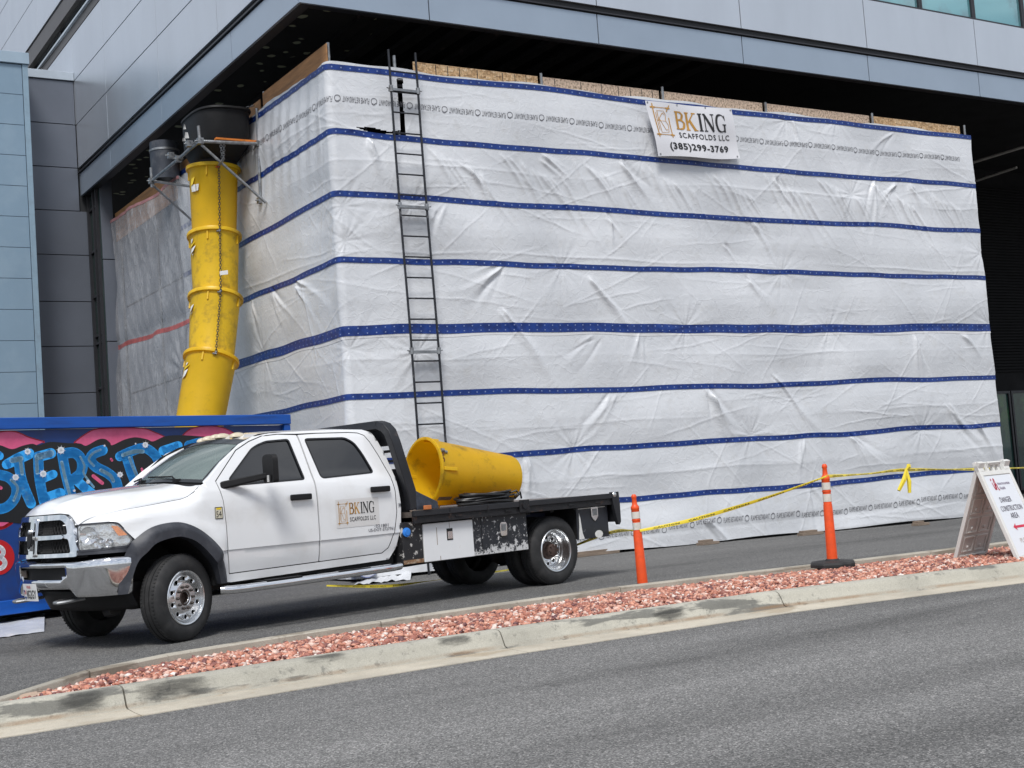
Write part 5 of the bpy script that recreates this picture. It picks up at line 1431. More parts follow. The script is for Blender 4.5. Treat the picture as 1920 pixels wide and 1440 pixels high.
# doors with windows and handles
MAT['glassblack'] = pm('window_rubber', (0.012,0.012,0.013), 0.4)
for far in (False, True):
    fl = (lambda y: 2*YC-y) if far else (lambda y: y)
    for out_, win, hx in ((off_poly(FD,-0.003), FW, (1.335,1.605)),(off_poly(RD,-0.003), RW, (2.40,2.672))):
        d = put('door', bis_panel(out_, [win], yn, 0.06, far), MAT['white'], trk, smooth=40, fix=False, solid=0.03, bevel=0.004)
        w_ = put('window', bis_panel(off_poly(win,0.012), [], lambda x, z: yn(x,z)+0.014, 0.12, far), MAT['glass_tint'], d, smooth=40, fix=False)
        put('window_seal', bis_panel(off_poly(win,0.004), [off_poly(win,-0.014)], lambda x, z: yn(x,z)-0.002, 0.2, far), MAT['glassblack'], d, smooth=40, fix=False)
        h = M(); zc_ = 1.322 if hx[0] < 2 else 1.345
        y0 = 0.030
        h.box((hx[0],fl(y0-0.032)-0.016,zc_-0.030),(hx[1],fl(y0-0.032)+0.016,zc_+0.034))
        put('handle', h, MAT['black'], d, bevel=0.014, seg=3)
# hood
ZCT = [(-1.04,1.325),(-1.0,1.368),(-0.93,1.42),(-0.85,1.458),(-0.64,1.515),(-0.3,1.545),(0.08,1.568),(0.3,1.588)]
def xg(y): return -1.0+0.115*(abs(y-1)/0.6)**2.2
NOSE = [(0.0,0.0,1.334),(0.40,0.40,1.336),(0.62,0.505,1.322),(0.74,0.555,1.285),(0.86,0.595,1.238),(1.0,0.628,1.212)]   # s, half width, z: follows the grille frame
def hood_top(u_, s_):
    a = abs(s_)
    xf_ = -1.02+0.13*a**2.4; xb_ = 0.17+0.16*a*a
    x = xf_+(xb_-xf_)*u_
    ze = lerp_tab(ZE, max(x,-0.93)); zc2 = lerp_tab(ZCT, x-0.13*a**2.4*(1-u_))
    ye = yn(max(x,-0.93), ze)+0.006
    g_ = 1-0.10*sst(0.0,0.45,a)-0.16*sst(0.42,0.68,a)-0.74*sst(0.60,1.0,a)**1.15
    return Vector((x, ye+(2*YC-2*ye)*(s_+1)/2, ze+0.004+(zc2-ze)*g_))
def hood(u_, v_):
    s_ = 2*v_-1; a = abs(s_); U0 = 0.16
    if u_ >= U0: return tuple(hood_top(u_, s_))
    hw = lerp_tab([(p[0],p[1]) for p in NOSE], a); zf_ = lerp_tab([(p[0],p[2]) for p in NOSE], a)
    yf_ = YC+math.copysign(hw, s_); F_ = Vector((xg(yf_)+0.05*(zf_-0.91)/0.41-0.012, yf_, zf_))
    p1 = hood_top(U0, s_); tn = (hood_top(U0+0.05, s_)-p1)*(U0/0.05)
    k = u_/U0; c_ = p1-tn*0.5
    c_.z = max(c_.z, F_.z+0.3*(p1.z-F_.z))
    return tuple(F_*(1-k)**2+c_*2*k*(1-k)+p1*k*k)
put('hood', M().grid(hood, 40, 61), MAT['white'], trk, smooth=60)
# fender-top infill under the hood front, between grille frame and head lamps
nose = M()
nose.grid(lambda u_, v_: (xg(0.36+1.28*u_)+0.09, 0.36+1.28*u_, 0.9+0.36*v_), 15, 5)
put('radiator_support', nose, MAT['dgap'], trk)
cow = M().grid(lambda u_, v_: tuple((Vector(hood(1.0, 0.03+0.94*v_))+Vector((-0.01,0,-0.012))).lerp(ws_bot(2*(0.03+0.94*v_)-1)+Vector((0.03,0,-0.012)), u_)), 4, 21)
put('cowl', cow, MAT['black'], trk)
# windscreen
m, t, b, l = node_mat('windscreen_glass')
b.inputs['Base Color'].default_value = (0.55,0.68,0.64,1); b.inputs['Roughness'].default_value = 0.015
b.inputs['Specular IOR Level'].default_value = 1.0; b.inputs['Alpha'].default_value = 0.42; b.inputs['Coat Weight'].default_value = 1.0; b.inputs['Coat Roughness'].default_value = 0.01
b.inputs['Metallic'].default_value = 0.35
wso = put('windscreen', M().grid(lambda u_, v_: tuple(ws(2*(0.015+0.97*u_)-1, 0.02+0.96*v_)), 24, 12), m, trk, smooth=180)
frit = M()
frit.grid(lambda u_, v_: tuple(ws(2*u_-1, 0.86+0.14*v_, 0.004)), 24, 4); frit.grid(lambda u_, v_: tuple(ws(2*u_-1, -0.01+0.06*v_, 0.004)), 24, 3)
for e in (-1, 1): frit.grid(lambda u_, v_: tuple(ws(e*(0.955+0.045*u_), v_, 0.004)), 3, 12)
put('windscreen_border', frit, pm('screen_border', (0.03,0.033,0.036), 0.12, 0, 0.1, 5), wso, smooth=180)
for a, b_ in ((-0.62,0.02),(0.1,0.72)):
    wp_ = M(); wp_.tube([ws(a,0.0,0.02), ws(a+0.1,0.05,0.03), ws(b_,0.07,0.022)], 0.009, 6); wp_.box((-0.03,-0.03,-0.01),(0.03,0.03,0.03), at=ws(a,0.0,0.0)); put('wiper', wp_, MAT['black'], trk)
mr_ = M(); mr_.box((-0.02,-0.12,-0.035),(0.02,0.12,0.035), at=ws(0.0,0.86)+Vector((0.08,0,-0.06))); put('rear_view_mirror', mr_, MAT['black'], trk, bevel=0.015)
for s_ in (0.56,0.36,0.10,-0.07,-0.48):
    c_ = ws_top(s_)+Vector((0.14,0,0.030)); lm = M()
    q = Matrix.Translation(c_) @ Matrix.Diagonal((0.095,0.058,0.042,1))
    lm.lathe([(1.0,-0.2),(1.0,0.1),(0.9,0.45),(0.65,0.75),(0.3,0.95),(0.01,1.0)], 20, q)
    put('roof_marker_lamp', lm, pm('cream_lens', (0.60,0.53,0.40), 0.3, 0, 0.08, 10), trk)
ant = M().lathe([(0.05,0),(0.045,0.02),(0.02,0.035),(0.001,0.038)], 14, Matrix.Translation((1.22,YC-0.26,2.045)) @ Matrix.Diagonal((1.6,0.8,1,1))); put('roof_antenna', ant, MAT['flare'], trk)
# grille
def gfr(y, z, off): return (xg(y)+0.05*(z-0.91)/0.41-off, y, z)
def gshape(poly, holes, t0, t1, mat, name, parent=trk, nx=0.05):
    """front part: outline with holes in (y,z), bent to the nose"""
    mm = M(); polys = [poly]+holes
    pts = [p for pl in polys for p in pl]
    tri = tessellate_polygon([[Vector((a,b,0)) for a,b in pl] for pl in polys])
    bm = bmesh.new(); vs_ = [bm.verts.new((0,a,b)) for a, b in pts]
    for t_ in tri:
        try: bm.faces.new([vs_[i] for i in t_])
        except ValueError: pass
    q = min(p[0] for p in pts)+nx
    while q < max(p[0] for p in pts):
        bmesh.ops.bisect_plane(bm, geom=bm.verts[:]+bm.edges[:]+bm.faces[:], dist=1e-5, plane_co=(0,q,0), plane_no=(0,1,0)); q += nx
    r_ = bmesh.ops.extrude_face_region(bm, geom=bm.faces[:])
    top = {g_ for g_ in r_['geom'] if isinstance(g_, bmesh.types.BMVert)}
    for v in bm.verts: v.co = Vector(gfr(v.co.y, v.co.z, t1 if v in top else t0))
    bmesh.ops.recalc_face_normals(bm, faces=bm.faces)
    bm.verts.index_update()
    mm.v = [tuple(v.co) for v in bm.verts]; mm.f = [tuple(v.index for v in f.verts) for f in bm.faces]; bm.free()
    return put(name, mm, mat, parent, smooth=35, bevel=0.010, seg=3)
sym = lambda p: p+[(2-a, b) for a, b in reversed(p)]
GO = rnd(sym([(0.325,0.915),(0.40,1.17),(0.45,1.285),(0.53,1.325)]), 0.05)
def hole(p, far): return [(2-a,b) for a,b in p] if far else p
HU = rnd([(0.925,1.13),(0.925,1.272),(0.56,1.275),(0.495,1.23),(0.465,1.13)], 0.03)
HL = rnd([(0.925,0.953),(0.925,1.092),(0.455,1.092),(0.412,0.953)], 0.03)
gf = gshape(GO, [hole(HU,0),hole(HU,1),hole(HL,0),hole(HL,1)], -0.05, 0.035, MAT['chrome'], 'grille_frame')
vbp = [(0.945,0.93),(1.055,0.93),(1.04,1.30),(0.96,1.30)]
gshape(rnd(vbp,0.02), [], 0.036, 0.062, MAT['chrome'], 'grille_bar', gf)
for far in (0, 1): gshape(hole(rnd([(0.50,1.092),(0.942,1.088),(0.942,1.132),(0.51,1.128)],0.015),far), [], 0.036, 0.052, MAT['chrome'], 'grille_bar', gf)
shp = bez2([(1.0,1.20),(0.952,1.185),(0.938,1.12),(0.955,1.04),(1.0,0.99),(1.045,1.04),(1.062,1.12),(1.048,1.185),(1.0,1.20)],3)[:-1]
em = gshape(shp, [], 0.055, 0.082, MAT['chrome'], 'emblem', gf)
gshape([(1+(a-1)*0.8, 1.1+(b-1.1)*0.84) for a,b in shp], [], 0.078, 0.088, MAT['black'], 'emblem_face', em)
em2 = M().lathe([(0.001,0.03),(0.02,0.022),(0.03,0.0)], 14, Matrix.Translation(gfr(0.985,1.175,0.08)) @ Matrix.Rotation(R(-90),4,'Y')); put('emblem_knob', em2, MAT['chrome'], em)
gm_ = M()
for far in (0, 1):
    for zlo, zhi in ((0.96,1.085),(1.135,1.268)):
        for k in range(18):
            y0 = 0.47+k*0.045
            y0 = 2-y0 if far else y0
            for dr in (-1, 1):
                yb2 = y0+dr*0.06
                if not (0.44 < y0 < 1.56 and 0.44 < yb2 < 1.56): continue
                gm_.tube([gfr(y0,zlo,-0.02), gfr(yb2,zhi,-0.02)], 0.006, 4)
put('grille_mesh', gm_, MAT['dgap'], gf, smooth=0)
# head lamps
for far in (False, True):
    fl = (lambda y: 2*YC-y) if far else (lambda y: y)
    A0, B0 = Vector((-0.885,0.335,0)), Vector((-0.455,0.052,0))
    def hl(t_, z, off=0.0):
        p = A0.lerp(B0, t_); nrm = Vector((-0.55,-0.835,0)); bul = 0.055*math.sin(math.pi*min(1,max(0,t_)))
        p = p+nrm*(bul+off); return (p.x+0.06*(z-1.0), fl(p.y), z)
    hp_ = rnd([(0.0,1.205),(0.62,1.208),(0.74,1.19),(1.0,1.035),(0.90,0.985),(0.03,0.972)], 0.04)
    def hpoly(poly, o0, name, mat, parent):
        q = bis_panel(poly, [], lambda x, z: 0, 0.08); mm = M(); mm.v = [hl(x,z,o0) for x,_,z in q.v]; mm.f = q.f
        return put(name, mm, mat, parent, smooth=40)
    hz = hpoly(hp_, -0.03, 'headlight', pm('headlight_reflector', (0.62,0.63,0.64), 0.12, 0.85, 0.3, 9, 0.6, 9, bdist=0.03), trk)
    for t_, zc_, r_ in ((0.22,1.105,0.085),(0.42,1.03,0.055),(0.60,1.02,0.045)):
        bl = M(); c_ = Vector(hl(t_, zc_, -0.025)); dirv = Vector((-0.8,-0.6 if not far else 0.6,0))
        bl.lathe([(r_,0.012),(r_*0.85,0.0),(r_*0.35,-0.03),(0.018,-0.03),(0.018,0.0),(0.001,0.008)], 24, Matrix.Translation(c_+dirv*0.02) @ dirv.to_track_quat('Z','Y').to_matrix().to_4x4()); put('bulb_bowl', bl, MAT['chrome'], hz)
    hpoly(rnd([(0.60,1.185),(0.72,1.178),(0.90,1.085),(0.74,1.082)],0.015), -0.012, 'turn_signal', pm('amber_lens', (0.75,0.22,0.02), 0.2, 0, 0.3, 14, 0.3, 40), hz)
    hpoly(hp_, 0.004, 'lens', pm('clear_lens', (0.9,0.92,0.93), 0.03, 0, 0.02, 3, alpha=0.16, spec=0.9), hz)
    q2 = M(); qq = bis_panel(off_poly(hp_,0.018), [off_poly(hp_,-0.004)], lambda x,z: 0, 0.08); q2.v = [hl(x,z,0.0) for x,_,z in qq.v]; q2.f = qq.f; put('bezel', q2, MAT['flare'], hz, smooth=40)
    tr2 = M(); tr2.grid(lambda u_, v_: hl(-0.02+1.06*u_, 0.925+0.035*0+0.048*v_, -0.005), 14, 3); put('lower_trim', tr2, MAT['flare'], trk)
# bumper
BP = [(-0.50,0.0),(-0.58,-0.005),(-0.68,0.01),(-0.77,0.065),(-0.85,0.17),(-0.905,0.31),(-0.94,0.46),(-0.975,0.66),(-0.998,0.84),(-1.005,1.0)]
bpl = spline([(a,b,0) for a,b in BP], 6); bpl = bpl+[(a,2-b,0) for a,b,_ in reversed(bpl[:-1])]
prof_b = [(0.10,1.0),(0.04,0.995),(0.012,0.975),(0.0,0.93),(-0.004,0.80),(-0.002,0.72),(0.0,0.60),(0.004,0.48),(0.008,0.36),(0.014,0.22),(0.022,0.10),(0.04,0.02),(0.09,0.0)]
bmv = []; bmf = []; nb_ = len(prof_b)
for i, p in enumerate(bpl):
    a = Vector(bpl[max(i-1,0)]); c_ = Vector(bpl[min(i+1,len(bpl)-1)]); tn = (c_-a).normalized(); nn_ = Vector((-tn.y, tn.x, 0)); nn_ = nn_ if nn_.dot(Vector((p[0]+0.2,p[1]-1,0))) < 0 else -nn_
    ay = abs(p[1]-1); zb = 0.600-0.078*sst(0.50,0.62,ay); zt_ = 0.872+0.018*sst(0.6,1.0,ay)
    for o, h in prof_b: bmv.append(tuple(Vector(p)+nn_*o+Vector((0,0,zb+(zt_-zb)*h))))
for i in range(len(bpl)-1):
    ym = abs((bpl[i][1]+bpl[i+1][1])/2-1)
    for j in range(nb_-1):
        if ym < 0.50 and 3 <= j <= 7 and not (j == 7 and ym > 0.43) and not (j == 3): continue
        k = i*nb_+j; bmf.append((k, k+1, k+nb_+1, k+nb_))
bu = M(); bu.add(bmv, bmf); bo = put('bumper', bu, MAT['chrome'], trk, smooth=50, solid=0.018)
rec_ = M(); rec_.grid(lambda u_, v_: (-0.93+0.03*abs(2*u_-1)**2, 0.44+1.12*u_, 0.66+0.19*v_), 12, 3); put('bumper_slot', rec_, MAT['dgap'], bo)
tb = M(); tb.box((-0.94,1.38,0.72),(-0.93,1.52,0.79)); put('sensor', tb, pm('dull_brown', (0.06,0.045,0.035), 0.6), bo)
va = M()
va.grid(lambda u_, v_: (-0.80+0.30*abs(2*u_-1)**3+0.10*v_, 0.10+1.8*u_, 0.57-0.20*v_), 25, 5)
put('valance', va, MAT['black'], trk, smooth=60, solid=0.02)
for y in (0.62, 1.55):
    hk = M(); hk.tube([(-0.72,y-0.05,0.50),(-0.92,y-0.05,0.485),(-0.98,y-0.01,0.48),(-0.985,y+0.05,0.482),(-0.92,y+0.085,0.49),(-0.72,y+0.085,0.50)], 0.018, 8); put('tow_hook', hk, MAT['steel'], trk)
pl = M(); PLO = Vector((-1.045,0,0))
def plate(a, b, off=0.0): return (-1.03-off+0.02*(0.5-b)-0.01*math.sin(a*3), 1.25-0.305*a, 0.50+0.17*b)
pl.grid(lambda u_, v_: plate(u_, v_), 6, 4); po_ = put('licence_plate', pl, pm('plate_white', (0.72,0.72,0.72), 0.4, 0, 0.05, 8), trk, smooth=0, solid=0.003)
pt_ = M(); polys_to(pt_, text_polys('8G2GY', 0.30, 0.14, 0.50, 0.64, 0.01), lambda a, b: plate(a, b, 0.004)); put('plate_number', pt_, MAT['ink'], po_, smooth=0, fix=False)
pt_ = M(); polys_to(pt_, text_polys('Utah', 0.34, 0.74, 0.18, 0.30, 0.01), lambda a, b: plate(a, b, 0.004)); polys_to(pt_, [[(0.06,0.40+0.06*k),(0.26,0.40+0.06*k),(0.26,0.425+0.06*k),(0.06,0.425+0.06*k)] for k in range(4)], lambda a, b: plate(a, b, 0.004)); put('plate_state', pt_, RED, po_, smooth=0, fix=False)
pt_ = M(); polys_to(pt_, [[(0.05,0.52),(0.14,0.52),(0.14,0.64),(0.05,0.64)],[(0.08,0.14),(0.24,0.14),(0.24,0.26),(0.08,0.26)]], lambda a, b: plate(a, b, 0.005)); put('plate_canton', pt_, MAT['navy'], po_, smooth=0, fix=False)
# wheel arch flares
FO = [(-0.665,0.53),(-0.625,0.75),(-0.556,0.925),(-0.458,1.035),(-0.283,1.138),(-0.071,1.170),(0.103,1.145),(0.295,1.042),(0.486,0.850),(0.556,0.644),(0.577,0.517)]
FI = [(-0.575,0.53),(-0.51,0.70),(-0.455,0.815),(-0.373,0.895),(-0.255,0.985),(-0.06,1.025),(0.06,1.012),(0.205,0.94),(0.377,0.755),(0.44,0.62),(0.468,0.517)]
FO_, FI_ = bez2(FO, 5), bez2(FI, 5)
for far in (False, True):
    fl = (lambda y: 2*YC-y) if far else (lambda y: y)
    nF = len(FO_)
    def flf(u_, v_):
        i = round(u_*(nF-1)); o, i_ = Vector(FO_[i]), Vector(FI_[i])
        if v_ <= 0.8:
            k = v_/0.8; p = o.lerp(i_, k); y = yn(max(o.x,-0.55), min(o.y,1.1))-0.002-0.062*math.sin(min(1,k*1.5)*math.pi/2)
            if o.x < -0.5: y = min(y, 0.012-0.03*k)
            y = max(y, -0.045)
        else:
            p = i_; k = (v_-0.8)/0.2; y = -0.045+0.16*k
        return (p.x, fl(y), p.y)
    put('wheel_arch_flare', M().grid(flf, nF, 11), MAT['flare'], trk, smooth=50)
    lin = M(); lin.grid(lambda u_, v_: (FI_[round(u_*(nF-1))][0]*1.0, fl(0.10+0.62*v_), FI_[round(u_*(nF-1))][1]), nF, 3); lin.grid(lambda u_, v_: (-0.6+1.1*u_, fl(0.72), 0.5+0.6*v_), 2, 2); put('wheel_well', lin, MAT['dgap'], trk)
# wheels
TYRE = [(0.255,0.20),(0.262,0.222),(0.285,0.235),(0.33,0.240),(0.375,0.232),(0.405,0.215),(0.420,0.195),(0.4265,0.165),(0.4275,0.15),(0.416,0.147),(0.416,0.137),(0.4285,0.134),(0.4285,0.095),(0.417,0.092),(0.417,0.082),(0.4285,0.079),(0.4265,0.05),(0.420,0.03),(0.405,0.008),(0.375,-0.008),(0.33,-0.014),(0.285,-0.010),(0.262,0.002),(0.255,0.025)]
def wheel(name, mtx, front=True, tyre_only=False):
    """axis local z pointing outward, z 0.24 is the outer sidewall"""
    w_ = bpy.data.objects.new(name, None); COL.objects.link(w_); w_.parent = trk; w_.matrix_local = mtx
    ty = M().lathe(TYRE, 72)
    for k in range(72):
        a = 2*math.pi*k/72
        for z0 in (0.036, 0.17): ty.box((0.4240,-0.012,z0),(0.4292,0.003,z0+0.026), rot=Matrix.Rotation(a,3,'Z'))
    put('tyre', ty, MAT['rubber'], w_, smooth=28)
    if tyre_only: return w_
    hz = [(0.175*math.cos(2*math.pi*k/10+0.3), 0.175*math.sin(2*math.pi*k/10+0.3)) for k in range(10)]
    def disc(rout, hr, ra, n_h, zf):
        hs = [[(ra*math.cos(2*math.pi*k/n_h+0.3)+hr*math.cos(q), ra*math.sin(2*math.pi*k/n_h+0.3)+hr*math.sin(q)) for q in [2*math.pi*j/12 for j in range(12)]] for k in range(n_h)]
        cen = [(0.055*math.cos(q), 0.055*math.sin(q)) for q in [2*math.pi*j/24 for j in range(24)]]
        mm = M(); mm.flat([[(rout*math.cos(q), rout*math.sin(q)) for q in [2*math.pi*j/48 for j in range(48)]]]+hs+[cen], lambda a, b: (a, b, zf(math.hypot(a,b))))
        return mm
    rimp = [(0.258,0.18),(0.266,0.215),(0.270,0.232),(0.262,0.240),(0.250,0.236),(0.243,0.215)]
    if front:
        rimp += [(0.238,0.19),(0.232,0.20),(0.226,0.213)]
        put('rim', M().lathe(rimp, 64), MAT['alloy'], w_, smooth=40)
        put('disc', disc(0.226, 0.022, 0.187, 10, lambda r_: 0.213), MAT['alloy'], w_, smooth=40, fix=True, solid=0.012)
        hub = M().lathe([(0.074,0.205),(0.072,0.2165),(0.058,0.218),(0.054,0.17),(0.001,0.165)], 32); put('hub_plate', M().lathe([(0.150,0.2125),(0.142,0.219),(0.08,0.220),(0.074,0.214)], 40), MAT['alloy'], w_); put('hub', hub, pm('rusty_hub', (0.07,0.05,0.04), 0.6, 0.5, 0.4, 30), w_)
        nut = M()
        for k in range(10):
            a = 2*math.pi*k/10; nut.lathe([(0.0145,0.195),(0.0145,0.232),(0.008,0.245),(0.001,0.247)], 8, Matrix.Translation((0.108*math.cos(a),0.108*math.sin(a),0)))
        put('lug_nut', nut, pm('lug_dark', (0.06,0.05,0.045), 0.4, 0.7, 0.2, 30), w_, smooth=0)
    else:
        rimp += [(0.240,0.19),(0.236,0.14),(0.225,0.115),(0.215,0.105),(0.212,0.075)]
        put('rim', M().lathe(rimp, 64), MAT['alloy'], w_, smooth=40)
        put('disc', disc(0.216, 0.022, 0.165, 10, lambda r_: 0.075), MAT['alloy'], w_, smooth=40, solid=0.012)
        hub = M().lathe([(0.112,0.07),(0.110,0.10),(0.085,0.112),(0.083,0.17),(0.06,0.185),(0.001,0.187)], 28)
        for k in range(8):
            a = 2*math.pi*k/8; hub.lathe([(0.012,0.18),(0.012,0.20),(0.001,0.20)], 6, Matrix.Translation((0.066*math.cos(a),0.066*math.sin(a),0)))
        put('hub', hub, pm('rusty_axle_hub', (0.085,0.055,0.045), 0.65, 0.3, 0.35, 25), w_)
    bk = M().lathe([(0.25,0.05),(0.001,0.05)], 40); put('brake_drum', bk, MAT['dgap'], w_)
    return w_
outw = Matrix.Rotation(R(90), 4, 'X')        # local z -> -y (near side outward)
STEER = R(19)
hubz = 0.426
wheel('wheel', Matrix.Translation((0.02,0.12,hubz)) @ Matrix.Rotation(STEER,4,'Z') @ outw @ Matrix.Translation((0,0,-0.12)), True)
wheel('wheel', Matrix.Translation((0.0,1.86,hubz)) @ Matrix.Rotation(STEER,4,'Z') @ Matrix.Rotation(R(-90),4,'X') @ Matrix.Translation((0,0,-0.12)), True)
RX = 5.26; rz_ = 0.424
wheel('wheel', Matrix.Translation((RX,0.24,rz_)) @ outw, False)
wheel('wheel', Matrix.Translation((RX,0.54,rz_)) @ outw, False, True)
wheel('wheel', Matrix.Translation((RX,1.76,rz_)) @ Matrix.Rotation(R(-90),4,'X'), False)
wheel('wheel', Matrix.Translation((RX,1.46,rz_)) @ Matrix.Rotation(R(-90),4,'X'), False, True)
# chassis
cx = M()
for y in (0.60,1.32): cx.box((-0.7,y,0.56),(6.3,y+0.08,0.80))
cx.tube([(0.0,0.25,0.44),(0,1.75,0.44)], 0.05, 10); cx.tube([(RX,0.2,0.424),(RX,1.8,0.424)], 0.07, 10); cx.lathe([(0.01,-0.18),(0.14,-0.14),(0.19,0),(0.14,0.14),(0.01,0.18)], 18, Matrix.Translation((RX,1.0,0.43)) @ Matrix.Rotation(R(90),4,'X'))
cx.tube([(1.6,1.0,0.56),(RX,1.0,0.46)], 0.045, 10); cx.box((0.2,0.66,0.42),(1.7,1.3,0.62)); cx.box((2.0,1.05,0.36),(3.0,1.33,0.6)); cx.tube([(1.2,0.45,0.46),(3.2,0.45,0.46),(5.9,0.5,0.52)], 0.04, 8)
cx.box((3.0,0.9,0.40),(3.9,1.3,0.66)); cx.tube([(-0.45,0.5,0.36),(-0.4,0.75,0.33)], 0.06, 8); cx.box((-0.35,0.35,0.35),(0.3,0.5,0.62))
put('chassis', cx, pm('chassis_black', (0.02,0.018,0.017), 0.7, 0.1, 0.4, 5, dirt=(0.06,0.04,0.03), dscale=5, damt=0.6), trk, smooth=30)
# running board
rbm = M(); rbm.tube([(0.47,0.045,0.455),(0.55,-0.02,0.448),(0.70,-0.045,0.447),(1.6,-0.045,0.457),(2.6,-0.045,0.47),(2.72,-0.02,0.475),(2.76,0.06,0.48)], 0.043, 14)
ro = put('running_board', rbm, MAT['chrome'], trk)
for a, b_ in ((0.95,1.38),(1.85,2.28)):
    put('step_pad', M().box((a,-0.075,0.487),(b_,0.01,0.506)), MAT['black'], ro, bevel=0.006)
for x in (0.9,1.7,2.45): put('step_bracket', M().box((x,-0.03,0.455),(x+0.05,0.35,0.50)), MAT['black'], ro, smooth=0)
# mirrors
for far in (False, True):
    fl = (lambda y: 2*YC-y) if far else (lambda y: y)
    arm = M(); a0 = [(0.53,0.07,1.455),(0.70,0.075,1.47),(0.66,0.08,1.53),(0.535,0.08,1.545)]; a1 = [(0.95,-0.17,1.535),(1.04,-0.16,1.545),(1.04,-0.16,1.605),(0.95,-0.17,1.60)]
    arm.add([(x,fl(y),z) for x,y,z in a0]+[(x,fl(y),z) for x,y,z in a1], [(0,1,2,3),(7,6,5,4),(0,4,5,1),(1,5,6,2),(2,6,7,3),(3,7,4,0)])
    mo = put('side_mirror', arm, MAT['black'], trk, bevel=0.02, seg=3)
    hd = M(); y0 = -0.20
    hd.prism(rnd([(-0.14,1.49),(0.115,1.49),(0.125,1.76),(0.05,1.785),(-0.10,1.782),(-0.14,1.75)],0.04), lambda a, b, d: (0.93+0.45*d+ (a+0.14)*0.08, fl(y0+a*0.86-0.02*d/0.11), b), 0.11)
    put('mirror_head', hd, MAT['black'], mo, bevel=0.03, seg=3)
    lens = M(); lens.grid(lambda u_, v_: (0.925+0.02*math.sin(u_*3.1), fl(-0.205+0.075*(u_-1)), 1.50+0.07*v_), 6, 4)
    put('mirror_lamp', lens, pm('lamp_lens_grey', (0.5,0.5,0.5), 0.15, 0.4, 0.3, 30), mo)
# headache rack
rk = bpy.data.objects.new('headache_rack', None); COL.objects.link(rk); rk.parent = trk
RKM = pm('rack_black_paint', (0.018,0.019,0.023), 0.42, 0.1, 0.2, 6, 0.08, 60, dirt=(0.12,0.09,0.08), dscale=10, damt=0.5, dlo=0.62, dhi=0.72)
def rkx(z): return 2.985-0.24*sst(1.05,2.1,z)*1.0
legpath = [(1.09,0),(1.3,0),(1.6,0),(1.85,0.0),(1.98,0.03),(2.045,0.10),(2.075,0.20)]
rkb = M()
for far in (0, 1):
    fl = (lambda y: 2*YC-y) if far else (lambda y: y)
    ring = []
    pth = [(rkx(z), 0.0+dy, z) for z, dy in legpath]
    for i, p in enumerate(pth):
        a = Vector(pth[max(i-1,0)]); c_ = Vector(pth[min(i+1,len(pth)-1)]); tn = (c_-a).normalized(); xx = Vector((1,0,0)); xx = (xx-tn*xx.dot(tn)).normalized(); yy = tn.cross(xx)
        P_ = Vector(p); ring.append([P_+xx*sx*0.062+yy*sy*0.05 for sx, sy in ((-1,-1),(1,-1),(1,1),(-1,1))])
    vs_ = [(q.x, fl(q.y), q.z) for r_ in ring for q in r_]; fs_ = []
    for i in range(len(ring)-1):
        for k in range(4): fs_.append((i*4+k, i*4+(k+1)%4, (i+1)*4+(k+1)%4, (i+1)*4+k))
    fs_.append((0,1,2,3)); fs_.append(tuple((len(ring)-1)*4+k for k in range(4)))
    rkb.add(vs_, fs_)
rkb.box((2.685,0.20,2.025),(2.81,1.80,2.125))
put('rack_frame', rkb, RKM, rk, bevel=0.012, smooth=35)
pp = M(); pp.hexa([(2.80,0.05,1.83),(2.815,0.05,1.83),(2.815,1.95,1.83),(2.80,1.95,1.83)],[(2.74,0.05,2.04),(2.755,0.05,2.04),(2.755,1.95,2.04),(2.74,1.95,2.04)])
pp.hexa([(2.975,0.05,1.0),(2.99,0.05,1.0),(2.99,1.95,1.0),(2.975,1.95,1.0)],[(2.885,0.05,1.565),(2.90,0.05,1.565),(2.90,1.95,1.565),(2.885,1.95,1.565)])
put('rack_plate', pp, RKM, rk, smooth=0)
slt = M()
for z in (1.64,1.755): slt.box((2.83,0.05,z),(2.88,1.95,z+0.03))
for y in (0.68,1.3): slt.box((2.83,y,1.56),(2.87,y+0.05,1.84))
put('rack_slat', slt, RKM, rk, smooth=0)
for y in (-0.055, 1.99):
    gs_ = M(); gs_.prism([(3.0,1.08),(3.0,1.30),(3.06,1.27),(3.31,1.16),(3.33,1.08)], lambda a, b, d: (a, y+d, b), 0.03); put('gusset', gs_, pm('worn_blue_black', (0.045,0.055,0.075), 0.5, 0.2, 0.3, 14, 0.1, 60, dirt=(0.02,0.02,0.02), dscale=20, damt=0.7), rk, smooth=0, bevel=0.004)
put('marker_lamp', M().box((3.06,-0.115,1.075),(3.17,-0.09,1.125)), pm('amber_marker', (0.50,0.16,0.05), 0.35, 0, 0.15, 20), trk, bevel=0.008)
put('rack_sticker', M().grid(lambda u_, v_: (2.878+0.0*u_-0.0, 0.13+0.10*u_-0.03, 1.18+0.085*v_), 2, 2), MAT['paper'], rk, smooth=0)
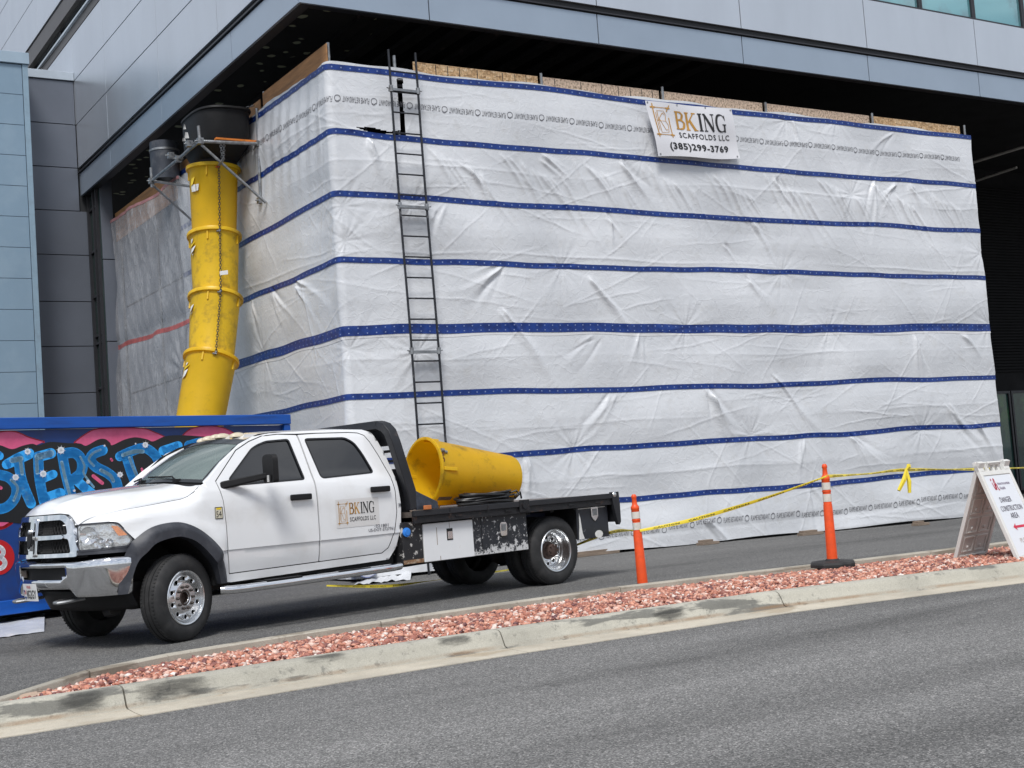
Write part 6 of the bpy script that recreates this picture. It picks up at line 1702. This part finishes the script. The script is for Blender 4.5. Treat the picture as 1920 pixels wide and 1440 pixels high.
# deck
m, t, b, l = node_mat('deck_tread_plate')
tcn = N(t,'ShaderNodeTexCoord'); v = tcn.outputs['Object']
mp = N(t,'ShaderNodeMapping'); mp.inputs['Rotation'].default_value = (R(45),R(45),R(45)); mp.inputs['Scale'].default_value = (34,34,34); l(v, mp.inputs[0])
ck = N(t,'ShaderNodeTexChecker', Scale=1.0); l(mp.outputs[0], ck.inputs['Vector'])
nn = N(t,'ShaderNodeTexNoise', Scale=6.0, Detail=8.0, Roughness=0.7); l(v, nn.inputs['Vector'])
c = ramp(t, nn.outputs[0], [(0.3,(0.010,0.010,0.012)),(0.56,(0.02,0.02,0.023)),(0.64,(0.06,0.033,0.024)),(0.74,(0.12,0.09,0.08))])
l(c, b.inputs['Base Color']); b.inputs['Roughness'].default_value = 0.5; b.inputs['Metallic'].default_value = 0.3
bp = N(t,'ShaderNodeBump', Strength=0.7, Distance=0.004); l(ck.outputs['Fac'], bp.inputs['Height']); l(bp.outputs[0], b.inputs['Normal'])
MAT['deck'] = m
MAT['decktop'] = pm('worn_deck_top', (0.16,0.135,0.12), 0.55, 0.3, 0.3, 8, 0.3, 60, dirt=(0.05,0.045,0.045), dscale=5, damt=0.7)
dk = put('deck', M().box((2.93,-0.035,1.0),(6.33,2.10,1.062)), MAT['decktop'], trk, smooth=0)
rl = M(); rl.box((2.93,-0.095,1.008),(6.335,-0.037,1.075)); rl.box((2.93,2.102,1.008),(6.335,2.16,1.075)); put('side_rail', rl, RKM, dk, bevel=0.006)
rl2 = M(); rl2.box((2.93,-0.075,0.93),(6.3,-0.037,1.006)); rl2.box((2.93,2.1,0.93),(6.3,2.13,1.006)); put('rub_rail', rl2, MAT['deck'], dk, smooth=0)
for x in (3.45,4.05): put('rail_joint', M().box((x,-0.098,0.98),(x+0.02,-0.096,1.07)), MAT['deck'], dk, smooth=0)
pk_ = M().box((4.575,-0.10,0.945),(4.745,-0.0955,1.09)); pk_.lathe([(0.001,0.0),(0.04,0.0),(0.04,0.012),(0.05,0.012)], 20, Matrix.Translation((4.66,-0.115,1.02)) @ Matrix.Rotation(R(-90),4,'X')); put('stake_plate', pk_, MAT['deck'], dk, smooth=0)
for x in (3.55,4.35,5.45,5.95): put('stake_pocket', M().box((x,-0.085,0.965),(x+0.10,-0.0755,0.985)), MAT['deck'], dk, smooth=0)
xm = M()
for x in np.arange(3.1,6.2,0.42): xm.box((x,0.0,0.90),(x+0.06,2.06,0.998))
put('cross_member', xm, MAT['dgap'], dk, smooth=0)
tlp = M(); tlp.prism([(6.26,1.09),(6.395,1.09),(6.405,0.93),(6.40,0.70),(6.37,0.66),(6.34,0.665),(6.27,0.95)], lambda a, b, d: (a, -0.10+d, b), 0.05); tlp.box((6.336,-0.05,0.70),(6.39,2.1,1.06)); put('tail_skirt', tlp, RKM, dk, bevel=0.004)
put('tail_lamp', M().lathe([(0.001,0.012),(0.03,0.008),(0.036,0)], 16, Matrix.Translation((6.31,-0.098,1.055)) @ Matrix.Rotation(R(90),4,'X')), MAT['alloy'], dk)
# tool boxes
m, t, b, l = node_mat('chipped_black_paint')
tcn = N(t,'ShaderNodeTexCoord'); v = tcn.outputs['Object']
n1 = N(t,'ShaderNodeTexNoise', Scale=17.0, Detail=7.0, Roughness=0.75, Distortion=0.6); l(v, n1.inputs['Vector'])
n2 = N(t,'ShaderNodeTexNoise', Scale=2.4, Detail=4.0); l(v, n2.inputs['Vector'])
sx = N(t,'ShaderNodeSeparateXYZ'); l(v, sx.inputs[0])
lo = N(t,'ShaderNodeMapRange'); lo.inputs[1].default_value = 0.62; lo.inputs[2].default_value = 0.49; lo.inputs[3].default_value = 0.0; lo.inputs[4].default_value = 0.16; l(sx.outputs[2], lo.inputs[0])
ad = N(t,'ShaderNodeMath', operation='ADD'); l(n1.outputs[0], ad.inputs[0]); l(lo.outputs[0], ad.inputs[1])
ad2 = N(t,'ShaderNodeMath', operation='MULTIPLY_ADD'); ad2.inputs[1].default_value = 0.22; l(n2.outputs[0], ad2.inputs[0]); l(ad.outputs[0], ad2.inputs[2])
ch_ = ramp(t, ad2.outputs[0], [(0.690,(0,0,0)),(0.705,(1,1,1))])
l(mixrgb(t, ch_, (0.018,0.02,0.026), (0.58,0.58,0.58)), b.inputs['Base Color']); b.inputs['Roughness'].default_value = 0.45
MAT['chip'] = m
MAT['fewchip'] = pm('scuffed_black_paint', (0.025,0.028,0.036), 0.42, 0.1, 0.2, 6, 0, dirt=(0.5,0.5,0.5), dscale=20, damt=0.9, dlo=0.69, dhi=0.72)
tb1 = put('tool_box', M().box((3.10,0.02,0.475),(4.765,0.60,0.925)), MAT['dgap'], trk, smooth=0)
put('end_panel', M().box((2.81,0.0,0.49),(3.098,0.58,0.95)), pm('chipped_end_panel', (0.018,0.018,0.02), 0.5, 0.1, 0.2, 5, dirt=(0.55,0.53,0.5), dscale=11, damt=1.0, dlo=0.57, dhi=0.60), tb1, smooth=0, bevel=0.006)
put('rust_edge', M().box((2.80,-0.008,0.482),(3.09,0.0,0.525)), pm('rust', (0.22,0.12,0.06), 0.8, 0, 0.5, 20, 0.3, 50, dirt=(0.5,0.45,0.36), dscale=14, damt=0.8), tb1, smooth=0)
wd = put('box_door', M().box((3.105,-0.012,0.478),(3.868,0.015,0.912)), pm('white_box_door', (0.76,0.77,0.78), 0.35, 0, 0.03, 3, 0.02, 6, dirt=(0.45,0.35,0.25), dscale=6, damt=0.5, dlo=0.66, dhi=0.72), tb1, smooth=0, bevel=0.006)
lt_ = M(); lt_.box((3.455,-0.0155,0.70),(3.545,-0.0125,0.835)); put('latch', lt_, MAT['dgap'], wd, smooth=0); put('latch_flap', M().box((3.465,-0.02,0.715),(3.54,-0.016,0.80)), MAT['alloy'], wd, smooth=0)
rs_ = M(); rs_.box((3.30,-0.0145,0.66),(3.306,-0.0125,0.86)); rs_.box((3.335,-0.0145,0.48),(3.341,-0.0125,0.53)); rs_.box((3.50,-0.0145,0.84),(3.504,-0.0125,0.905)); put('scratch', rs_, pm('scratch_brown', (0.22,0.15,0.10), 0.8), wd, smooth=0)
bd = put('box_door', M().box((3.872,-0.008,0.480),(4.765,0.018,0.935)), MAT['chip'], tb1, smooth=0, bevel=0.006)
put('shut_line', M().box((4.0,-0.0105,0.49),(4.008,-0.0085,0.93)), MAT['dgap'], bd, smooth=0)
pd = M(); pd.prism(rnd([(4.30,0.68),(4.40,0.68),(4.41,0.80),(4.395,0.845),(4.305,0.845),(4.29,0.80)],0.02), lambda a, b, d: (a, -0.012-d, b), 0.018); po3 = put('paddle_latch', pd, MAT['alloy'], bd, bevel=0.004); put('paddle', M().box((4.315,-0.036,0.74),(4.385,-0.031,0.82)), MAT['steel'], po3, bevel=0.004)
tb2 = put('tool_box', M().box((5.68,0.02,0.525),(6.245,0.58,0.955)), MAT['dgap'], trk, smooth=0)
bd2 = put('box_door', M().box((5.66,-0.01,0.52),(6.25,0.016,0.935)), MAT['fewchip'], tb2, smooth=0, bevel=0.01)
wch = M(); wch.prism([(5.675,0.525),(5.775,0.525),(5.745,0.60),(5.735,0.66),(5.72,0.80),(5.70,0.86),(5.695,0.70),(5.68,0.60)], lambda a, b, d: (a, -0.0105-d, b), 0.002)
wch.prism([(6.05+0.075*math.cos(q), 0.565+0.05*math.sin(q)) for q in [2*math.pi*k/14 for k in range(14)]], lambda a, b, d: (a, -0.0105-d, b), 0.002)
wch.box((5.69,-0.0125,0.905),(6.2,-0.0105,0.915)); put('paint_chip', wch, MAT['paper'], bd2, smooth=0)
sh2 = M(); sh2.prism([(5.92,0.92),(6.05,0.92),(6.05,0.80),(6.02,0.76),(5.985,0.735),(5.95,0.76),(5.92,0.80)], lambda a, b, d: (a, -0.012-d, b), 0.014); so2 = put('paddle_latch', sh2, MAT['alloy'], bd2, bevel=0.004); put('paddle', M().box((5.945,-0.031,0.81),(6.025,-0.0265,0.895)), MAT['steel'], so2, bevel=0.004)
cap_ = M().lathe([(0.052,0),(0.052,0.018),(0.035,0.022),(0.033,0.03),(0.001,0.03)], 24, Matrix.Translation((2.86,-0.002,0.84)) @ Matrix.Rotation(R(90),4,'X')); put('fuel_cap', cap_, pm('blue_cap', (0.03,0.22,0.70), 0.35, 0, 0.1, 20), trk)
# signs on the doors
def side_fr(x0, z0, x1, z1, off=0.004): return lambda a, b: (x0+(x1-x0)*a, yn(x0+(x1-x0)*a, z0+(z1-z0)*b)-off, z0+(z1-z0)*b)
mg = M(); f_ = side_fr(1.93,0.955,2.52,1.265,0.003); mg.grid(lambda u_, v_: f_(u_, v_), 10, 6); mgo = put('door_sign', mg, pm('magnet_white', (0.66,0.65,0.64), 0.4, 0, 0.03, 3), trk, smooth=60)
company_logo(mgo, side_fr(1.93,0.955,2.52,1.265,0.006), phone=False)
dt = M(); polys_to(dt, text_polys('-221801', 2.44, 0.925, 0.034, 0.20, 0.01), lambda a, b: (a, yn(a,b)-0.0045, b)); polys_to(dt, text_polys('US-DOT-2727761', 2.36, 0.883, 0.034, 0.36, 0.01), lambda a, b: (a, yn(a,b)-0.0045, b)); put('door_lettering', dt, pm('grey_letter', (0.10,0.10,0.12), 0.5), trk, smooth=0, fix=False)
st54 = M(); f5 = side_fr(0.438,1.165,0.528,1.285,0.004); st54.grid(lambda u_, v_: f5(u_, v_), 3, 3); s5 = put('number_sticker', st54, pm('sticker_cream', (0.62,0.58,0.45), 0.5), trk, smooth=0)
f6 = side_fr(0.438,1.165,0.528,1.285,0.006); n54 = M(); polys_to(n54, text_polys('54', 0.16, 0.14, 0.52, 0.66, 0.0), f6); polys_to(n54, stroke([(0.03,0.03),(0.97,0.03),(0.97,0.97),(0.03,0.97),(0.03,0.03)],0.06,0), f6); put('sticker_number', n54, MAT['ink'], s5, smooth=0, fix=False)
ny = M(); polys_to(ny, [[(0.2,0.78),(0.8,0.78),(0.8,0.93),(0.2,0.93)]], f6); put('sticker_bar', ny, MAT['sticker_y'], s5, smooth=0, fix=False)
# ------------------------------------------------------------------ load on the flatbed
def tw(x, y, z): return TO+RT @ Vector((x,y,z))
bc = thing('chute_section', 'loose yellow chute section lying on the flatbed with its open end to the cab', 'debris chute', tw(3.80,0.74,1.507))
ax = RT @ Vector((1.60,-0.20,-0.185)).normalized()
zq = -ax
bc.matrix_world = Matrix.Translation(tw(3.78,0.72,1.512)) @ zq.to_track_quat('Z','Y').to_matrix().to_4x4()
bc['group'] = 'yellow chute sections'
hh_ = 1.30
prf = [(0.420,0.018),(0.436,0.012),(0.436,-0.012),(0.420,-0.016),(0.412,-0.03),(0.295,-hh_+0.03),(0.285,-hh_),(0.268,-hh_),(0.28,-hh_+0.03),(0.398,-0.03),(0.402,0.018)]
put('barrel', M().lathe(prf, 64, closed=True), pm('yellow_bed_plastic', (0.90,0.62,0.02), 0.38, 0, 0.06, 2.2, 0.12, 30, dirt=(0.24,0.13,0.04), dscale=3.4, damt=0.8, dlo=0.54, dhi=0.76, sss=0.5), bc)
mi = bc.matrix_world.inverted().to_3x3()
camd = mi @ (CAM_P-bc.matrix_world.translation); ang0 = math.atan2(camd.y, camd.x); upd = mi @ Vector((0,0,1)); angu = math.atan2(upd.y, upd.x)
dlt = (angu-ang0+math.pi) % (2*math.pi)-math.pi
for k in range(4):
    a = ang0+dlt*0.1+k*math.pi/2
    f = M(); f.box((0.385,-0.022,-0.22),(0.425,0.022,-0.03), rot=Matrix.Rotation(a,3,'Z')); put('fin', f, MAT['yellow_clean'], bc, smooth=0, bevel=0.005)
a = ang0+dlt*0.42
lugp = Matrix.Rotation(a,4,'Z') @ Vector((0.44,0,-0.03))
lg = M(); lg.lathe([(0.001,0.02),(0.025,0.02),(0.025,-0.02),(0.001,-0.02)], 12, Matrix.Translation(lugp)); lg.lathe([(0.001,0.02),(0.02,0.02),(0.02,-0.02),(0.001,-0.02)], 12, Matrix.Translation(Matrix.Rotation(a,4,'Z') @ Vector((0.415,0,-0.09)))); put('chain_bolt', lg, MAT['steel'], bc, smooth=0)
wl = bc.matrix_world @ lugp
cm = M(); chain_mesh(cm, [wl, wl+Vector((-0.01,-0.02,-0.12)), wl+Vector((0.0,-0.01,-0.33))], 0.06, 0.008)
tag(put('chain', cm, pm('rusty_chain', (0.16,0.07,0.035), 0.6, 0.5, 0.4, 30), None), 'short rusty chain hanging from the rim of the loose yellow chute section', 'chain')
a = ang0-dlt*0.50
lb = M(); lb.grid(lambda u_, v_: (lambda q: ((0.4105-0.0187*v_)*math.cos(q), (0.4105-0.0187*v_)*math.sin(q), -0.06-0.20*v_))(a+0.16*(u_-0.5)), 5, 4); put('label_sticker', lb, pm('torn_brown_label', (0.20,0.14,0.09), 0.7, 0, 0.4, 14, dirt=(0.55,0.5,0.4), dscale=9, damt=0.8), bc)
# cable coil
cc = M(); rq = np.random.default_rng(5)
for k in range(18):
    cx_, cy_ = 4.27+rq.normal(0,0.03), 0.17+rq.normal(0,0.02); ra, rb_ = 0.43-0.004*k+rq.normal(0,0.04), 0.17+rq.normal(0,0.02); z0 = 1.08+0.0075*k; ph = rq.uniform(0,6)
    cc.tube([tw(cx_+ra*math.cos(q), cy_+rb_*math.sin(q), z0+0.012*math.sin(2*q+ph)) for q in [2*math.pi*j/30 for j in range(30)]], 0.0125, 6, closed=True)
cc.tube([tw(4.58,0.1,1.18), tw(4.68,0.05,1.21), tw(4.74,0.06,1.16), tw(4.70,0.10,1.11), tw(4.66,0.06,1.15), tw(4.72,0.02,1.19), tw(4.77,0.06,1.11)], 0.012, 6)
tag(put('cable_coil', cc, pm('black_cable', (0.015,0.015,0.016), 0.4), None), 'coil of black cable on the flatbed edge beside the loose yellow chute', 'cable')

# ------------------------------------------------------------------ delineator posts
def delineator(label, loc, h, base_r, tilt):
    d = thing('delineator_post', label, 'post', loc, 0, 'orange delineator posts')
    d.rotation_euler = (R(tilt[0]), R(tilt[1]), 0)
    k = h/1.07
    pr = [(0.001,0.0),(0.062,0.0),(0.060,0.05),(0.050,0.62*k),(0.0485,0.625*k),(0.049,0.64*k),(0.046,0.65*k),(0.045,0.90*k),(0.048,0.905*k),(0.048,0.93*k),(0.036,0.945*k),(0.030,0.96*k),(0.0245,1.02*k),(0.030,1.03*k),(0.030,1.05*k),(0.018,1.068*k),(0.001,1.07*k)]
    put('tube', M().lathe(pr, 28), MAT['orange'], d, smooth=40)
    for z0, z1 in ((0.675,0.755),(0.80,0.875)):
        put('reflective_collar', M().lathe([(0.0478,z0*k),(0.0478,z1*k)], 28), MAT['reflect'], d)
    put('ridge', M().lathe([(0.048,0.775*k),(0.050,0.78*k),(0.050,0.787*k),(0.048,0.79*k)], 28), MAT['orange'], d)
    b_ = M(); n = 8
    def oc(r_): return [(r_*math.cos(2*math.pi*q/n+0.39), r_*math.sin(2*math.pi*q/n+0.39)) for q in range(n)]
    lv_ = [(base_r,0.0),(base_r,0.035),(base_r*0.93,0.055),(base_r*0.6,0.062),(0.085,0.065),(0.07,0.085),(0.062,0.085)]
    vs_ = [(x,y,z) for r_, z in lv_ for x, y in oc(r_)]; fs_ = [(i*n+q, i*n+(q+1)%n, (i+1)*n+(q+1)%n, (i+1)*n+q) for i in range(len(lv_)-1) for q in range(n)]+[tuple(range(n))]
    b_.add(vs_, fs_); put('rubber_base', b_, MAT['rubber'], d, bevel=0.006, smooth=30)
    return d
p1 = at_z(1205,1100,0.0); p1 = Vector((9.04,11.99,0.0))
d1 = delineator('orange delineator post standing on the apron behind the back kerb, near the truck tail', p1, 1.08, 0.20, (0,-1.5))
p2 = Vector((10.72,10.72,0.128))
d2 = delineator('orange delineator post with black rubber base standing on the red gravel', p2, 1.135, 0.26, (1,-0.5))

# ------------------------------------------------------------------ caution tape
def tape(name, pts, wv=0.065, twist=0.25, seed=1):
    r_ = np.random.default_rng(seed); P = [Vector(p) for p in spline(pts, 16)]; n = len(P); m_ = M(); ph = r_.uniform(0,6.28,3)
    dist = 0; rows_ = []
    for i, p in enumerate(P):
        tn = (P[min(i+1,n-1)]-P[max(i-1,0)]).normalized(); up = Vector((0,0,1)); sd2 = tn.cross(up).normalized(); up = sd2.cross(tn)
        if i: dist += (p-P[i-1]).length
        a = twist*math.sin(dist*1.3+ph[0])+0.6*twist*math.sin(dist*3.1+ph[1]); ww_ = wv*(0.72+0.28*math.sin(dist*2.1+ph[2]))
        rows_.append((p, up*math.cos(a)+sd2*math.sin(a), sd2*math.cos(a)-up*math.sin(a), dist, ww_))
    for p, u_, s_, dd, ww_ in rows_:
        for k in (-0.5,0,0.5): m_.v.append(tuple(p+u_*k*ww_+s_*0.004*(1 if k == 0 else 0)))
    for i in range(n-1):
        for k in range(2): m_.f.append((i*3+k, i*3+k+1, (i+1)*3+k+1, (i+1)*3+k))
    return m_, rows_
MAT['tape'] = pm('yellow_tape', (0.82,0.66,0.05), 0.35, 0, 0.08, 6)
tv, tf = text2d('CAUTION', 1.0, bold=0.02, res=1); tx = [p[0] for p in tv]; tmin, tmax = min(tx), max(tx)
def tape_letters(rows_, start=0.15, lw=0.30, gap=0.10):
    m_ = M(); tot = rows_[-1][3]; q = start; camv = lambda p, s_: s_ if s_.dot(CAM_P-p) > 0 else -s_
    while q+lw < tot:
        b0 = len(m_.v); ok = True
        for (a, b_) in tv:
            dd = q+(a-tmin)/(tmax-tmin)*lw
            i = next(j for j in range(len(rows_)-1) if rows_[j+1][3] >= dd); r0, r1 = rows_[i], rows_[i+1]; t_ = (dd-r0[3])/max(1e-6, r1[3]-r0[3])
            p = r0[0].lerp(r1[0], t_); u_ = r0[1].lerp(r1[1], t_); s_ = camv(p, r0[2].lerp(r1[2], t_))
            m_.v.append(tuple(p+u_*((b_-0.36)*0.6*r0[4])+s_*0.006))
        m_.f += [tuple(i+b0 for i in f) for f in tf]; q += lw+gap
    return m_
PT1 = p1+Vector((-0.02,-0.052,0.67)); PT2 = p2+Vector((-0.03,-0.06,0.995))
def add_tape(nm, pts, label, seed, twist=0.25, letters=True):
    m_, rows_ = tape(nm, pts, 0.043, twist, seed)
    o = put(nm, m_, MAT['tape'], None, smooth=180, fix=False)
    if letters: put('printed_lettering', tape_letters(rows_), MAT['ink'], o, smooth=0, fix=False)
    tag(o, label, 'tape', 'caution tape runs'); return o
e0 = at_y(1088,1019,13.6)
add_tape('caution_tape', [tw(*tl(1030,1042,'y',0.9)), tw(*tl(1088,1019,'y',0.40)), tw(*tl(1150,997,'y',-0.09)), PT1], 'yellow caution tape from behind the truck rear wheel to the first orange post', 2)
mid = PT1.lerp(PT2,0.5)+Vector((0,0,-0.05))
add_tape('caution_tape', [PT1, PT1.lerp(PT2,0.25)+Vector((0,0,-0.045)), mid, PT1.lerp(PT2,0.75)+Vector((0,0,-0.035)), PT2], 'yellow caution tape rising between the two orange posts', 4)
e1 = at_y(1930,877,13.6); e2 = at_y(1990,876,15.0)
kn = at_y(1697,881,11.6)
add_tape('caution_tape', [PT2, PT2.lerp(kn,0.5)+Vector((0,0,-0.01)), kn, at_y(1815,880,12.6), e1, e2], 'yellow caution tape stretched level from the second orange post past the sandwich board', 6, 0.12)
add_tape('caution_tape', [at_z(1000,1062,0.05), at_z(900,1076,0.03), at_z(800,1090,0.03), at_z(720,1099,0.02), at_z(612,1098,0.02)], 'slack yellow caution tape lying on the apron under the truck', 8, 0.9)
kt = M()
kd = at_y(1697,881,11.55)
for (dx_, dz_, l_) in ((0.005,-0.02,0.27),(-0.10,-0.05,0.20),(0.02,0.05,0.06)):
    a = kd+Vector((0,-0.02,0.0)); b_ = kd+Vector((dx_*1.5,-0.03-dx_*0.3,dz_-l_ if l_ > 0.1 else 0.07))
    kt.tube([a, a.lerp(b_,0.5)+Vector((0.012,-0.01,0)), b_], [0.018,0.030,0.022], 5)
put('knot_tail', kt, MAT['tape'], bpy.data.objects['caution_tape.002'] if 'caution_tape.002' in bpy.data.objects else None, smooth=0)

# ------------------------------------------------------------------ sandwich board sign
SR = Vector((0.985,0.172,0)); SQ = Vector((-0.172,0.985,0))      # along the ridge, towards the back leaf
nf, nbk = Vector(at_z(1912,1056,0.10)), Vector(at_z(1787,1052,0.11))
apx = (nf+nbk)/2; 
# ridge height from the photo
vv_ = at_plane(1836,873, apx, Vector((0.172,-0.985,0)) if False else SR.normalized()*0+Vector((0,1,0)))
ridge = at_plane(1836, 872, apx, (CAM_P-apx).normalized()); ridge = Vector((apx.x, apx.y, ridge.z))
sg = thing('sandwich_board', 'white plastic sandwich board with red arrow standing on the gravel at the right', 'sign', (apx.x, apx.y, 0.10))
W_ = 0.66
SGW = pm('white_sign_plastic', (0.70,0.69,0.66), 0.45, 0, 0.04, 6, 0.05, 120, dirt=(0.5,0.46,0.4), dscale=6, damt=0.35)
def leaf(foot, name):
    """leaf frame: a along ridge 0..1, b from foot 0 to ridge 1, d out of the leaf"""
    ex = SR*W_; ey = ridge-foot; ez = ex.cross(ey).normalized()
    if ez.dot(foot-apx) < 0: ez = -ez
    return lambda a, b, d=0.0: tuple(foot+ex*a+ey*b+ez*d-Vector((apx.x,apx.y,0.10)))
fF, fB = leaf(nf,'f'), leaf(nbk,'b')
def slab(m_, fr, a0, a1, b0, b1, d0, d1):
    m_.hexa([fr(a0,b0,d0),fr(a1,b0,d0),fr(a1,b1,d0),fr(a0,b1,d0)],[fr(a0,b0,d1),fr(a1,b0,d1),fr(a1,b1,d1),fr(a0,b1,d1)])
for fr, nm in ((fF,'front_leaf'),(fB,'back_leaf')):
    lf = M()
    slab(lf, fr, 0.07,0.93,0.05,0.885,-0.018,-0.002)
    slab(lf, fr, 0,0.07,-0.01,1.0,-0.035,0.008); slab(lf, fr, 0.93,1,-0.01,1.0,-0.035,0.008)
    slab(lf, fr, 0.07,0.93,0.02,0.06,-0.035,0.008); slab(lf, fr, 0.07,0.93,0.885,0.93,-0.035,0.008)
    slab(lf, fr, 0.0,0.17,0.93,1.035,-0.036,0.009); slab(lf, fr, 0.83,1.0,0.93,1.035,-0.036,0.009)
    slab(lf, fr, 0.30,0.36,0.93,1.02,-0.03,0.0); slab(lf, fr, 0.48,0.54,0.93,1.02,-0.03,0.0); slab(lf, fr, 0.30,0.70,1.0,1.03,-0.03,0.0); slab(lf, fr, 0.64,0.70,0.93,1.02,-0.03,0.0)
    lo_ = put(nm, lf, SGW, sg, smooth=0, bevel=0.005)
    rb2 = M()
    for i in range(2):
        for j in range(4):
            a0 = 0.13+i*0.40; b0 = 0.09+j*0.20
            for (q0,q1,r0,r1) in ((a0,a0+0.33,b0,b0+0.012),(a0,a0+0.33,b0+0.15,b0+0.165),(a0,a0+0.02,b0+0.012,b0+0.15),(a0+0.31,a0+0.33,b0+0.012,b0+0.15)): slab(rb2, fr, q0,q1,r0,r1,-0.030,-0.0185)
            c_ = Vector(fr(a0+0.165,b0+0.05,-0.019)); nrm_ = (Vector(fr(0,0,-1))-Vector(fr(0,0,0))).normalized(); rb2.lathe([(0.022,0),(0.016,0.012),(0.001,0.014)], 12, Matrix.Translation(c_) @ nrm_.to_track_quat('Z','Y').to_matrix().to_4x4())
    put('moulded_rib', rb2, SGW, lo_, smooth=20)
face = M(); slab(face, fF, 0.075,0.925,0.065,0.88,-0.0015,0.0005); fo = put('sign_face', face, pm('sign_paper', (0.70,0.72,0.76), 0.5, 0, 0.01, 3), sg, smooth=0)
def sfr(a, b): return fF(0.075+0.85*a, 0.065+0.815*b, 0.003)
lt1 = M()
for body_, x0, y0, h_, w_ in (('DANGER',0.21,0.655,0.068,0.42),('CONSTRUCTION',0.10,0.545,0.068,0.80),('AREA',0.34,0.45,0.068,0.29)): polys_to(lt1, text_polys(body_, x0, y0, h_, w_, 0.006), sfr)
put('black_lettering', lt1, pm('sign_ink', (0.06,0.05,0.08), 0.6), fo, smooth=0, fix=False)
lt2 = M(); polys_to(lt2, text_polys('Intermountain', 0.38, 0.875, 0.04, 0.46, 0.0), sfr); polys_to(lt2, text_polys('Health', 0.40, 0.815, 0.04, 0.20, 0.0), sfr); put('purple_lettering', lt2, pm('plum_ink', (0.16,0.10,0.18), 0.6), fo, smooth=0, fix=False)
lt3 = M()
polys_to(lt3, stroke(bez2([(0.20,0.905),(0.215,0.85),(0.235,0.825),(0.255,0.84),(0.265,0.905),(0.285,0.955),(0.31,0.94),(0.30,0.88),(0.275,0.825)],4),0.022,4)+stroke(bez2([(0.275,0.87),(0.31,0.895),(0.335,0.87),(0.335,0.835),(0.36,0.815)],4),0.022,4)+stroke([(0.192,0.945),(0.196,0.95)],0.03,5), sfr)
polys_to(lt3, [[(0.25,0.345),(0.37,0.39),(0.355,0.36),(0.74,0.36),(0.74,0.33),(0.355,0.33),(0.37,0.30)]], sfr)
put('red_mark', lt3, pm('sign_red', (0.60,0.02,0.06), 0.5), fo, smooth=0, fix=False)
lt4 = M(); polys_to(lt4, text_polys('PLEASE', 0.29, 0.15, 0.055, 0.40, 0.0), sfr); put('tan_lettering', lt4, pm('sign_tan', (0.45,0.36,0.30), 0.5), fo, smooth=0, fix=False)

# ------------------------------------------------------------------ timber packers at the foot of the wrap
WOOD = pm('grey_wood', (0.22,0.17,0.13), 0.85, 0, 0.3, 14, 0.3, 60, stretch=(0.3,3,3))
for px, py, l_, rz_, lab in ((1100,1041,0.95,2,'grey timber offcut under the hem beside the truck rear wheel'),(1328,1020,0.42,6,'short timber packer under the tarp hem between the two orange posts'),(1520,999,0.5,-4,'timber packer under the lifted hem just left of the second orange post'),(1726,978,0.35,3,'small timber packer under the hem left of the sandwich board')):
    p = at_z(px, py, 0.0)
    y_ = min(p.y, TY-0.02)
    o = put('timber_packer', M().box((-l_/2,-0.07,0),(l_/2,0.08,0.045)).box((-l_/2+0.05,-0.04,0.046),(l_/2-0.12,0.09,0.085)), WOOD, None, smooth=0, bevel=0.003)
    o.location = (p.x, y_, lotz(p.x)+0.002); o.rotation_euler = (0,0,R(rz_)); tag(o, lab, 'timber', 'timber packers under the hem')
